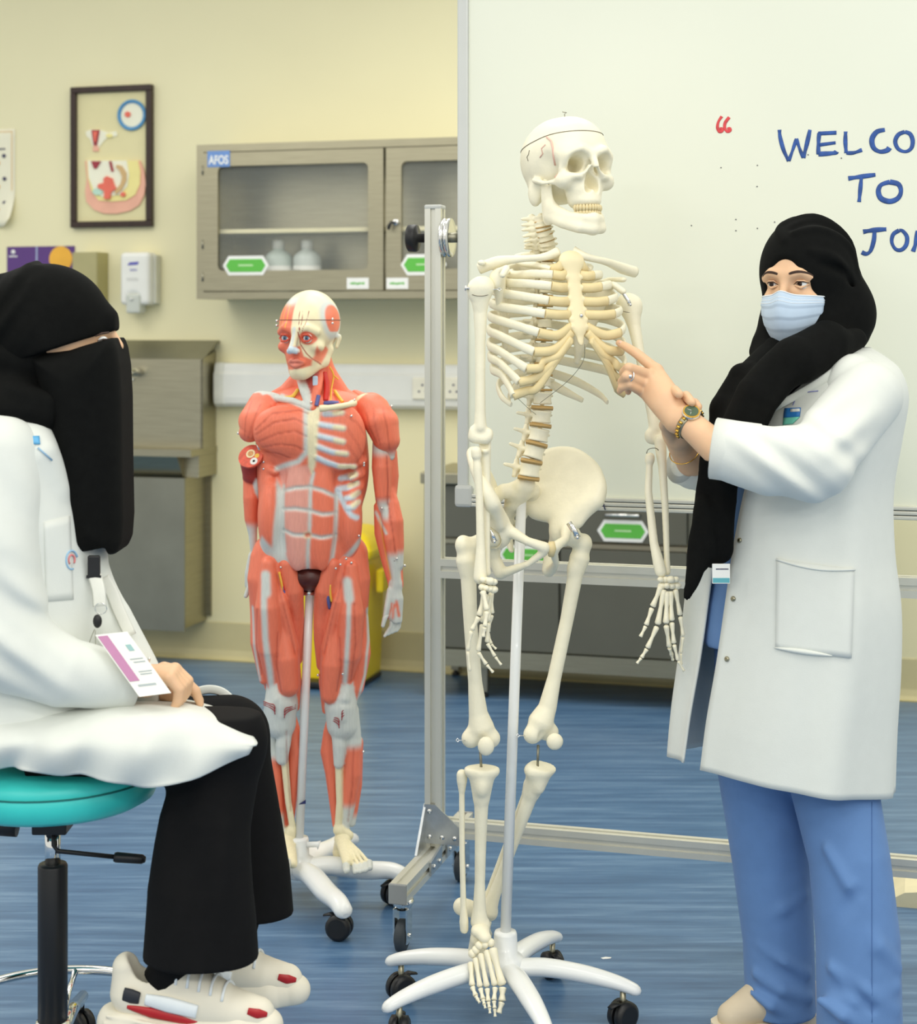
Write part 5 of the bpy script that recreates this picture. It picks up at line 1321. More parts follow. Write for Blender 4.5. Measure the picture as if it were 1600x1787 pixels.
def torso_paint(V, col):
    u, v = pxy(V, 60); u = np.asarray(u); v = np.asarray(v)
    fr = (V[:, 1] < MY + 0.02)
    def P(m, c):
        nonlocal col
        col = mixc(col, np.where(fr, m, 0), c)
    P(poly_m(u, v, [(480, 818), (537, 812), (541, 826), (537, 1003), (503, 1003), (492, 970), (492, 862)], 5), PNK)
    P(poly_m(u, v, [(479, 838), (493, 862), (493, 930), (497, 968), (508, 1003), (488, 1003), (472, 966), (476, 920), (480, 880)], 6), WHT)
    P(poly_m(u, v, [(440, 960), (456, 938), (474, 960), (490, 986), (496, 1003), (436, 1003)], 8), WHT)
    P(line_m(u, v, [(628, 946), (612, 966), (590, 990), (580, 1003)], 9, 5), WHT)
    P(line_m(u, v, ALBA, 6.5, 3), WHT); P(line_m(u, v, SEMI, 7, 4), WHT); P(line_m(u, v, [(493, 850), (493, 930), (496, 965)], 5, 4), WHT)
    for l in HL: P(line_m(u, v, l, 6.5, 3.5), WHT)
    P(line_m(u, v, MARG, 9, 3), BLW)
    for r in RIBS:
        P(line_m(u, v, r, 10, 3), BLW)
    for r in RIBS: P(line_m(u, v, r[-2:] if len(r) > 3 else [((r[-2][0] + r[-1][0]) / 2 - 4, (r[-2][1] + r[-1][1]) / 2), r[-1]], 8.5, 3), CRM)
    P(line_m(u, v, [(533, 716), (535, 760), (534, 790), (520, 806), (500, 812), (480, 820)], 9, 5), WHT)
    P(poly_m(u, v, [(536, 712), (560, 710), (556, 740), (553, 790), (550, 812), (543, 830), (537, 814), (537, 770)], 3), CRM)
    P(line_m(u, v, [(486, 694), (510, 702), (540, 714)], 9, 4), WHT)
    rd = np.hypot(u - 536, v - 935); P(1 - sstep(rd, 6, 8), CRM); P(1 - sstep(rd, 4, 5.5), LIP)
    for l in PECL: P(line_m(u, v, l, 1.6, 1.4) * 0.75, DRED)
    for l in ([(600, 722), (625, 740), (636, 760)], [(604, 745), (624, 775), (634, 800)], [(606, 775), (622, 800), (630, 830)]): P(line_m(u, v, l, 1.6, 1.4) * 0.6, DRED)
    # relief: ribs and borders stand proud, borders between the bellies sink in
    dy = np.zeros(len(V))
    for r in RIBS: dy -= 0.0032 * line_m(u, v, r, 8, 4)
    for l in HL + [ALBA, SEMI]: dy += 0.0035 * line_m(u, v, l, 5, 5)
    for l in PECL: dy += 0.0016 * line_m(u, v, l, 3, 3)
    dy += 0.003 * (1 - sstep(rd, 2, 6))
    V[:, 1] += (np.where(fr & (V[:, 1] < MY - 0.02), dy, 0)).astype(np.float32)
    return col
mbuild('torso', q, default=RED, paint=torso_paint, blur=1)
wlink('pelvic_cavity', MB().ball(G(541, 1004, -8), (46 * U, 46 * U, 27 * U), 20, 12).mesh('pelvic_cavity'), M_DARKCAV, MF)
wlink('clavicle', MB().tube(spline([G(558, 713, 66), G(580, 711, 66), G(605, 707, 52), G(618, 703, 34)], 14), [6 * U] * 3 + [5 * U] * 8 + [6.5 * U] * 3, 10).mesh('clavicle'), mat('cream_paint_bone', (238, 228, 190), 0.4), MF)
# ---- neck and trapezius
q = gsdf(450, 600, 640, 735, -75, 70, 0.003)
q.add(gch([(548, 625, -12), (550, 690, -14)], [30, 34], RED), k=0.01)
q.add(gch([(566, 640, -18), (596, 690, -20), (628, 705, -16)], [14, 16, 12], RED), gch([(530, 650, -22), (500, 685, -20), (468, 700, -14)], [14, 15, 12], RED), k=0.014)
q.add(gch([(560, 640, 2), (553, 680, 30), (546, 712, 46)], [9, 8.5, 6], RED), gch([(522, 648, 4), (532, 684, 32), (540, 710, 46)], [9, 8.5, 6], band(600, 664)), k=0.005)
q.add(gch([(545, 655, 16), (549, 712, 34)], [13, 10], lambda V: np.tile(DRED * 1.3, (len(V), 1))), k=0.005)
q.add(gch([(484, 695, 20), (512, 700, 36), (540, 712, 46)], [6, 6, 6], WHT), k=0.004)
mbuild('neck', q, default=RED)
for pts, r, m_, nm in (([(566, 650, 12), (570, 672, 20), (568, 700, 34)], 5.0, M_ART, 'artery'), ([(575, 640, 8), (582, 655, 6), (578, 680, 14), (577, 702, 34)], 1.6, M_NERVE, 'nerve'), ([(582, 655, 8), (590, 662, 2)], 1.4, M_NERVE, 'nerve'), ([(584, 682, 14), (592, 694, 26), (598, 702, 34)], 3.0, M_NERVE, 'nerve'), ([(497, 694, 26), (510, 692, 30), (520, 680, 22)], 3.4, M_NERVE, 'nerve'), ([(552, 708, 50), (556, 690, 44)], 3.6, M_VEIN, 'windpipe'), ([(566, 704, 40), (580, 703, 44), (590, 704, 40)], 4.0, M_VEIN, 'vein')):
    wlink(nm, MB().tube(spline([G(*p) for p in pts], 14), r * U, 8).mesh(nm), m_, MF)
wlink('thyroid_plate', MB().bbox(-4.5 * U, 4.5 * U, -3 * U, 3 * U, -9 * U, 9 * U, 0.003).mesh('thyroid_plate'), mat('pale_blue_paint', (196, 214, 232), 0.4), MF).location = tuple(Vector(G(550, 665, 32)) - Vector(MF.location))
# ---- head, in its own frame (x = its left, y = back)
HC = G(539, 588, 4); HTH = math.radians(-17)
q = SDF((-0.095, -0.125, -0.115), (0.095, 0.115, 0.125), 0.0021)
q.add(el((0, 0.012, 0.034), (0.073, 0.090, 0.077)), el((0, -0.02, 0.02), (0.064, 0.068, 0.06)), k=0.02)
q.add(el((0, -0.034, -0.038), (0.045, 0.050, 0.055)), el((0, -0.054, -0.080), (0.021, 0.026, 0.018)), k=0.018)
for s in (1, -1):
    q.add(rc((s * 0.053, 0.006, -0.03), (s * 0.044, -0.006, -0.058), 0.012, 0.011), rc((s * 0.044, -0.006, -0.058), (s * 0.013, -0.06, -0.086), 0.010, 0.010), k=0.014)
    q.add(el((s * 0.043, -0.050, -0.022), (0.018, 0.022, 0.014)), chain([(s * 0.008, -0.083, 0.018), (s * 0.03, -0.085, 0.022), (s * 0.05, -0.066, 0.012)], [0.008, 0.0085, 0.007]), k=0.012)
    q.sub(el((s * 0.0295, -0.096, -0.002), (0.017, 0.017, 0.0125)), k=0.008)
    q.add(chain([(s * 0.069, 0.02, 0.002), (s * 0.072, 0.028, -0.002), (s * 0.068, 0.022, -0.022)], [0.006, 0.009, 0.006], flat=((1, 0, 0.0), 1.8)), k=0.005)
q.add(chain([(0, -0.085, 0.012), (0, -0.098, -0.014), (0, -0.108, -0.028)], [0.008, 0.0085, 0.0095]), el((0.009, -0.098, -0.032), (0.0085, 0.010, 0.0075)), el((-0.009, -0.098, -0.032), (0.0085, 0.010, 0.0075)), k=0.007)
q.add(chain([(-0.021, -0.078, -0.0575), (-0.007, -0.0895, -0.0535), (0, -0.090, -0.0550), (0.007, -0.0895, -0.0535), (0.021, -0.078, -0.0575)], [0.003, 0.005, 0.0045, 0.005, 0.003]), chain([(-0.020, -0.077, -0.061), (0, -0.0875, -0.066), (0.020, -0.077, -0.061)], [0.003, 0.0062, 0.003]), k=0.004)
q.sub(chain([(-0.021, -0.086, -0.0595), (0, -0.099, -0.0600), (0.021, -0.086, -0.0595)], [0.0012, 0.0016, 0.0012]), k=0.002)
def head_paint(V, col):
    x, y, z = V[:, 0], V[:, 1], V[:, 2]; a = np.arctan2(x, -y)                 # angle round the head from the nose
    def P(m, c):
        nonlocal col
        col = mixc(col, m, c)
    fr = sstep(-y, -0.02, 0.0)
    P(sstep(-x, 0.004, 0.009) * sstep(z, 0.062, 0.082) * (1 - sstep(z, 0.088, 0.1)) * fr, WHT)
    P(sstep(-x, 0.006, 0.011) * (1 - sstep(z, 0.066, 0.084)) * sstep(-y, -0.045, -0.02) * sstep(z, -0.1, -0.08), RED)
    for k in (-0.05, -0.038, -0.024): P(line_m(x, z, [(k, 0.075), (k * 1.02, 0.022)], 0.0018, 0.0014) * fr * (y < 0), YLW)
    for pts in ([(0.008, 0.062), (0.01, 0.04), (0.014, 0.014)], [(0.016, 0.06), (0.018, 0.035), (0.014, 0.012)], [(0.03, 0.06), (0.028, 0.03), (0.02, 0.012)]): P(line_m(x, z, pts, 0.0012, 0.0012) * (y < 0), DRED)
    P((1 - sstep(np.hypot((y + 0.004) / 1.1, z - 0.041), 0.040, 0.054)) * (x > 0.03), WHT)
    P((1 - sstep(np.hypot((y + 0.002) / 1.15, z - 0.041), 0.031, 0.038)) * (x > 0.03) * sstep(z, 0.010, 0.015), RED)
    rr = np.hypot((x - 0.0295) / 1.25, z + 0.002); P((1 - sstep(rr, 0.0135, 0.0175)) * (y < -0.04), RED)
    P(poly_m(x, z, [(-0.05, -0.03), (0.012, -0.02), (0.02, -0.044), (0.036, -0.052), (0.032, -0.066), (0.014, -0.072), (-0.02, -0.076), (-0.05, -0.07)], 0.006) * (y < 0), RED)
    P(line_m(x, z, [(0.010, 0.012), (0.012, -0.016), (0.026, -0.038), (0.040, -0.055), (0.047, -0.068)], 0.0022, 0.0016) * (y < 0), DRED)
    P(poly_m(x, z, [(0.036, -0.05), (0.052, -0.02), (0.056, -0.03), (0.046, -0.062)], 0.006) * (y < 0.02), RED * 0.9 + CRM * 0.1)
    P(line_m(x, z, [(0, 0.02), (0, -0.02)], 0.009, 0.004) * (y < -0.06), WHT)
    P((1 - sstep(np.hypot(x / 1.5, (z + 0.031)), 0.009, 0.0125)) * (y < -0.085), BLW)
    P(poly_m(x, z, [(-0.022, -0.0575), (-0.006, -0.048), (0.006, -0.048), (0.022, -0.0575), (0.008, -0.072), (-0.008, -0.072)], 0.003) * (y < -0.05), LIP)
    P(poly_m(x, z, [(-0.026, -0.076), (0.03, -0.074), (0.05, -0.062), (0.04, -0.1), (-0.02, -0.105)], 0.006) * (y < 0.0), CRM)
    P((sstep(y, 0.02, 0.03)) * (z < 0.0) * (np.abs(x) < 0.05), RED)
    return col
head = flink('head', q.mesh('head', default=CRM, paint=head_paint, blur=0), M_MUSP, MF, HC, HTH); head.scale = (0.95, 1.0, 1.03)
hbv = BVHTree.FromPolygons([v.co[:] for v in head.data.vertices], [p.vertices[:] for p in head.data.polygons])
ln = []
for i in range(60):
    a = 2 * PI * i / 60; p = onto(hbv, (0.3 * math.cos(a), 0.3 * math.sin(a), 0.040), (-math.cos(a), -math.sin(a), 0))
    if p: ln.append(p)
link('skullcap_line', MB().tube(ln, 0.0007, 6, closed=True).mesh('skullcap_line'), M_SEAM, head)
M_EYE = mat('eye_white', (236, 238, 236), 0.12, var=0.01); M_IRIS = mat('iris_blue_grey', (96, 128, 160), 0.2, var=0.2, scale=300); M_PUPIL = mat('pupil_black', (12, 12, 14), 0.1)
def eye(parent, c, r, yaw, iris=M_IRIS, up=0.0):
    e = link('eyeball', MB().ball((0, 0, 0), r, 18, 12).mesh('eyeball'), M_EYE, parent, c, (up, 0, yaw))
    return e
def eye_parts(parent, c, r, yaw, iris=M_IRIS, up=0.0):
    g = Matrix.Translation(Vector(c)) @ Matrix.Rotation(yaw, 4, 'Z') @ Matrix.Rotation(up, 4, 'X')
    for nm, rr, off, m_ in (('eyeball', r, 0, M_EYE), ('iris', r * 0.5, r * 0.80, iris), ('pupil', r * 0.22, r * 0.97, M_PUPIL)):
        if nm == 'eyeball': b = MB().ball((0, 0, 0), r, 20, 14)
        else: b = MB().ball((0, -off, 0), (rr, r * (0.24 if nm == 'iris' else 0.11), rr), 16, 8)
        b.v = [tuple(g @ Vector(p)) for p in b.v]
        link(nm, b.mesh(nm), m_, parent)
for s in (1, -1):
    eye_parts(head, (s * 0.0295, -0.0765, -0.002), 0.0115, 0.12)
    q = SDF((s * 0.0295 - 0.022, -0.1, -0.022), (s * 0.0295 + 0.022, -0.06, 0.018), 0.0012)
    for zz, bow in ((0.0052, 0.0058), (-0.0065, -0.0046)):
        q.add(chain([(s * 0.0295 - 0.014, -0.082, -0.002), (s * 0.0295 - 0.006, -0.0895, -0.002 + bow + zz * .4), (s * 0.0295 + 0.006, -0.0895, -0.002 + bow + zz * .4), (s * 0.0295 + 0.014, -0.081, -0.002)], [0.0020, 0.0026, 0.0026, 0.0020]), k=0.002)
    link('eyelid', q.mesh('eyelid'), mat('eyelid_red', (206, 84, 62), 0.4), head)
# ---- arms
def deltoid(pts, name, lines):
    q = gsdf(400, 670, 715, 830, -75, 60, 0.003)
    for p in pts: q.add(p, k=0.022)
    def pt(V, col):
        u, v = pxy(V, 20)
        for l in lines: col = mixc(col, line_m(u, v, l, 1.8, 1.6) * 0.6, DRED)
        return col
    return mbuild(name, q, default=RED, paint=pt)
deltoid([gch([(455, 712, -8), (443, 735, 6), (434, 754, 8)], [25, 27, 17], RED), gch([(472, 706, 6), (462, 728, 22), (442, 752, 18)], [16, 19, 14], RED), gch([(452, 692, -8), (484, 694, 14)], [7, 6], WHT)], 'shoulder_muscle', [[(438, 700), (430, 730), (428, 760)], [(455, 705), (444, 735), (434, 764)], [(474, 708), (462, 740), (440, 766)]])
deltoid([gch([(648, 712, -10), (668, 738, 2), (676, 768, 6), (681, 796, 4)], [25, 28, 22, 8], band(600, 790)), gch([(640, 710, 4), (654, 735, 20), (668, 764, 16)], [17, 20, 15], RED), gch([(630, 699, 6), (652, 697, -2), (668, 705, -12)], [6, 6, 5], CRM), gch([(640, 708, 14), (662, 712, 4)], [6, 6], WHT), gch([(620, 690, -30), (645, 698, -34)], [10, 8], RED)], 'shoulder_muscle', [[(652, 712), (655, 740), (664, 775)], [(668, 712), (676, 745), (680, 785)], [(640, 720), (646, 745), (658, 772)]])
def rest_arm(name, prims, box, lines=(), k=0.006, h=0.0028):
    q = gsdf(*box, h)
    for p in prims: q.add(p, k=k)
    def pt(V, col):
        u, v = pxy(V, 15)
        for l, c, w_ in lines: col = mixc(col, line_m(u, v, l, w_, 2.0), c)
        return col
    return mbuild(name, q, default=RED, paint=pt)
# full arm with hand
rest_arm('arm', [gch([(664, 770, 4), (666, 815, 8), (668, 862, 8), (669, 885, 8)], [14, 17.5, 14, 8], band(792, 872)), gch([(680, 790, -6), (682, 830, -10), (680, 870, -10)], [13, 14, 12], RED), gch([(660, 780, -10), (663, 840, -14), (666, 880, -8)], [10, 12, 10], RED),
    gch([(660, 884, 0), (664, 930, -2), (676, 985, 0), (684, 1022, 2)], [8, 11, 9, 6], RED), gch([(682, 858, -2), (685, 880, 2), (688, 910, 6), (690, 950, 4), (693, 985, 4)], [8, 12, 16, 15, 11], band(800, 962)), gch([(672, 890, 10), (680, 940, 14), (688, 985, 10), (692, 1020, 8)], [7, 11, 9, 7.5], band(905, 965)), gch([(694, 985, -2), (696, 1020, 0)], [8.5, 8], RED),
    gch([(690, 1018, 4), (690, 1040, 4)], [11, 12], WHT), gch([(682, 1046, 6), (681, 1075, 8)], [8, 7], RED), gch([(692, 1046, 4), (692, 1082, 4)], [12, 10], WHT), gch([(680, 1030, 10), (675, 1060, 16), (671, 1082, 18)], [5, 5, 4], WHT)], (640, 745, 720, 1095, -45, 45),
    lines=[([(655, 895), (664, 912), (674, 930)], WHT, 5), ([(662, 905), (672, 960), (682, 1010)], YLW, 1.6), ([(677, 880), (686, 930), (690, 965)], DRED, 1.4), ([(675, 795), (677, 840), (676, 880)], DRED, 1.6), ([(696, 1020), (690, 1050), (680, 1085)], WHT, 5), ([(692, 1050), (696, 1075)], RED, 5), ([(688, 1055), (685, 1078)], RED, 4)])
HW = wlink('wrist_seam', MB().tube([G(679, 977, 16), G(688, 979, 20), G(697, 977, 14)], 0.0007, 5).mesh('wrist_seam'), M_SEAM, MF)
q = gsdf(660, 1065, 715, 1125, -30, 40, 0.0018)
for i, (x0, x1) in enumerate(((684, 672), (689, 678), (694, 684), (698, 690))):
    q.add(gch([(x0, 1076 - i, 4 - i * 2), (x0 - 2, 1094, 8 - i * 3), (x1 + 2, 1106 - i * 2, 12 - i * 3), (x1 - 1, 1110 - i * 3, 14 - i * 3)], [3.6, 3.4, 3.2, 2.6], WHT), k=0.0012)
q.add(gch([(678, 1066, 14), (671, 1080, 20), (668, 1092, 22)], [4.6, 4.2, 3.4], WHT), k=0.003)
mbuild('hand', q, default=WHT)
# sectioned arm: cut face below the shoulder, then the forearm hanging behind the hip
rest_arm('sectioned_arm', [gch([(440, 800, -2), (440, 828, -8)], [23, 17], lambda V: np.where((V[:, 2] > G(0, 812)[2])[:, None], RED[None, :] * 1.0, DRED[None, :])), gch([(433, 835, -10), (438, 868, -10), (438, 905, -14), (441, 930, -16), (443, 968, -18)], [9, 14, 11.5, 8, 5.5], band(700, 917)), gch([(450, 835, -16), (452, 870, -20), (448, 910, -22)], [9, 10, 8], RED), gch([(446, 832, 2), (449, 852, -2), (450, 868, -6)], [4, 5, 3], WHT), gch([(440, 970, -20), (438, 1000, -24), (436, 1020, -24)], [7, 11, 9], WHT), gch([(440, 1000, -12), (436, 1022, -8), (429, 1040, -6)], [6, 5, 4], WHT)], (405, 770, 475, 1060, -60, 40))
cf = W(438, 797, MY - 0.033)
cut_n = Vector((-0.25, -0.80, 0.55)).normalized()
def disc_on(c, n, r, th, name, m_, par=None, sx=1.0):
    n = Vector(n).normalized(); u_ = n.orthogonal().normalized(); w_ = n.cross(u_); g = MB(); c = Vector(c)
    g.tube([c - n * th, c + n * th], r, 24); return wlink(name, g.mesh(name), m_, MF, par)
q = gsdf(410, 765, 470, 830, -40, 50, 0.002)
disc_on(cf + np.array(cut_n) * 0.000, cut_n, 0.031, 0.004, 'cut_face', mat('cut_muscle', (216, 92, 70), 0.4, var=0.2, scale=120))
cu = Vector((1, 0, 0)); cu = (cu - cut_n * cu.dot(cut_n)).normalized(); cw = cut_n.cross(cu)
cb = Vector(cf) + cut_n * 0.0042
for (a_, b_), r_, m_, nm in (((0.000, -0.006), 0.0115, mat('cream_ring', (238, 222, 176), 0.4), 'bone_section'), ((0.000, -0.006), 0.0072, mat('marrow_tan', (206, 150, 96), 0.5, var=0.3, scale=300), 'marrow'), ((0.017, 0.002), 0.006, M_NERVE, 'nerve_section'), ((0.010, 0.016), 0.0095, mat('white_section', (226, 228, 222), 0.4), 'vein_section'), ((0.010, 0.016), 0.0032, M_PUPIL, 'peg_hole')):
    disc_on(cb + cu * a_ + cw * (-b_ if cw.z > 0 else b_), cut_n, r_, 0.0006 if nm not in ('marrow', 'peg_hole') else 0.001, nm, m_)
p = Vector(G(449, 772, 22)); wlink('latch', MB().tube([p, p + Vector((0.008, -0.006, -0.014)), p + Vector((0.016, -0.004, -0.02))], [0.006, 0.009, 0.006], 10, flat=(1, 0.7)).mesh('latch'), M_CHROME, MF)
# ---- legs
def leg(name, P, box, lines, seams):
    q = gsdf(*box, 0.0029)
    for p in P: q.add(p, k=0.0042)
    def pt(V, col):
        u, v = pxy(V, 25); fr = V[:, 1] < MY + 0.01
        dy = np.zeros(len(V))
        for l, c, w_, s_ in lines: col = mixc(col, np.where(fr, line_m(u, v, l, w_, s_), 0), c)
        for l in seams:
            m = np.where(fr, line_m(u, v, l, 1.8, 1.6), 0); col = mixc(col, m * 0.6, DRED); dy += 0.002 * line_m(u, v, l, 3.5, 3)
        V[:, 1] += np.where(fr, dy, 0).astype(np.float32)
        return col
    return mbuild(name, q, default=RED, paint=pt)
B = lambda a, b, **k: band(a, b, **k)
leg('leg', [
    gch([(478, 968, -2), (473, 1010, 0), (480, 1100, -8), (487, 1190, -12)], [38, 41, 39, 27], RED), gch([(500, 985, 30), (512, 1030, 22), (516, 1070, 8)], [14, 18, 14], RED),
    gch([(452, 972, 8), (447, 1010, 12), (448, 1045, 10)], [15, 15, 9], RED),
    gch([(468, 985, 36), (468, 1060, 36), (472, 1130, 26), (478, 1195, 14)], [12, 23, 23, 11], RED),
    gch([(452, 1050, 2), (455, 1120, 6), (462, 1185, 4)], [15, 18, 10], RED),
    gch([(492, 1090, 22), (500, 1150, 26), (504, 1196, 22)], [14, 21, 19], RED),
    gch([(470, 990, 26), (492, 1050, 36), (512, 1130, 24), (518, 1190, 0), (517, 1235, -4)], [6, 10, 10, 8, 6], RED),
    gch([(508, 1015, 10), (514, 1080, 2), (516, 1150, -10)], [20, 17, 12], RED),
    gch([(490, 1195, 4), (490, 1228, 6), (489, 1262, 4)], [24, 29, 27], WHT), gch([(478, 1190, 14), (486, 1220, 22)], [9, 13], WHT), gch([(491, 1228, 24), (491, 1246, 24)], [11, 10], WHT),
    gch([(474, 1240, 0), (470, 1290, -2), (474, 1318, -4)], [14, 14, 14], WHT), gch([(500, 1250, 6), (494, 1300, 12), (492, 1325, 12)], [14, 13, 10], WHT),
    gch([(504, 1240, -16), (512, 1278, -14), (517, 1312, -14), (511, 1348, -12), (507, 1440, -10)], [10, 13, 15, 12, 6], RED),
    gch([(474, 1310, -6), (476, 1360, -4), (484, 1420, -4), (492, 1460, -4)], [16, 17, 11, 6], band(1322, 1421)),
    gch([(496, 1320, 8), (503, 1400, 6), (511, 1445, 0)], [7, 5.5, 6], CRM), gch([(484, 1300, -20), (490, 1400, -24), (500, 1470, -22)], [26, 17, 9], RED),
    gch([(508, 1450, 0), (505, 1465, 0)], [10, 10], CRM), gch([(500, 1455, -10), (500, 1490, -22)], [13, 12], CRM)],
    (420, 925, 545, 1530, -65, 75),
    [([(467, 1000), (464, 1040), (466, 1110), (472, 1170), (474, 1205)], WHT, 11, 6), ([(466, 1000), (468, 1030)], WHT, 16, 8), ([(440, 1060), (443, 1130), (452, 1190)], WHT, 4, 4), ([(470, 1232), (480, 1240)], WHT, 2, 2)],
    [[(484, 1000), (498, 1060), (516, 1140)], [(452, 1060), (448, 1120), (456, 1180)], [(487, 1100), (484, 1160), (492, 1205)], [(500, 1275), (500, 1340), (506, 1420)]])
leg('leg', [
    gch([(606, 968, -2), (606, 1010, 0), (600, 1100, -8), (594, 1190, -12)], [36, 40, 40, 28], RED), gch([(580, 985, 30), (568, 1030, 22), (562, 1070, 8)], [14, 18, 14], RED),
    gch([(624, 965, 8), (630, 1010, 10), (632, 1060, 8)], [13, 16, 9], RED),
    gch([(612, 990, 36), (613, 1070, 36), (608, 1140, 26), (601, 1195, 14)], [11, 22, 23, 11], RED),
    gch([(630, 1080, 0), (631, 1140, 4), (622, 1200, 2), (614, 1225, 2)], [13, 16, 13, 7], RED),
    gch([(584, 1100, 22), (580, 1160, 26), (576, 1212, 22)], [14, 20, 16], RED),
    gch([(608, 992, 26), (590, 1050, 36), (570, 1130, 24), (564, 1190, 2), (568, 1240, -4)], [6, 10, 10, 8, 6], RED),
    gch([(568, 1020, 10), (562, 1090, 2), (564, 1160, -10)], [19, 17, 12], RED),
    gch([(596, 1195, 4), (595, 1234, 6), (597, 1264, 4)], [24, 28, 27], WHT), gch([(604, 1185, 16), (600, 1218, 22)], [9, 12], WHT), gch([(598, 1236, 24), (598, 1252, 24)], [11, 10], WHT),
    gch([(612, 1240, 0), (616, 1280, -2), (616, 1300, -4)], [14, 14, 14], WHT), gch([(590, 1255, 6), (592, 1300, 12), (591, 1332, 12)], [14, 12, 9], WHT),
    gch([(584, 1240, -16), (577, 1278, -14), (573, 1312, -14), (579, 1348, -12), (586, 1440, -10)], [10, 13, 14, 12, 6], RED),
    gch([(614, 1295, -4), (614, 1350, -2), (608, 1400, -2), (602, 1448, -4)], [17, 16, 12, 7], band(1302, 1405)), gch([(622, 1295, -8), (620, 1370, -12), (614, 1436, -12)], [12, 12, 7], band(1290, 1425)),
    gch([(591, 1328, 8), (592, 1400, 6), (590, 1445, 2)], [7, 5.5, 6.5], CRM), gch([(598, 1300, -20), (598, 1400, -24), (596, 1470, -22)], [26, 17, 9], RED),
    gch([(592, 1448, 2), (608, 1458, 0)], [11, 9], CRM), gch([(598, 1455, -10), (594, 1490, -14)], [13, 12], CRM)],
    (540, 925, 660, 1530, -65, 75),
    [([(608, 1010), (611, 1045), (610, 1090), (606, 1150), (602, 1190)], WHT, 8, 5), ([(607, 1012), (611, 1040)], WHT, 17, 8), ([(640, 1065), (642, 1120), (636, 1180), (622, 1232)], WHT, 4, 3)],
    [[(600, 1000), (585, 1060), (566, 1140)], [(620, 1050), (622, 1120), (612, 1190)], [(594, 1110), (596, 1160), (588, 1205)], [(616, 1310), (614, 1380), (606, 1440)]])
for pts, m_, r, nm in (([(487, 1000, 34), (494, 1025, 34), (499, 1052, 30)], M_VEIN, 3.2, 'vein'), ([(487, 998, 36), (491, 1015, 36), (494, 1030, 34)], M_NERVE, 2.6, 'nerve'), ([(490, 1000, 35), (496, 1030, 34)], M_ART, 2.8, 'artery'), ([(572, 1022, 36), (572, 1042, 34), (576, 1062, 28)], M_VEIN, 3.2, 'vein'), ([(576, 1020, 38), (576, 1035, 36), (579, 1050, 32)], M_NERVE, 2.4, 'nerve')):
    wlink(nm, MB().tube(spline([G(*p) for p in pts], 10), r * U, 8).mesh(nm), m_, MF)
for base, sgn in (((516, 1234), -1), ((572, 1252), 1), ((460, 1228), 1), ((616, 1238), -1)):
    for j in range(3):
        pts = [(base[0], base[1] - 4 + 3 * j, 16), (base[0] + sgn * 10, base[1] + 3 * j, 29), (base[0] + sgn * 18, base[1] + 2 + 5 * j, 35), (base[0] + sgn * 20, base[1] + 9 + 5 * j, 36)]
        wlink('knee_vessel', MB().tube(spline([G(*p) for p in pts], 9), 0.9 * U, 5).mesh('knee_vessel'), mat('vessel_dark_red', (156, 62, 66), 0.5), MF)
# feet
def mfoot(name, ax_, toes, heel):
    q = gsdf(min(t[0] for t in toes) - 45, 1430, max(t[0] for t in toes) + 30, 1545, -50, 110, 0.0026)
    q.add(gch([heel, (ax_[0], ax_[1], 0)], [12, 13], CRM), k=0.01)
    q.add(gch([(ax_[0], ax_[1] + 4, 6), (ax_[0] + 5, ax_[1] + 26, 36), (ax_[0] + 8, ax_[1] + 42, 58)], [13, 11, 9], CRM, flat=((0.1, 0.5, 1), 1.25)), k=0.012)
    for i, t in enumerate(toes):
        a = (ax_[0] - 8 + i * 5.0, ax_[1] + 8, 16)
        q.add(gch([a, ((a[0] + t[0]) / 2, (a[1] + t[1]) / 2 - 5, 44), (t[0], t[1] - 6, 66)], [3.2, 3.0, 3.0], CRM), k=0.002)
        q.add(gch([(t[0], t[1] - 8, 62), (t[0] + 0.5, t[1], 80), (t[0] + 1, t[1] + 2, 88)], [6.5 if i == 0 else 5.2, 6.2 if i == 0 else 5, 5.4 if i == 0 else 4.4], WHT), k=0.004)
    def pt(V, col): return col
    return mbuild(name, q, default=CRM)
mfoot('foot', (598, 1462), [(604, 1518), (619, 1520), (628, 1519), (637, 1517), (645, 1513)], (592, 1488, -22))
mfoot('foot', (502, 1466), [(500, 1512), (490, 1514), (481, 1513), (473, 1511), (466, 1508)], (508, 1490, -22))
# pins and catches
for c in ((416, 756, 4), (483, 560, 20), (483, 568, 20), (580, 557, 40), (580, 564, 40), (543, 702, 52), (618, 698, 40), (613, 726, 62), (683, 709, 10), (635, 808, 40), (635, 812, 38), (460, 806, 30), (460, 818, 30), (626, 935, 40), (604, 975, 56), (594, 985, 58), (586, 992, 58), (490, 990, 40), (457, 908, 22), (454, 922, 22), (598, 1176, 46), (634, 1312, 10), (555, 1178, 14), (666, 887, 20), (692, 975, 20), (706, 987, 0), (613, 982, 46)):
    wlink('steel_pin', MB().ball(G(*c), 0.0034, 8, 6).mesh('steel_pin'), M_CHROME, MF)
wlink('mount_rod', MB().tube([G(527, 1035, 4), G(549, 1035, 4)], 0.006, 10).mesh('mount_rod'), M_CHROME, MF)
star_stand(MF, (MH[0], MH[1]), G(541, 1020, 0), ((-66, 0.33), (-9, 0.27), (64, 0.27), (134, 0.27), (206, 0.27)), 0.096, 0.0105, 0.04, 0.030, ar=(0.027, 0.026, 0.02), tip_z=0.07)
p = Vector(G(536, 1474, 10)); wlink('clamp_screw', MB().tube([p, p + Vector((0.024, -0.004, 0.002)), p + Vector((0.03, -0.004, 0.0))], [0.007, 0.007, 0.012], 10).mesh('clamp_screw'), M_WHITEPAINT, MF)
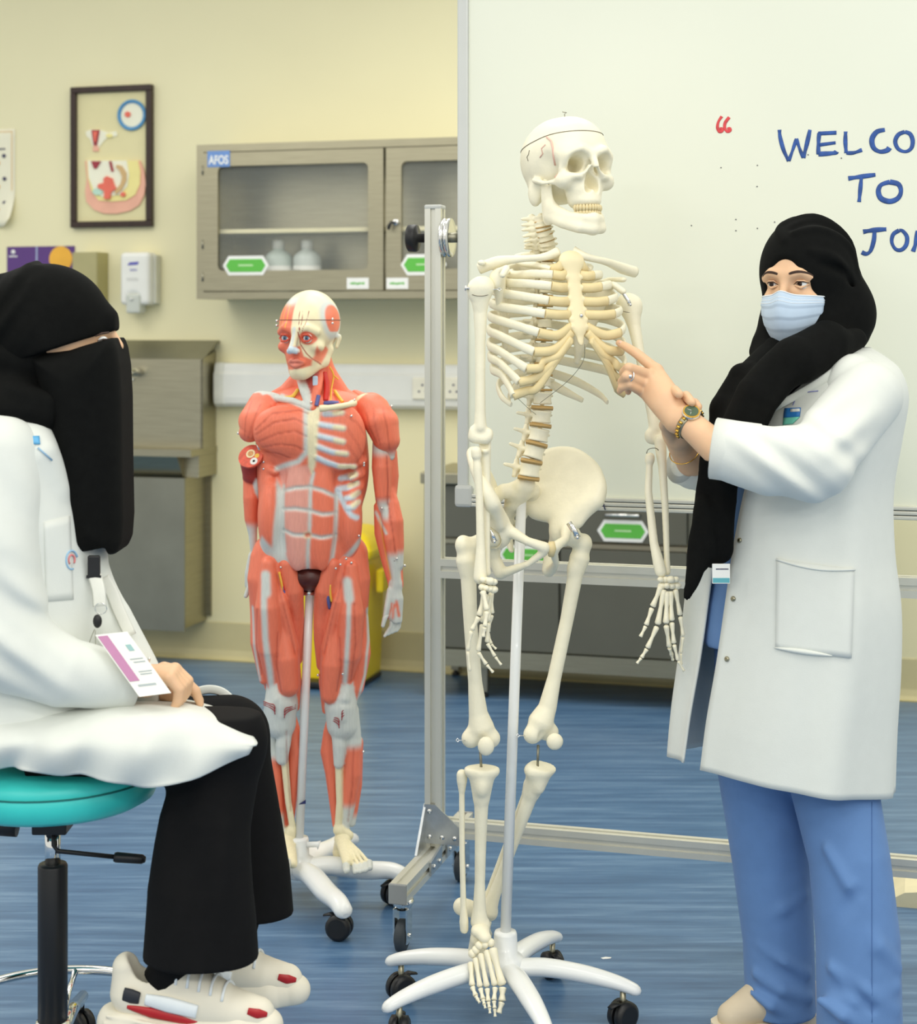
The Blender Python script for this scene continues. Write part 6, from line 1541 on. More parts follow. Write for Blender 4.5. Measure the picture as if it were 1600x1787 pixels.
p = G(527, 1400, 9); wlink('pole_mark', MB().prism([(p[0] - 0.009, p[2] - 0.006), (p[0] + 0.009, p[2] + 0.006), (p[0] + 0.009, p[2] - 0.004)], 'y', p[1] + 0.0005, p[1] + 0.0015).mesh('pole_mark'), mat('navy_print', (40, 44, 96), 0.5), MF)
# ================================================================== standing person pointing at the rib cage
WY = 3.3; UW = WY / F_PX
SW = empty('person', (W(1400, 1800, 3.27)[0], 3.27, 0.0), 0, 'person standing in white coat, black headscarf and blue scrubs, pointing at the ribs', 'person')
M_SKIN = mat('light_skin', (226, 184, 146), 0.48, var=0.04, scale=24, sss=0.12)
M_COAT = mat('white_coat_cotton', (221, 224, 217), 0.75, var=0.012, scale=40, bump=0.08, bscale=500, sheen=0.15)
M_BLACKC = mat('black_scarf_cloth', (13, 14, 13), 0.9, var=0.15, scale=60, bump=0.1, bscale=600, spec=0.15)
M_SCRUB = mat('blue_scrub_cotton', (96, 133, 184), 0.8, var=0.03, scale=30, bump=0.08, bscale=500, sheen=0.1)
M_MASK = mat('pale_blue_mask', (186, 204, 222), 0.7, var=0.02, scale=60)
M_MASKW = mat('mask_white_edge', (228, 234, 238), 0.7)
M_BEIGE = mat('beige_shoe', (212, 196, 168), 0.55, var=0.05)
M_BROW = mat('brow_brown', (62, 42, 32), 0.7); M_IRISB = mat('iris_brown', (44, 26, 18), 0.15); M_GOLD = mat('gold', (224, 178, 84), 0.22, 1.0)
PSI = math.radians(60)
FWD = np.array((-math.sin(PSI), -math.cos(PSI), 0.0)); LFT = np.array((math.cos(PSI), -math.sin(PSI), 0.0))
def z_at(py, Y=WY): return CAMZ - (py - HY) * Y / F_PX
def bvh_of(o):
    mw = o.matrix_world if False else Matrix.Identity(4)
    dg = bpy.context.evaluated_depsgraph_get()
    return BVHTree.FromPolygons([v.co[:] for v in o.data.vertices], [p.vertices[:] for p in o.data.polygons])
CAMP = Vector((0, 0, CAMZ))
def cast(bvh, px, py, off=0.003):
    d = Vector(((px - CX) / F_PX, 1.0, (HY - py) / F_PX)).normalized()
    h = bvh.ray_cast(CAMP, d)
    if h[0] is None: return None
    n = h[1] if h[1].dot(d) < 0 else -h[1]
    return h[0] + n * off, n
def patch(bvh, quad, nu, nv, off, thick, name, m, parent, root=None):
    """cloth patch laid on a surface: quad of photo points, sampled and draped"""
    q = [np.array(p, float) for p in quad]; vs = []; top = []
    for lay in (0, 1):
        for j in range(nv + 1):
            for i in range(nu + 1):
                a = q[0] * (1 - i / nu) + q[1] * (i / nu); b = q[3] * (1 - i / nu) + q[2] * (i / nu); p = a * (1 - j / nv) + b * (j / nv)
                h = cast(bvh, p[0], p[1], off if lay else off - thick)
                vs.append(tuple(h[0]) if h else (vs[-1] if vs else (0, 0, 0)))
    N = (nu + 1) * (nv + 1); fs = []
    for j in range(nv):
        for i in range(nu):
            k = j * (nu + 1) + i; fs += [(N + k, N + k + 1, N + k + nu + 2, N + k + nu + 1), (k, k + nu + 1, k + nu + 2, k + 1)]
    rim = [i for i in range(nu + 1)] + [(j + 1) * (nu + 1) - 1 for j in range(1, nv + 1)] + [nv * (nu + 1) + i for i in range(nu - 1, -1, -1)] + [j * (nu + 1) for j in range(nv - 1, 0, -1)]
    for a, b in zip(rim, rim[1:] + rim[:1]): fs.append((a, b, N + b, N + a))
    g = MB().add(vs, fs, True)
    return link(name, g.mesh(name), m, parent) if root is None else wlink(name, g.mesh(name), m, root)
def seam(bvh, pts, r, name, m, parent, off=0.0005):
    P = [cast(bvh, *p, off) for p in pts]; P = [p[0] for p in P if p]
    if len(P) > 1: return link(name, MB().tube(P, r, 6).mesh(name), m, parent)
def loft(rows, nphi, name, m, root, phi0, phi1, fold=None, thick=0.004, fw=FWD, lf=LFT, n_rows=56, hem=None, flare=None):
    """cloth tube of elliptical rings: rows of (py, px, a, b); angle 0 is straight ahead, positive to the near side"""
    A = np.array(rows, float); ts = np.linspace(0, len(A) - 1, n_rows)
    R = spline(A, n_rows); vs = []
    for j in range(n_rows):
        py, px, a, b = R[j][:4]; Yc = R[j][4] if A.shape[1] > 4 else WY
        c = W(px, py, Yc); s_ = j / (n_rows - 1)
        p0, p1 = (phi0(s_), phi1(s_)) if callable(phi0) else (phi0, phi1)
        for i in range(nphi):
            f = p0 + (p1 - p0) * i / (nphi - 1)
            k = 1.0 + (fold(f, s_) if fold else 0.0)
            e = flare(f, s_) if flare else 0.0
            p = c + fw * (b * k * math.cos(f) + e) + lf * (a * k * math.sin(f))
            if hem: p = p + np.array((0, 0, hem(f) * s_ ** 3))
            vs.append(tuple(p))
    fs = [(j * nphi + i, j * nphi + i + 1, (j + 1) * nphi + i + 1, (j + 1) * nphi + i) for j in range(n_rows - 1) for i in range(nphi - 1)]
    me = MB().add(vs, fs, True).mesh(name)
    o = wlink(name, me, m, root)
    md = o.modifiers.new('cloth', 'SOLIDIFY'); md.thickness = thick; md.offset = -1
    return o
# ---- coat body
rad = math.radians
def cfold(f, s):
    amp = 0.008 + 0.030 * s ** 1.3
    return amp * (0.75 * math.sin(5 * f + 0.8 + 1.5 * s) + 0.55 * math.sin(9 * f + 2.0 * s + 1.0) + 0.2 * math.sin(14 * f + 4 * s)) - 0.02 * math.exp(-((f - 1.9) / 0.25) ** 2) * math.sin(PI * min(1, s * 1.4))
coat = loft([(606, 1462, 0.055, 0.07), (622, 1462, 0.10, 0.085), (645, 1456, 0.148, 0.105), (690, 1445, 0.178, 0.128), (760, 1425, 0.185, 0.142), (850, 1405, 0.187, 0.152), (950, 1396, 0.198, 0.166), (1040, 1394, 0.212, 0.180), (1150, 1386, 0.218, 0.190), (1250, 1374, 0.222, 0.196), (1340, 1366, 0.225, 0.200)], 110, 'coat_body', M_COAT, SW,
    lambda s: rad(2 - 3 * s), lambda s: rad(360 - 24 + 7 * s), cfold, hem=lambda f: 0.022 - 0.05 * (1 - math.cos(f)) / 2 * 1.25,
    flare=lambda f, s: (0.062 - 0.036 * s) * min(1.0, max(0.0, (s - 0.28) / 0.18)) * 1.15 * math.exp(-((f - rad(320)) / 0.24) ** 2))
cb = bvh_of(coat)
# sleeves
def near_sleeve():
    S_, E_, C_ = W(1512, 692, 3.16), W(1420, 808, 3.06), W(1264, 785, 3.10)
    lo = np.minimum(np.minimum(S_, E_), C_) - 0.13; hi = np.maximum(np.maximum(S_, E_), C_) + 0.13
    q = SDF(lo, hi, 0.0042)
    q.add(chain([W(1490, 670, 3.19), S_, E_], [0.058, 0.068, 0.064]), chain([E_, W(1345, 806, 3.065), C_], [0.064, 0.064, 0.055]), k=0.03)
    q.ripple(W(1390, 800, 3.0), (0.11, 0.12, 0.09), [(58, 0, 74, 0.4, 0.0062), (96, 0, 120, 1.2, 0.0030)])
    q.ripple(W(1470, 745, 3.05), (0.06, 0.12, 0.08), [(-50, 0, 90, 0.8, 0.0048)])
    ax_ = (C_ - E_) / np.linalg.norm(C_ - E_)
    q.cut(half(ax_, C_ + ax_ * 0.004), k=0.002)
    o = wlink('sleeve', q.mesh('sleeve'), M_COAT, SW)
    return o, C_, ax_
slv, SC, SAX = near_sleeve()
def cuff(c, ax_, r, ln, name='cuff', sq=1.0):
    c = Vector(c); ax_ = Vector(ax_); pts = [c - ax_ * ln * 0.9, c - ax_ * ln * 0.9, c - ax_ * ln * 0.3, c + ax_ * ln * 0.3, c + ax_ * ln * 0.32, c + ax_ * ln * 0.28, c - ax_ * ln * 0.6]
    R_ = [r * 0.985, r * 1.03, r * 1.02, r * 1.03, r * 1.0, r * 0.92, r * 0.9]
    return wlink(name, MB().tube(pts, R_, 36, caps=False, flat=(1.0, sq)).mesh(name), M_COAT, SW)
cuff(SC, SAX, 0.056, 0.068)
fs_ = SDF(W(1150, 900, 3.25) - 0.02, W(1480, 640, 3.62) + 0.02, 0.005)
fs_.add(chain([W(1408, 690, 3.45), W(1330, 800, 3.50), W(1210, 815, 3.37)], [0.078, 0.068, 0.046]), k=0.02)
wlink('sleeve', fs_.mesh('sleeve'), M_COAT, SW)
fc = W(1200, 812, 3.36); fa = W(1170, 800, 3.34) - W(1230, 822, 3.40); fa /= np.linalg.norm(fa)
cuff(fc, fa, 0.042, 0.06)
# collar and lapel on the near side
lp = [cast(cb, *p, 0.004) for p in ((1512, 604), (1478, 636), (1440, 664), (1395, 690), (1350, 716), (1318, 742))]
col_ = [p[0] for p in lp if p]
if len(col_) > 2:
    wlink('lapel', MB().tube(spline(col_, 18), [0.016 * q for q in np.linspace(0.7, 0.35, 18)], 10, flat=(1, 0.35)).mesh('lapel'), M_COAT, SW)
pk = patch(cb, [(1356, 976), (1490, 994), (1484, 1148), (1354, 1132)], 16, 14, 0.0045, 0.003, 'pocket', M_COAT, None, SW)
link('pocket_hem', MB().tube([c[0] for c in [cast(cb, 1356 + 134 * t, 976 + 18 * t + 8 * math.sin(PI * t), 0.006) for t in np.linspace(0, 1, 14)] if c], 0.0022, 6).mesh('pocket_hem'), M_COAT, pk)
link('pocket_fold', MB().tube([c[0] for c in [cast(cb, 1352 + 100 * t, 1130 + 14 * t, 0.004) for t in np.linspace(0, 1, 12)] if c], [0.001 + 0.004 * math.sin(PI * t) for t in np.linspace(0, 1, 12)], 8).mesh('pocket_fold'), M_COAT, pk)
for c in ((1286, 943), (1275, 1045), (1264, 1150), (1322, 730)):
    h = cast(cb, c[0] + 5, c[1], 0.001)
    if h:
        p, n = h; wlink('snap_button', MB().tube([p, p + n * 0.002, p + n * 0.0035], [0.0052, 0.005, 0.003], 14).mesh('snap_button'), M_STEEL, SW)
# chest badge print
bd = patch(cb, [(1370, 713), (1398, 712), (1396, 728), (1368, 730)], 4, 3, 0.003, 0.002, 'chest_badge', mat('badge_blue', (44, 122, 196), 0.5), None, SW)
patch(cb, [(1368, 730), (1396, 728), (1384, 740), (1367, 742)], 4, 3, 0.003, 0.002, 'badge_foot', mat('badge_green', (120, 214, 190), 0.5), bd)
patch(cb, [(1381, 715), (1397, 714), (1397, 719), (1381, 720)], 3, 2, 0.0045, 0.002, 'badge_script', M_LABELW, bd)
seam(cb, [(1384, 708), (1390, 694), (1402, 686), (1418, 684), (1428, 683)], 0.001, 'badge_line', mat('badge_violet', (128, 132, 190), 0.5), bd, 0.002)
# ---- scrubs
q = SDF(W(1190, 1230, 3.15) - 0.05, W(1560, 700, 3.5) + 0.08, 0.006)
q.add(rc(W(1378, 760, 3.32), W(1352, 1060, 3.32), 0.105, 0.125), k=0.03)
q.add(rc(W(1348, 1040, 3.32), W(1336, 1115, 3.30), 0.128, 0.122), k=0.03)
q.cut(half((0.25, 0, -1), W(1255, 1132, 3.25)), k=0.004)
wlink('scrub_top', q.mesh('scrub_top'), M_SCRUB, SW)
q = SDF((W(1225, 1800, 3.35) * np.array((1, 1, 0)) + np.array((-0.02, -0.42, -0.0))), W(1600, 1060, 3.52) + 0.03, 0.0052)
q.add(chain([W(1338, 1110, 3.32), W(1330, 1330, 3.34), W(1346, 1500, 3.35), W(1358, 1640, 3.345), W(1362, 1762, 3.34)], [0.105, 0.092, 0.079, 0.071, 0.070]), k=0.02)
q.add(chain([W(1400, 1110, 3.28), W(1446, 1330, 3.235), W(1482, 1500, 3.18), W(1497, 1640, 3.16), W(1500, 1822, 3.14)], [0.098, 0.086, 0.077, 0.079, 0.080]), k=0.012)
for (y0, y1, xa, xb, Yf, r) in ((1700, 1742, 1318, 1412, 3.275, 0.012), (1650, 1700, 1330, 1408, 3.275, 0.009), (1732, 1768, 1310, 1380, 3.272, 0.010), (1600, 1560, 1330, 1400, 3.28, 0.008)):
    q.add(chain([W(xa, y0, Yf + 0.02), W((xa + xb) / 2, (y0 + y1) / 2 + 6, Yf - 0.004), W(xb, y1, Yf + 0.015)], [r * 0.4, r, r * 0.5]), k=0.018)
for (y0, y1, xa, xb, Yf, r) in ((1750, 1720, 1432, 1560, 3.085, 0.012), (1690, 1760, 1450, 1560, 3.083, 0.011), (1600, 1690, 1500, 1565, 3.095, 0.010), (1745, 1790, 1430, 1510, 3.075, 0.011), (1480, 1600, 1440, 1520, 3.105, 0.007)):
    q.add(chain([W(xa, y0, Yf + 0.02), W((xa + xb) / 2, (y0 + y1) / 2 + 6, Yf - 0.006), W(xb, y1, Yf + 0.02)], [r * 0.4, r, r * 0.5]), k=0.02)
for (y0, y1, xa, xb, Yf) in ((1680, 1760, 1440, 1520, 3.07), (1630, 1560, 1440, 1500, 3.09), (1676, 1722, 1322, 1400, 3.265)):
    q.sub(chain([W(xa, y0, Yf), W((xa + xb) / 2, (y0 + y1) / 2, Yf - 0.004), W(xb, y1, Yf)], [0.004, 0.010, 0.004]), k=0.018)
q.cut(half((0, 0, -1), (0, 0, 0.022)), k=0.002)
tr = wlink('trousers', q.mesh('trousers'), M_SCRUB, SW)
tb = bvh_of(tr)
seam(tb, [(1521 + 0.02 * k, 1400 + 16 * k) for k in range(25)], 0.0008, 'side_seam', mat('scrub_seam', (78, 112, 164), 0.8), tr)
def shoe(toe, heel, name, w=0.044, m=M_BEIGE):
    toe, heel = np.array(toe), np.array(heel); d = toe - heel; L = np.linalg.norm(d); d /= L; side = np.cross(d, (0, 0, 1))
    q = SDF(np.minimum(toe, heel) - 0.075, np.maximum(toe, heel) + 0.12, 0.0035)
    q.add(chain([heel + d * 0.035 + np.array((0, 0, 0.045)), heel + d * 0.12 + np.array((0, 0, 0.052)), toe - d * 0.04 + np.array((0, 0, 0.030))], [0.042, 0.042, 0.028]), k=0.02)
    q.add(rc(heel + d * 0.04 + np.array((0, 0, 0.07)), heel + d * 0.09 + np.array((0, 0, 0.085)), 0.036, 0.03), k=0.02)
    q.cut(half((0, 0, -1), (0, 0, 0.012)), k=0.004)
    o = wlink(name, q.mesh(name), m, SW)
    s = MB(); pl = []
    for t, w_ in ((0.0, 0.55), (0.03, 0.85), (0.25, 0.92), (0.6, 1.0), (0.85, 0.9), (0.97, 0.55), (1.0, 0.2)):
        pl.append((heel + d * L * t, w_ * w))
    poly = [tuple((c + side * w_)[:2]) for c, w_ in pl] + [tuple((c - side * w_)[:2]) for c, w_ in reversed(pl)]
    link('sole', s.prism(poly, 'z', 0.0005, 0.02).mesh('sole'), mat('sole_cream', (222, 210, 186), 0.6), o)
    return o
sh = shoe((W(1243, 1790, 3.30)[0], 3.285, 0.0), (W(1243, 1790, 3.30)[0] + 0.215, 3.365, 0.0), 'shoe')
shoe((W(1360, 1790, 3.1)[0], 3.06, 0.0), (W(1360, 1790, 3.1)[0] + 0.215, 3.16, 0.0), 'shoe')
# ---- head
HCW = W(1401, 497, 3.31); HTW = rad(-36)
q = SDF((-0.09, -0.125, -0.135), (0.09, 0.11, 0.12), 0.0022)
q.add(el((0, 0.008, 0.03), (0.07, 0.088, 0.078)), el((0, -0.022, 0.012), (0.062, 0.064, 0.062)), el((0, -0.03, -0.05), (0.052, 0.055, 0.06)), el((0, -0.052, -0.098), (0.024, 0.026, 0.018)), k=0.02)
for s in (1, -1):
    q.add(el((s * 0.038, -0.052, -0.03), (0.021, 0.020, 0.018)), chain([(s * 0.01, -0.082, 0.019), (s * 0.032, -0.081, 0.022), (s * 0.052, -0.062, 0.012)], [0.007, 0.007, 0.006]), k=0.014)
    q.sub(el((s * 0.030, -0.092, -0.001), (0.018, 0.0185, 0.0105)), k=0.009)
q.add(chain([(0, -0.082, 0.008), (0, -0.091, -0.014), (0, -0.098, -0.03)], [0.0075, 0.0075, 0.009]), k=0.009)
q.add(rc((0, 0.02, -0.07), (0, 0.03, -0.15), 0.05, 0.052), k=0.02)
hd = flink('head', q.mesh('head'), M_SKIN, SW, HCW, HTW)
for s in (1, -1):
    eye_parts(hd, (s * 0.030, -0.0672, 0.0), 0.0116, -0.18, M_IRISB)
    q = SDF((s * 0.031 - 0.022, -0.1, -0.022), (s * 0.031 + 0.022, -0.055, 0.02), 0.0011)
    c = s * 0.031
    q.add(chain([(c - s * 0.0155, -0.0765, -0.002), (c - s * 0.006, -0.0808, 0.0056), (c + s * 0.006, -0.0775, 0.0054), (c + s * 0.0140, -0.0655, 0.0005)], [0.0016, 0.0024, 0.0024, 0.0016]), chain([(c - s * 0.0155, -0.0765, -0.002), (c, -0.0785, -0.0072), (c + s * 0.0140, -0.0655, 0.0005)], [0.0020, 0.0028, 0.0020]), k=0.0015)
    link('eyelid', q.mesh('eyelid'), M_SKIN, hd)
    link('lashes', MB().tube([(c - s * 0.0145, -0.0785, -0.001), (c - s * 0.006, -0.0832, 0.0045), (c + s * 0.006, -0.0798, 0.0043), (c + s * 0.0145, -0.0668, 0.0008)], [0.0007, 0.0012, 0.0013, 0.0008], 6).mesh('lashes'), M_BROW, hd)
    br_ = []
    hb = BVHTree.FromPolygons([v.co[:] for v in hd.data.vertices], [p.vertices[:] for p in hd.data.polygons])
    for x, z in ((0.012, 0.0195), (0.022, 0.0225), (0.034, 0.0235), (0.046, 0.0205), (0.054, 0.015)):
        p = onto(hb, (s * x, -0.3, z), (0, 1, 0), 0.0004)
        if p: br_.append(p)
    link('eyebrow', MB().tube(spline(br_, 12), [0.0018, 0.0024, 0.0026, 0.0026, 0.0026, 0.0025, 0.0024, 0.0022, 0.002, 0.0016, 0.0012, 0.0007], 8, flat=(1, 0.5)).mesh('eyebrow'), M_BROW, hd)
# mask: pleated shell in the head frame
def mask_mesh(z_top, z_bot, lift=0.0, a0=-1.22, a1=1.12):
    vs = []; nu, nv = 40, 30
    for j in range(nv + 1):
        t = j / nv
        for i in range(nu + 1):
            a = a0 + (a1 - a0) * i / nu; ca = math.cos(a)
            zt = z_top + 0.008 * math.exp(-(a / 0.22) ** 2) - 0.004 * (abs(a) / 1.3) ** 2; zb = z_bot + 0.036 * (abs(a) / 1.3) ** 1.6
            z = zt + (zb - zt) * t
            bul = 0.014 * math.sin(PI * min(1, t * 1.05)) ** 0.8
            pleat = 0.0022 * ((t * 4.2) % 1.0) * (1 if 0.12 < t < 0.95 else 0.3)
            ry = 0.099 + bul + pleat + lift + 0.008 * math.exp(-(a / 0.25) ** 2) * (1 - t) - 0.018 * t ** 3
            rx = 0.074 + pleat * 0.6 + lift - 0.014 * t ** 2
            vs.append((rx * math.sin(a), -ry * ca ** 0.9 + 0.003, z))
    return vs, [(j * (nu + 1) + i, j * (nu + 1) + i + 1, (j + 1) * (nu + 1) + i + 1, (j + 1) * (nu + 1) + i) for j in range(nv) for i in range(nu)]
vs, fs = mask_mesh(-0.022, -0.122)
mk = link('face_mask', MB().add(vs, fs, True).mesh('face_mask'), M_MASK, hd); md = mk.modifiers.new('s', 'SOLIDIFY'); md.thickness = 0.0016
n1 = 41
for jj, r_ in ((0, 0.0016), (3, 0.0007), (5, 0.0007)): link('mask_edge', MB().tube([vs[jj * n1 + i] for i in range(41)], r_, 6).mesh('mask_edge'), M_MASKW, mk)
# headscarf
q = SDF((-0.16, -0.16, -0.27), (0.16, 0.21, 0.175), 0.0036)
HE_C, HE_R = np.array((0.002, 0.020, 0.026)), np.array((0.093, 0.110, 0.113))
q.add(el(HE_C, HE_R), k=0.01)
q.add(el((0.006, 0.070, -0.045), (0.088, 0.080, 0.085)), k=0.04)
q.add(el((0.0, 0.0, -0.085), (0.090, 0.082, 0.07)), k=0.04)
q.add(el((0.046, 0.070, -0.062), (0.072, 0.072, 0.074)), k=0.04)
q.add(chain([(-0.06, 0.03, -0.11), (-0.062, -0.045, -0.13), (-0.01, -0.088, -0.152), (0.05, -0.066, -0.145), (0.078, 0.0, -0.13), (0.06, 0.06, -0.12)], [0.03, 0.030, 0.033, 0.034, 0.034, 0.03]), k=0.03)
q.add(chain([(-0.06, 0.0, -0.165), (0.0, -0.085, -0.20), (0.075, -0.03, -0.18), (0.085, 0.04, -0.155), (0.04, 0.09, -0.14)], [0.028, 0.034, 0.036, 0.032, 0.024]), k=0.025)
def on_he(pts, r, sgn=1):
    P = [HE_C + HE_R * (np.array(p, float) / np.linalg.norm(p)) for p in pts]
    (q.add if sgn > 0 else q.sub)(chain(list(spline(P, 14)), [r * (0.25 + 0.75 * math.sin(PI * i / 13)) for i in range(14)]), k=0.016)
on_he([(0.1, -0.85, 0.75), (0.55, -0.5, 0.75), (0.9, 0.1, 0.4), (0.95, 0.35, -0.2)], 0.0045)
on_he([(-0.3, -0.5, 0.95), (0.25, -0.1, 1.0), (0.75, 0.45, 0.6), (0.8, 0.6, 0.0)], 0.0045)
on_he([(0.5, -0.85, 0.35), (0.85, -0.45, 0.2), (1.0, 0.0, -0.2), (0.95, 0.3, -0.6)], 0.004)
on_he([(0.0, -0.75, 0.85), (0.4, -0.35, 0.9), (0.8, 0.2, 0.6), (0.9, 0.5, 0.1)], 0.004, -1)
on_he([(0.65, -0.7, 0.1), (0.95, -0.2, -0.05), (1.0, 0.2, -0.4)], 0.004, -1)
on_he([(-0.1, -0.95, 0.6), (-0.4, -0.6, 0.8), (-0.3, 0.0, 1.0)], 0.004)
q.ripple((0.03, 0.0, -0.15), (0.12, 0.12, 0.05), [(30, 20, 170, 0.3, 0.0030), (-50, 30, 120, 1.0, 0.0022)])
q.sub(el((0.0, -0.125, 0.012), (0.034, 0.078, 0.042)), el((0.0, -0.12, -0.006), (0.060, 0.080, 0.030)), el((0.0, -0.118, -0.03), (0.068, 0.082, 0.042)), el((0.0, -0.122, -0.045), (0.066, 0.078, 0.05)), el((0.0, -0.125, -0.075), (0.058, 0.075, 0.058)), k=0.012)
scarf = flink('headscarf', q.mesh('headscarf'), M_BLACKC, SW, HCW, HTW)
# scarf hanging over the chest and down the front
q = SDF(W(1180, 1075, 3.05) - 0.03, W(1560, 560, 3.42) + 0.03, 0.0042)
q.add(chain([W(1352, 618, 3.265), W(1305, 670, 3.235), W(1276, 725, 3.23), W(1262, 800, 3.22)], [0.034, 0.046, 0.050, 0.046], flat=((-0.75, -0.65, 0), 1.5)), k=0.02)
q.add(chain([W(1440, 590, 3.21), W(1382, 628, 3.175), W(1318, 690, 3.165), W(1282, 772, 3.17)], [0.034, 0.042, 0.044, 0.04], flat=((-0.4, -0.9, 0.2), 1.6)), k=0.02)
q.add(chain([W(1492, 592, 3.25), W(1450, 606, 3.205), W(1400, 630, 3.175)], [0.022, 0.034, 0.038]), k=0.03)
q.add(chain([W(1258, 790, 3.21), W(1250, 870, 3.21), W(1243, 950, 3.20)], [0.042, 0.044, 0.044], flat=((-0.6, -0.75, 0), 2.2)), k=0.016)
q.add(chain([W(1236, 900, 3.20), W(1218, 980, 3.19), W(1199, 1040, 3.18)], [0.035, 0.024, 0.009], flat=((-0.6, -0.75, 0), 2.0)), k=0.014)
q.ripple(W(1300, 720, 3.18), (0.11, 0.14, 0.14), [(105, 0, -62, 0.3, 0.0036), (170, 0, -90, 1.6, 0.0016)])
q.ripple(W(1245, 900, 3.18), (0.06, 0.14, 0.13), [(170, 30, 22, 0.5, 0.0035)])
q.cut(half((0.8, 0, -0.62), W(1272, 985, 3.2)), k=0.004) if False else None
wlink('scarf_fall', q.mesh('scarf_fall'), M_BLACKC, SW)
# lanyard card below the scarf
p = W(1258, 1001, 3.165)
cd = wlink('id_card', MB().bbox(p[0] - 0.017, p[0] + 0.017, p[1] - 0.002, p[1] + 0.0, p[2] - 0.019, p[2] + 0.019, 0.001).mesh('id_card'), M_LABELW, SW)
link('card_band', MB().box(p[0] - 0.016, p[0] + 0.016, p[1] - 0.0026, p[1] - 0.0018, p[2] - 0.017, p[2] - 0.008).mesh('card_band'), mat('teal_print', (98, 176, 186), 0.5), cd)
link('card_print', MB().box(p[0] - 0.010, p[0] + 0.014, p[1] - 0.0026, p[1] - 0.0018, p[2] + 0.008, p[2] + 0.010).mesh('card_print'), M_INK, cd)
# ---- hands
def fing(q, pts, rads, k=0.003): q.add(chain([W(*p) for p in pts], rads), k=k)
q = SDF(W(1068, 800, 3.05) - 0.01, W(1275, 580, 3.36) + 0.01, 0.0019)
q.add(chain([W(1262, 792, 3.105), W(1222, 757, 3.135), W(1194, 733, 3.16)], [0.033, 0.0285, 0.026], flat=((0.5, -0.3, 0.75), 1.0)), k=0.01)
kn = [(1146, 646, 3.238), (1133, 655, 3.225), (1126, 669, 3.222), (1122, 684, 3.225)]
for i, c in enumerate(kn): q.add(chain([W(1190 - i * 4, 728 + i * 3, 3.165), W((1190 - i * 4 + c[0]) / 2 + 2, (728 + i * 3 + c[1]) / 2, (3.165 + c[2]) / 2 - 0.006), W(*c)], [0.020, 0.0175, 0.0118 - 0.0006 * i]), k=0.010)
fing(q, [kn[0], (1111, 617, 3.262), (1094, 606, 3.282), (1080, 598.5, 3.298)], [0.0118, 0.0098, 0.0086, 0.0066], 0.006)
fing(q, [kn[1], (1097, 642, 3.195), (1088, 650, 3.215), (1098, 660, 3.235)], [0.0115, 0.0102, 0.0092, 0.0075], 0.004)
fing(q, [kn[2], (1093, 657, 3.19), (1085, 667, 3.212), (1096, 676, 3.232), (1096, 684, 3.236)], [0.011, 0.0098, 0.009, 0.0078, 0.0062], 0.004)
fing(q, [kn[3], (1098, 671, 3.195), (1085, 676, 3.205), (1081, 682, 3.212)], [0.0105, 0.009, 0.0078, 0.006], 0.004)
fing(q, [(1172, 712, 3.19), (1146, 690, 3.255), (1122, 676, 3.268), (1106, 668, 3.262)], [0.016, 0.0125, 0.0105, 0.008], 0.006)
for c in kn: q.add(el(W(c[0] + 1, c[1], c[2] - 0.008), (0.006, 0.006, 0.006)), k=0.006)
hnd = wlink('hand', q.mesh('hand'), M_SKIN, SW)
wlink('finger_nail', MB().ball(W(1083, 598, 3.289), (0.0045, 0.003, 0.0036), 10, 6).mesh('finger_nail'), mat('nail_pink', (236, 190, 168), 0.25), SW)
rp, rd_ = Vector(W(1099, 656.5, 3.193)), (Vector(W(*kn[2])) - Vector(W(1093, 657, 3.19))).normalized()
def ringed(c, ax_, r, tr_, name, m, root, n=28, flat=None):
    ax_ = Vector(ax_).normalized(); u_ = ax_.orthogonal().normalized(); w_ = ax_.cross(u_)
    return wlink(name, MB().tube([Vector(c) + u_ * r * math.cos(t) + w_ * r * math.sin(t) for t in [2 * PI * i / n for i in range(n)]], tr_, 8, closed=True, flat=flat, up=[tuple(u_ * math.cos(t) + w_ * math.sin(t)) for t in [2 * PI * i / n for i in range(n)]]).mesh(name), m, root)
ring_ = ringed(rp, rd_, 0.0106, 0.0015, 'finger_ring', M_CHROME, SW)
link('ring_stone', MB().ball(rp + Vector((0, -0.0108, 0.0)), (0.004, 0.002, 0.004), 10, 6).mesh('ring_stone'), M_CHROME, ring_)
# watch
wc = Vector(W(1203, 740, 3.155)); wax = (Vector(W(1222, 757, 3.135)) - Vector(W(1194, 733, 3.16))).normalized()
band_ = ringed(wc, wax, 0.0295, 0.0035, 'watch', M_STEEL, SW, 44, (0.55, 2.2))
up_ = Vector((0.12, -0.78, 0.6)); up_ = (up_ - wax * up_.dot(wax)).normalized(); fc_ = wc + up_ * 0.0315
for r_, d0, d1, m_, nm in ((0.0175, -0.004, 0.004, M_CHROME, 'watch_case'), (0.0165, 0.003, 0.0052, M_GOLD, 'watch_bezel'), (0.0132, 0.004, 0.0058, mat('green_dial', (86, 104, 82), 0.2, 0.3), 'watch_dial')):
    link(nm, MB().tube([fc_ + up_ * d0, fc_ + up_ * d1], r_, 28).mesh(nm), m_, band_)
s1 = wax.cross(up_)
for a_ in (0.6, -1.1): link('watch_hand', MB().tube([fc_ + up_ * 0.0064, fc_ + up_ * 0.0064 + (s1 * math.cos(a_) + wax * math.sin(a_)) * 0.009], 0.0006, 5).mesh('watch_hand'), M_CHROME, band_)
for i in range(-7, 8):
    if abs(i) < 2: continue
    t = i * 0.30; pth = wc + (up_ * math.cos(t) + s1 * math.sin(t)) * 0.0325
    link('band_link', MB().tube([pth - wax * 0.0035, pth + wax * 0.0035], 0.0026, 8).mesh('band_link'), M_GOLD, band_)
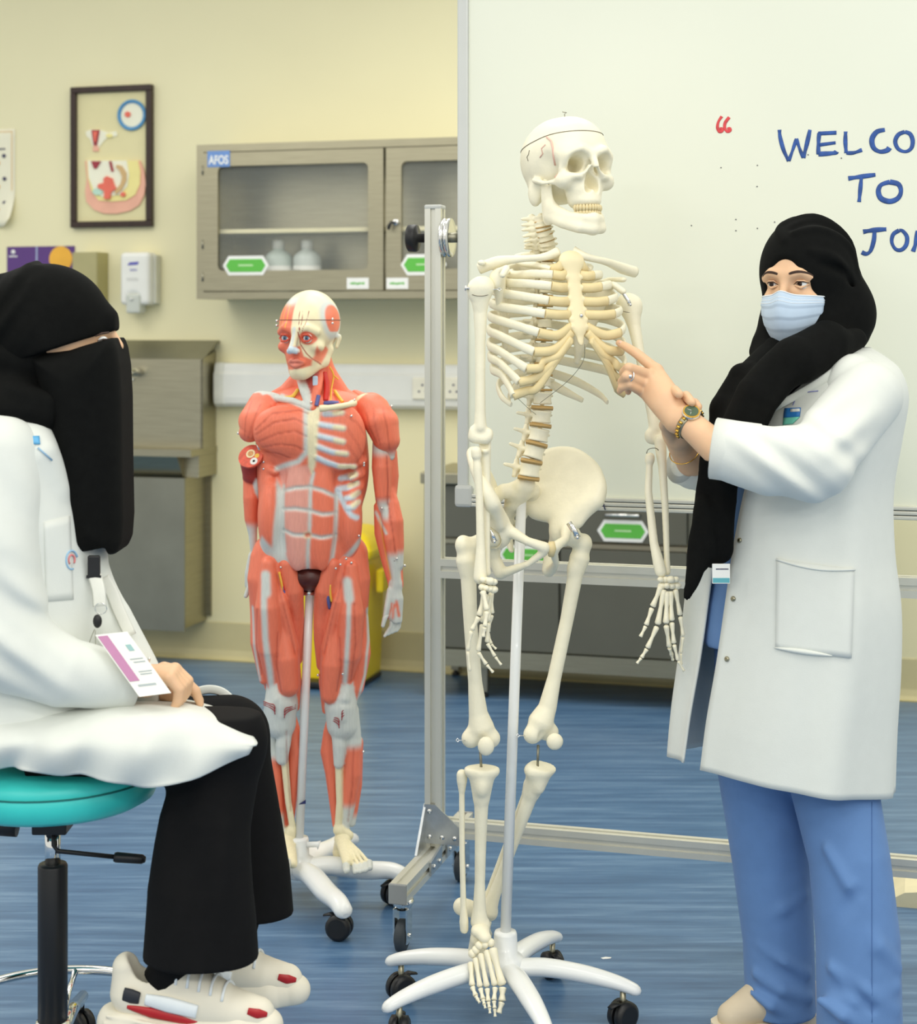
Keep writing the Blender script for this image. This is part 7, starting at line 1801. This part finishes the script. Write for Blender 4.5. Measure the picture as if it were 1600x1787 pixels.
# far hand gripping the wrist from behind
q = SDF(W(1140, 850, 3.14) - 0.01, W(1245, 665, 3.42) + 0.01, 0.0022)
q.add(chain([W(1206, 806, 3.33), W(1190, 780, 3.30), W(1178, 752, 3.262)], [0.030, 0.027, 0.026]), k=0.008)
q.add(chain([W(1184, 758, 3.26), W(1176, 722, 3.245)], [0.028, 0.026]), k=0.01)
fing(q, [(1172, 710, 3.24), (1170, 690, 3.22), (1177, 681, 3.185), (1185, 688, 3.15)], [0.0115, 0.0105, 0.0098, 0.0085], 0.004)
fing(q, [(1184, 716, 3.235), (1188, 697, 3.21), (1197, 691, 3.175), (1207, 702, 3.14)], [0.0115, 0.0105, 0.0098, 0.0085], 0.004)
fing(q, [(1196, 724, 3.235), (1203, 708, 3.21), (1212, 703, 3.18), (1218, 710, 3.155)], [0.0115, 0.010, 0.0092, 0.008], 0.004)
fing(q, [(1200, 742, 3.24), (1210, 728, 3.22), (1218, 722, 3.19)], [0.011, 0.0095, 0.008], 0.004)
fing(q, [(1172, 762, 3.245), (1160, 742, 3.20), (1162, 733, 3.17)], [0.013, 0.0115, 0.0095], 0.005)
wlink('hand', q.mesh('hand'), M_SKIN, SW)
ringed(W(1194, 788, 3.30), W(1178, 752, 3.262) - W(1206, 806, 3.33), 0.0305, 0.0011, 'bracelet', M_GOLD, SW, 36)
# ================================================================== stool and the seated person
TY = 3.0; UT = TY / F_PX
SP = np.array((W(92, 1800, TY)[0], TY, 0.0))
ST = empty('wheeled_stool', SP, 0, 'turquoise padded round stool with black gas column and chrome foot ring', 'stool')
M_TURQ = mat('turquoise_vinyl', (64, 212, 204), 0.38, var=0.03, scale=20, bump=0.05, bscale=300)
sz1, sz0 = 0.626, 0.546
MB().lathe([(0.0, sz0), (0.165, sz0), (0.182, sz0 + 0.010), (0.190, sz0 + 0.030), (0.191, sz0 + 0.046), (0.188, sz0 + 0.050), (0.190, sz0 + 0.054), (0.184, sz1 - 0.012), (0.165, sz1 - 0.002), (0.12, sz1), (0.0, sz1)], (0, 0, 0), 48).build('seat', M_TURQ, ST)
MB().tube([(0.1905 * math.cos(t), 0.1905 * math.sin(t), sz0 + 0.050) for t in [2 * PI * i / 48 for i in range(48)]], 0.0016, 6, closed=True).build('seat_piping', mat('dark_teal_piping', (24, 112, 108), 0.5), ST)
MB().bbox(-0.031, 0.031, -0.03, 0.03, sz0 - 0.056, sz0, 0.003).build('mount_plate', M_BLACKP, ST)
MB().lathe([(0.014, 0.42), (0.014, sz0 - 0.05)], (0, 0, 0), 20).build('gas_piston', M_CHROME, ST)
zt_ = CAMZ - (1507 - HY) * UT
MB().lathe([(0.020, 0.12), (0.0265, 0.125), (0.0265, zt_ - 0.004), (0.0245, zt_), (0.0, zt_)], (0, 0, 0), 28).build('gas_column', M_BLACKP, ST)
lv = MB().tube([(0.006, -0.02, sz0 - 0.054), (0.007, -0.022, sz0 - 0.076), (0.014, -0.022, sz0 - 0.086), (0.118, -0.024, sz0 - 0.096)], 0.0042, 8).build('height_lever', M_BLACKP, ST)
MB().tube([(0.116, -0.024, sz0 - 0.096), (0.12, -0.024, sz0 - 0.0965), (0.166, -0.024, sz0 - 0.100), (0.172, -0.024, sz0 - 0.1005)], [0.008, 0.0095, 0.0085, 0.005], 12).build('lever_grip', M_BLACKP, lv)
MB().tube([(-0.11, -0.05, sz0 - 0.03), (-0.05, -0.05, sz0 - 0.034)], 0.018, 12).build('tilt_knob', M_BLACKP, ST)
MB().lathe([(0.034, 0.085), (0.036, 0.09), (0.034, 0.135), (0.029, 0.148), (0.0, 0.148)], (0, 0, 0), 28).build('base_hub', M_CHROME, ST)
RZ_ = 0.155
MB().tube([(0.215 * math.cos(t), 0.215 * math.sin(t), RZ_) for t in [2 * PI * i / 56 for i in range(56)]], 0.0085, 12, closed=True).build('foot_ring', M_CHROME, ST)
for k in range(5):
    a = rad(20 + 72 * k); dx, dy = math.cos(a), math.sin(a)
    MB().tube([(dx * 0.03, dy * 0.03, 0.105), (dx * 0.16, dy * 0.16, 0.096), (dx * 0.285, dy * 0.285, 0.076)], [0.018, 0.015, 0.011], 12).build('base_leg', M_CHROME, ST)
    MB().tube([(dx * 0.10, dy * 0.10, 0.11), (dx * 0.14, dy * 0.14, 0.14), (dx * 0.213, dy * 0.213, RZ_)], 0.006, 8).build('ring_strut', M_CHROME, ST)
    cs = MB().tube([(dx * 0.27, dy * 0.27, 0.08), (dx * 0.27, dy * 0.27, 0.045)], 0.006, 8).build('caster', M_BLACKP, ST)
    wa = a + 0.8; ax_ = Vector((-math.sin(wa), math.cos(wa), 0)); c0 = Vector((dx * 0.27, dy * 0.27, 0.0262))
    for sg in (1, -1): link('wheel', MB().tube([c0 + ax_ * sg * q for q in (0.002, 0.004, 0.016, 0.019)], [0.024, 0.026, 0.026, 0.019], 20).mesh('wheel'), M_BLACKP, cs)

SE = empty('person', (W(200, 1800, 2.98)[0], 2.98, 0.0), 0, 'person seated on the turquoise stool in white coat, black face veil and black trousers', 'person')
M_BLACKT = mat('black_trouser_cloth', (15, 15, 16), 0.85, var=0.1, scale=40, bump=0.08, bscale=500, spec=0.2)
def S3(px, py, Y=TY): return W(px, py, Y)
def poly_prim(poly, y0, y1, rnd, Yp=TY):
    """photo outline carried to depth Yp, extruded between y0 and y1 with rounded rims"""
    P = np.array([W(p[0], p[1], Yp) for p in poly])[:, (0, 2)]
    def f(X, Y, Z):
        Xb, Zb = np.broadcast_arrays(X[:, 0, :], Z[:, 0, :]) if np.ndim(X) == 3 else (X, Z)
        u, v = Xb.ravel(), Zb.ravel(); ins = np.zeros(u.shape, bool); n = len(P)
        for i in range(n):
            (a0, b0), (a1, b1) = P[i], P[(i + 1) % n]
            ins ^= ((b0 > v) != (b1 > v)) & (u < (a1 - a0) * (v - b0) / ((b1 - b0) if abs(b1 - b0) > 1e-9 else 1e-9) + a0)
        d = seg_dist(u, v, [tuple(p) for p in P] + [tuple(P[0])]); d = np.where(ins, -d, d).reshape(Xb.shape)
        if np.ndim(X) == 3: d = d[:, None, :]
        e = np.abs(Y - (y0 + y1) / 2) - (y1 - y0) / 2
        a, b = d + rnd, e + rnd
        return np.sqrt(np.maximum(a, 0) ** 2 + np.maximum(b, 0) ** 2) + np.minimum(np.maximum(a, b), 0) - rnd
    return Prim(f, (P[:, 0].min(), y0, P[:, 1].min()), (P[:, 0].max(), y1, P[:, 1].max()))
# ---- head, veil
q = SDF(S3(0, 720, 2.9) - 0.02, S3(225, 500, 3.12) + 0.02, 0.003)
q.add(el(S3(96, 585), (0.098, 0.072, 0.10)), k=0.01)
q.add(chain([S3(190, 575), S3(199, 588), S3(206, 604)], [0.009, 0.008, 0.010]), k=0.012)
q.sub(el(S3(186, 597, 2.945), (0.012, 0.014, 0.007)), k=0.006)
face = wlink('head', q.mesh('head'), M_SKIN, SE)
eye_parts(face, tuple(S3(180, 596, 2.966)), 0.0095, 1.25, M_IRISB)
link('lashes', MB().tube([S3(170, 595, 2.934), S3(180, 592, 2.938), S3(189, 592, 2.947), S3(194, 596, 2.955)], [0.0008, 0.0014, 0.0014, 0.0008], 6).mesh('lashes'), M_BROW, face)
link('eyebrow', MB().tube([S3(166, 587, 2.931), S3(178, 582, 2.936), S3(190, 580, 2.95)], [0.001, 0.0022, 0.0014], 6).mesh('eyebrow'), M_BROW, face)
q = SDF(S3(-120, 680, 2.85) - 0.02, S3(215, 445, 3.15) + 0.02, 0.0036)
q.add(el(S3(82, 572), (0.117, 0.092, 0.116)), k=0.02)
q.add(el(S3(20, 575), (0.10, 0.096, 0.092)), el(S3(-40, 560, 3.02), (0.075, 0.07, 0.06)), k=0.04)
q.add(chain([S3(100, 600), S3(185, 567)], [0.092, 0.026]), k=0.03)
q.add(chain([S3(26, 520, 2.93), S3(34, 492, 2.95), S3(52, 470, 2.985), S3(64, 462, 3.02)], [0.008, 0.010, 0.010, 0.008]), chain([S3(46, 540, 2.915), S3(50, 500, 2.935), S3(66, 472, 2.972)], [0.006, 0.008, 0.007]), k=0.012)
q.ripple(S3(0, 540, 2.93), (0.05, 0.08, 0.08), [(120, 0, -90, 0.4, 0.005), (200, 0, -130, 1.0, 0.002)])
q.cut(half((0.34, 0.0, -1.0), S3(140, 598)), k=0.003)
cap = wlink('head_wrap', q.mesh('head_wrap'), M_BLACKC, SE)
q = SDF(S3(-180, 780, 2.78) - 0.02, S3(150, 540, 3.22) + 0.02, 0.0042)
q.add(el(S3(38, 610), (0.085, 0.088, 0.10)), chain([S3(30, 620), S3(10, 700), S3(-20, 740)], [0.09, 0.10, 0.11]), k=0.03)
q.add(chain([S3(-60, 700, 2.9), S3(10, 712, 2.89), S3(70, 715, 2.92)], [0.03, 0.04, 0.04]), k=0.03)
q.ripple(S3(30, 680, 2.9), (0.10, 0.1, 0.08), [(40, 30, 130, 0.4, 0.003), (90, 20, 60, 1.0, 0.003)])
wlink('neck_scarf', q.mesh('neck_scarf'), M_BLACKC, SE)
VEIL = [(207, 588), (214, 606), (219, 636), (222, 690), (223, 800), (225, 900), (222, 940), (214, 958), (196, 966), (160, 968), (128, 964), (122, 920), (112, 850), (100, 780), (88, 715), (76, 660), (62, 625), (66, 612), (137, 608)]
q = SDF(S3(50, 980, 2.86) - 0.02, S3(235, 575, 3.14) + 0.02, 0.0036)
q.add(poly_prim(VEIL, 2.892, 3.108, 0.062), k=0.001)
q.sub(rbox(S3(150, 960, 3.0), (0.05, 0.085, 0.02), 0.005), k=0.01)
q.ripple(S3(170, 820, 2.9), (0.06, 0.1, 0.16), [(110, 0, 8, 0.3, 0.0016), (60, 0, -14, 1.4, 0.0016)])
wlink('face_veil', q.mesh('face_veil'), M_BLACKC, SE)
# ---- coat
q = SDF(S3(-190, 1360, 2.7) - 0.02, S3(300, 690, 3.26) + 0.03, 0.0048)
q.add(el(S3(10, 800), (0.13, 0.19, 0.12)), el(S3(36, 930), (0.145, 0.185, 0.20)), el(S3(55, 1080), (0.140, 0.18, 0.20)), el(S3(60, 1240), (0.165, 0.19, 0.11)), k=0.05)
q.add(chain([S3(150, 1010, 2.97), S3(196, 1080, 2.97), S3(240, 1160, 2.97), S3(270, 1215, 2.96)], [0.030, 0.036, 0.034, 0.03]), k=0.05)
q.add(chain([S3(30, 730, 2.92), S3(75, 790, 2.88), S3(100, 850, 2.90)], [0.03, 0.022, 0.012]), k=0.03)
q.ripple(S3(90, 1060, 2.85), (0.10, 0.16, 0.16), [(70, 0, 26, 0.2, 0.003)])
ct = wlink('coat_body', q.mesh('coat_body'), M_COAT, SE)
q = SDF(S3(-130, 1290, 2.62) - 0.02, S3(250, 720, 3.02) + 0.03, 0.0042)
q.add(chain([S3(-4, 795, 2.88), S3(-8, 960, 2.84), S3(8, 1120, 2.83)], [0.078, 0.076, 0.074]), chain([S3(8, 1125, 2.83), S3(110, 1172, 2.84), S3(215, 1192, 2.88)], [0.074, 0.060, 0.046]), k=0.03)
q.ripple(S3(50, 1110, 2.76), (0.11, 0.12, 0.10), [(64, 0, 66, 0.5, 0.0055), (100, 0, 112, 1.3, 0.0025)])
q.ripple(S3(30, 900, 2.76), (0.09, 0.12, 0.12), [(66, 0, 40, 0.9, 0.003)])
a_, b_ = S3(110, 1172, 2.84), S3(215, 1192, 2.88); ax_ = (b_ - a_) / np.linalg.norm(b_ - a_)
q.cut(half(ax_, b_ + ax_ * 0.006), k=0.002)
wlink('sleeve', q.mesh('sleeve'), M_COAT, SE)
o = cuff(b_ + ax_ * 0.004, ax_, 0.046, 0.05); o.parent = SE; o.location = tuple(-Vector(SE.location))
q = SDF(S3(60, 1290, 2.95) - 0.02, S3(300, 800, 3.3) + 0.03, 0.005)
q.add(chain([S3(40, 800, 3.14), S3(90, 1000, 3.18), S3(120, 1140, 3.16), S3(225, 1190, 3.04)], [0.078, 0.074, 0.064, 0.046]), k=0.02)
wlink('sleeve', q.mesh('sleeve'), M_COAT, SE)
# coat skirt draped over the lap
far = [(-120, 1250, 3.2), (0, 1240, 3.18), (120, 1232, 3.15), (230, 1226, 3.12), (320, 1222, 3.02), (400, 1243, 2.96)]
top = [(-130, 1262, 2.88), (0, 1246, 2.88), (120, 1236, 2.88), (232, 1232, 2.86), (335, 1245, 2.845), (446, 1293, 2.845)]
mid = [(-130, 1300, 2.79), (0, 1296, 2.785), (95, 1294, 2.78), (210, 1300, 2.775), (320, 1302, 2.785), (438, 1303, 2.82)]
bot = [(-130, 1342, 2.80), (-10, 1342, 2.80), (82, 1347, 2.795), (190, 1362, 2.79), (300, 1372, 2.785), (430, 1315, 2.815)]
rows_ = [spline([S3(*p) for p in r_], 48) for r_ in (far, top, mid, bot)]
sk_v = []; NR = 30
for j in range(NR):
    t = j / (NR - 1) * 3
    for i in range(48):
        p = spline([r_[i] for r_ in rows_], 31)[int(round(t / 3 * 30))] if False else None
        k = min(int(t), 2); f_ = t - k
        R_ = [rows_[max(k - 1, 0)][i], rows_[k][i], rows_[k + 1][i], rows_[min(k + 2, 3)][i]]
        p = 0.5 * (2 * R_[1] + (R_[2] - R_[0]) * f_ + (2 * R_[0] - 5 * R_[1] + 4 * R_[2] - R_[3]) * f_ ** 2 + (3 * R_[1] - R_[0] - 3 * R_[2] + R_[3]) * f_ ** 3)
        w_ = max(0, (t - 0.9) / 2.1)
        fold_ = 0.010 * w_ * math.sin(i * 0.55 + t * 1.6) + 0.006 * w_ * math.sin(i * 0.93 - t * 2.2 + 1.0)
        sk_v.append((p[0] + 0.004 * w_ * math.sin(i * 0.7), p[1] - fold_, p[2] + 0.003 * w_ * math.sin(i * 0.5 + 1)))
sk_f = [(j * 48 + i, j * 48 + i + 1, (j + 1) * 48 + i + 1, (j + 1) * 48 + i) for j in range(NR - 1) for i in range(47)]
o = wlink('coat_skirt', MB().add(sk_v, sk_f, True).mesh('coat_skirt'), M_COAT, SE); md = o.modifiers.new('s', 'SOLIDIFY'); md.thickness = 0.004; md.offset = 0
wlink('coat_edge', MB().tube(spline([S3(330, 1212, 3.13), S3(362, 1203, 3.13), S3(388, 1208, 3.13), S3(408, 1226, 3.13)], 16), 0.006, 8, flat=(1.4, 0.4)).mesh('coat_edge'), M_COAT, SE)
ctb = bvh_of(ct)
em = patch(ctb, [(54, 762), (68, 762), (70, 776), (56, 776)], 3, 3, 0.003, 0.002, 'collar_emblem', mat('emblem_blue', (96, 170, 216), 0.5), None, SE)
seam(ctb, [(66, 782), (78, 792), (90, 803)], 0.0016, 'emblem_script', mat('emblem_script_blue', (150, 186, 214), 0.5), em, 0.002)
for k, (rr, mm) in enumerate(((13, mat('emblem_pale_blue', (150, 190, 220), 0.5)), (7, mat('emblem_pink', (220, 130, 130), 0.5)))):
    pts = [(124 + rr * 0.75 * math.cos(t), 977 + rr * 1.25 * math.sin(t)) for t in np.linspace(0.4 * PI + k, 1.9 * PI + k, 14)]
    seam(ctb, pts, 0.0016, 'pocket_emblem', mm, em, 0.002)
patch(ctb, [(76, 912), (122, 900), (128, 1046), (80, 1050)], 8, 10, 0.0014, 0.002, 'chest_pocket', M_COAT, None, SE)
# ---- trousers
q = SDF(S3(20, 1720, 2.68) - 0.03, S3(540, 1190, 3.3) + 0.03, 0.0048)
q.add(chain([S3(60, 1296, 2.92), S3(240, 1290, 2.91), S3(388, 1290, 2.905)], [0.070, 0.070, 0.072]), chain([S3(386, 1290, 2.905), S3(362, 1440, 2.885), S3(352, 1560, 2.875), S3(350, 1720, 2.87)], [0.072, 0.082, 0.092, 0.104], flat=((0, 1, 0), 1.25)), k=0.03)
q.add(chain([S3(80, 1290, 3.10), S3(280, 1280, 3.12), S3(400, 1284, 3.12)], [0.070, 0.072, 0.072]), chain([S3(400, 1284, 3.12), S3(424, 1420, 3.10), S3(436, 1520, 3.09), S3(442, 1660, 3.08)], [0.070, 0.068, 0.074, 0.080], flat=((0, 1, 0), 1.2)), k=0.02)
q.ripple(S3(380, 1480, 2.85), (0.12, 0.2, 0.2), [(55, 10, 9, 0.6, 0.006), (100, 0, -14, 1.0, 0.003)])
hem_n = S3(470, 1668, 2.85); 
def hemcut(X, Y, Z):
    zh = np.where(Y < 2.995, float(S3(360, 1688, 2.87)[2]) + 0.25 * (X - float(S3(360, 1688, 2.87)[0])) ** 2 * 6.0, float(S3(450, 1622, 3.08)[2]) + 0.35 * (X - float(S3(450, 1622, 3.08)[0])))
    return zh - Z
q.cut(Prim(hemcut, (-9,) * 3, (9,) * 3), k=0.002)
wlink('trousers', q.mesh('trousers'), M_BLACKT, SE)
for a_, b_, c_ in ((S3(330, 1640, 2.88), S3(285, 1715, 2.88), 0.04), (S3(420, 1600, 3.09), S3(400, 1690, 3.09), 0.036)):
    wlink('sock', MB().tube([a_, b_], [c_, c_ * 0.95], 18).mesh('sock'), M_BLACKT, SE)
# ---- trainers
M_SNK = mat('cream_trainer', (228, 222, 204), 0.5, var=0.03); M_SNKW = mat('white_trainer_panel', (232, 238, 240), 0.35); M_SNKR = mat('red_trainer_stripe', (176, 32, 38), 0.35)
def trainer(O, yaw, nm='trainer'):
    """x forward from the heel, y to the far side, z up from the sole"""
    e = SDF((-0.03, -0.065, -0.005), (0.30, 0.065, 0.15), 0.003)
    e.add(chain([(0.035, 0, 0.065), (0.11, 0, 0.062), (0.20, 0, 0.045), (0.245, 0, 0.038)], [0.038, 0.041, 0.038, 0.030]), k=0.02)
    e.add(chain([(0.022, 0, 0.08), (0.018, 0, 0.118)], [0.034, 0.026]), chain([(0.06, 0, 0.09), (0.12, 0, 0.098), (0.17, 0, 0.075)], [0.030, 0.028, 0.026]), k=0.02)
    e.sub(rc((0.052, 0, 0.155), (0.060, 0, 0.105), 0.036, 0.026), k=0.006)
    e.cut(half((0, 0, -1), (0, 0, 0.03)), k=0.003)
    loc = tuple(np.array(O) - np.array(SE.location))
    o = link(nm, e.mesh(nm), M_SNK, SE, loc, (0, rad(-2), yaw))
    s = SDF((-0.04, -0.07, -0.005), (0.31, 0.07, 0.075), 0.003)
    s.add(chain([(0.02, 0, 0.02), (0.10, 0, 0.018), (0.21, 0, 0.016), (0.255, 0, 0.02)], [0.05, 0.045, 0.047, 0.034], flat=((0, 0, 1), 1.15)), k=0.01)
    s.add(rc((-0.006, 0, 0.026), (0.03, 0, 0.03), 0.030, 0.042), k=0.02)
    for i in range(4): s.add(chain([(-0.022 + 0.004 * i, -0.036, 0.012 + 0.012 * i), (0.06, -0.048, 0.008 + 0.011 * i), (0.15, -0.046, 0.006 + 0.007 * i)], [0.003, 0.004, 0.003]), k=0.003)
    s.cut(half((0, 0, -1), (0, 0, 0.0)), half((0, 0, 1), (0, 0, 0.052)), k=0.003)
    link('sole', s.mesh('sole'), M_SNK, o)
    bv_ = bvh_of(o)
    def drape(pts, r, name, m_, fl=(1, 0.4), up=None):
        P = []
        for x, z in pts:
            h = bv_.ray_cast(Vector((x, -0.2, z)), Vector((0, 1, 0)))
            if h[0] is not None: P.append(h[0] + h[1] * 0.001)
        if len(P) > 1: link(name, MB().tube(spline(P, 16), r if not hasattr(r, '__len__') else list(np.interp(np.linspace(0, 1, 16), np.linspace(0, 1, len(r)), r)), 8, flat=fl, up=(0, 0, 1)).mesh(name), m_, o)
    drape([(0.028, 0.066), (0.07, 0.056), (0.12, 0.045), (0.16, 0.034)], [0.003, 0.009, 0.0075, 0.003], 'red_stripe', M_SNKR)
    drape([(0.06, 0.078), (0.10, 0.070), (0.15, 0.058)], [0.010, 0.014, 0.012], 'side_panel', M_SNKW)
    drape([(0.022, 0.086), (0.035, 0.083), (0.05, 0.080)], [0.012, 0.013, 0.010], 'dark_panel', mat('navy_panel', (42, 44, 50), 0.6))
    drape([(0.235, 0.055), (0.252, 0.05), (0.266, 0.046)], [0.006, 0.009, 0.004], 'toe_panel', M_SNKR)
    for i in range(5):
        x = 0.115 + i * 0.02; P = []
        for y in np.linspace(-0.032, 0.032, 9):
            h = bv_.ray_cast(Vector((x + 0.12 * y, y, 0.3)), Vector((0, 0, -1)))
            if h[0] is not None: P.append(h[0] + Vector((0, 0, 0.003)))
        if len(P) > 2: link('lace', MB().tube(P, 0.0026, 8).mesh('lace'), M_SNKW, o)
    return o
zsh = 0.166
trainer((W(212, 1760, 2.9)[0], 2.885, zsh + 0.004), rad(-6))
trainer((W(300, 1760, 3.08)[0] - 0.03, 3.09, zsh - 0.022), rad(-4))
# ---- hands in the lap
q = SDF(S3(225, 1260, 2.8) - 0.01, S3(370, 1135, 3.05) + 0.01, 0.0021)
q.add(chain([S3(222, 1192, 2.885), S3(256, 1190, 2.885)], [0.027, 0.025]), k=0.008)
for i in range(4):
    y_ = 2.862 + i * 0.016; kx, ky = 296 + i * 3, 1183 - i * 5
    q.add(chain([S3(256, 1190 - i * 2, 2.885), S3(kx, ky, y_)], [0.021, 0.0115]), k=0.010)
    q.add(chain([S3(kx, ky, y_), S3(kx + 17 + i * 2, ky + 20, y_ - 0.002), S3(kx + 14 + i * 2, ky + 40, y_), S3(kx + 8 + i * 2, ky + 52, y_ + 0.002)], [0.0112, 0.0098, 0.0088, 0.0070]), k=0.003)
q.add(chain([S3(262, 1180, 2.905), S3(286, 1166, 2.925), S3(304, 1168, 2.94)], [0.014, 0.0115, 0.009]), k=0.006)
wlink('hand', q.mesh('hand'), M_SKIN, SE)
q = SDF(S3(225, 1260, 2.9) - 0.01, S3(380, 1135, 3.1) + 0.01, 0.0022)
q.add(chain([S3(232, 1196, 3.03), S3(268, 1200, 2.98), S3(300, 1205, 2.955)], [0.027, 0.025, 0.022]), k=0.01)
for i in range(4):
    y_ = 2.945 + i * 0.013
    q.add(chain([S3(300, 1203, 2.955 + i * 0.008), S3(325, 1192 + i, y_), S3(341, 1206 + i, y_), S3(349, 1228 - i * 2, y_)], [0.013, 0.0105, 0.0092, 0.0068]), k=0.004)
wlink('hand', q.mesh('hand'), M_SKIN, SE)
for i in range(9):
    t = i / 8 * PI; p = S3(253 + 7 * math.cos(t * 0.6), 1150 + i * 2.0, 2.90)
    wlink('bracelet_bead', MB().ball(p, 0.0028, 8, 6).mesh('bracelet_bead'), M_CHROME, SE)
# ---- lanyard and card
M_STRAP = mat('white_strap', (228, 228, 218), 0.6)
wlink('lanyard_clip', MB().bbox(-0.011, 0.011, -0.004, 0.004, -0.019, 0.019, 0.003).box(-0.013, 0.013, -0.003, 0.003, -0.021, -0.016).mesh('lanyard_clip'), M_BLACKP, SE).location = tuple(Vector(S3(164, 988, 2.905)) - Vector(SE.location))
def strap(pts, w_, name, m_):
    C = spline([S3(*p) for p in pts], 14); return wlink(name, MB().tube(C, w_, 8, flat=(1.0, 0.12), up=(1, 0, 0.0)).mesh(name), m_, SE)
strap([(165, 1004, 2.905), (172, 1030, 2.895), (174, 1058, 2.89)], 0.012, 'lanyard_strap', M_STRAP)
strap([(180, 1008, 2.94), (196, 1036, 2.935), (206, 1062, 2.93), (228, 1110, 2.925)], 0.011, 'lanyard_strap', M_STRAP)
ringed(S3(176, 1062, 2.885), (0, 1, 0.2), 0.010, 0.0009, 'key_ring', M_CHROME, SE)
wlink('lanyard_toggle', MB().ball(S3(170, 1084, 2.88), (0.008, 0.006, 0.012), 12, 8).mesh('lanyard_toggle'), M_BLACKP, SE)
wlink('lanyard_loop', MB().tube(spline([S3(165, 1098, 2.88), S3(156, 1122, 2.88), S3(157, 1138, 2.88), S3(166, 1130, 2.88), S3(166, 1100, 2.88)], 18), 0.0006, 5).mesh('lanyard_loop'), M_STEEL_D, SE)
cq = [S3(166, 1108, 2.828), S3(222, 1102, 2.85), S3(291, 1205, 2.83), S3(243, 1216, 2.806)]
cq[2] = cq[1] + cq[3] - cq[0]
def lerp_card(u, v): return (cq[0] * (1 - u) + cq[1] * u) * (1 - v) + (cq[3] * (1 - u) + cq[2] * u) * v
def card(u0, u1, v0, v1, off, name, m_, parent=None):
    n_ = np.cross(cq[1] - cq[0], cq[3] - cq[0]); n_ /= np.linalg.norm(n_); n_ = n_ if n_[1] < 0 else -n_
    vs = [lerp_card(u, v) + n_ * off for u, v in ((u0, v0), (u1, v0), (u1, v1), (u0, v1))]; vs += [p - n_ * 0.0012 for p in vs]
    return wlink(name, MB().add(vs, [(0, 1, 2, 3), (7, 6, 5, 4), (0, 4, 5, 1), (1, 5, 6, 2), (2, 6, 7, 3), (3, 7, 4, 0)]).mesh(name), m_, SE, parent)
cd = card(0, 1, 0, 1, 0, 'name_card', mat('card_white', (236, 236, 228), 0.35))
card(0.04, 0.34, 0.03, 0.76, 0.001, 'card_band', mat('mauve_print', (190, 130, 168), 0.5), cd)
for v0, v1, u0, u1 in ((0.42, 0.435, 0.5, 0.9), (0.47, 0.485, 0.55, 0.9), (0.62, 0.635, 0.5, 0.9), (0.66, 0.675, 0.5, 0.85), (0.82, 0.85, 0.2, 0.75)):
    card(u0, u1, v0, v1, 0.001, 'card_print', mat('pale_grey_print', (170, 180, 180), 0.5), cd)
card(0.66, 0.82, 0.2, 0.3, 0.001, 'card_emblem', mat('teal_grey_print', (150, 188, 186), 0.5), cd)
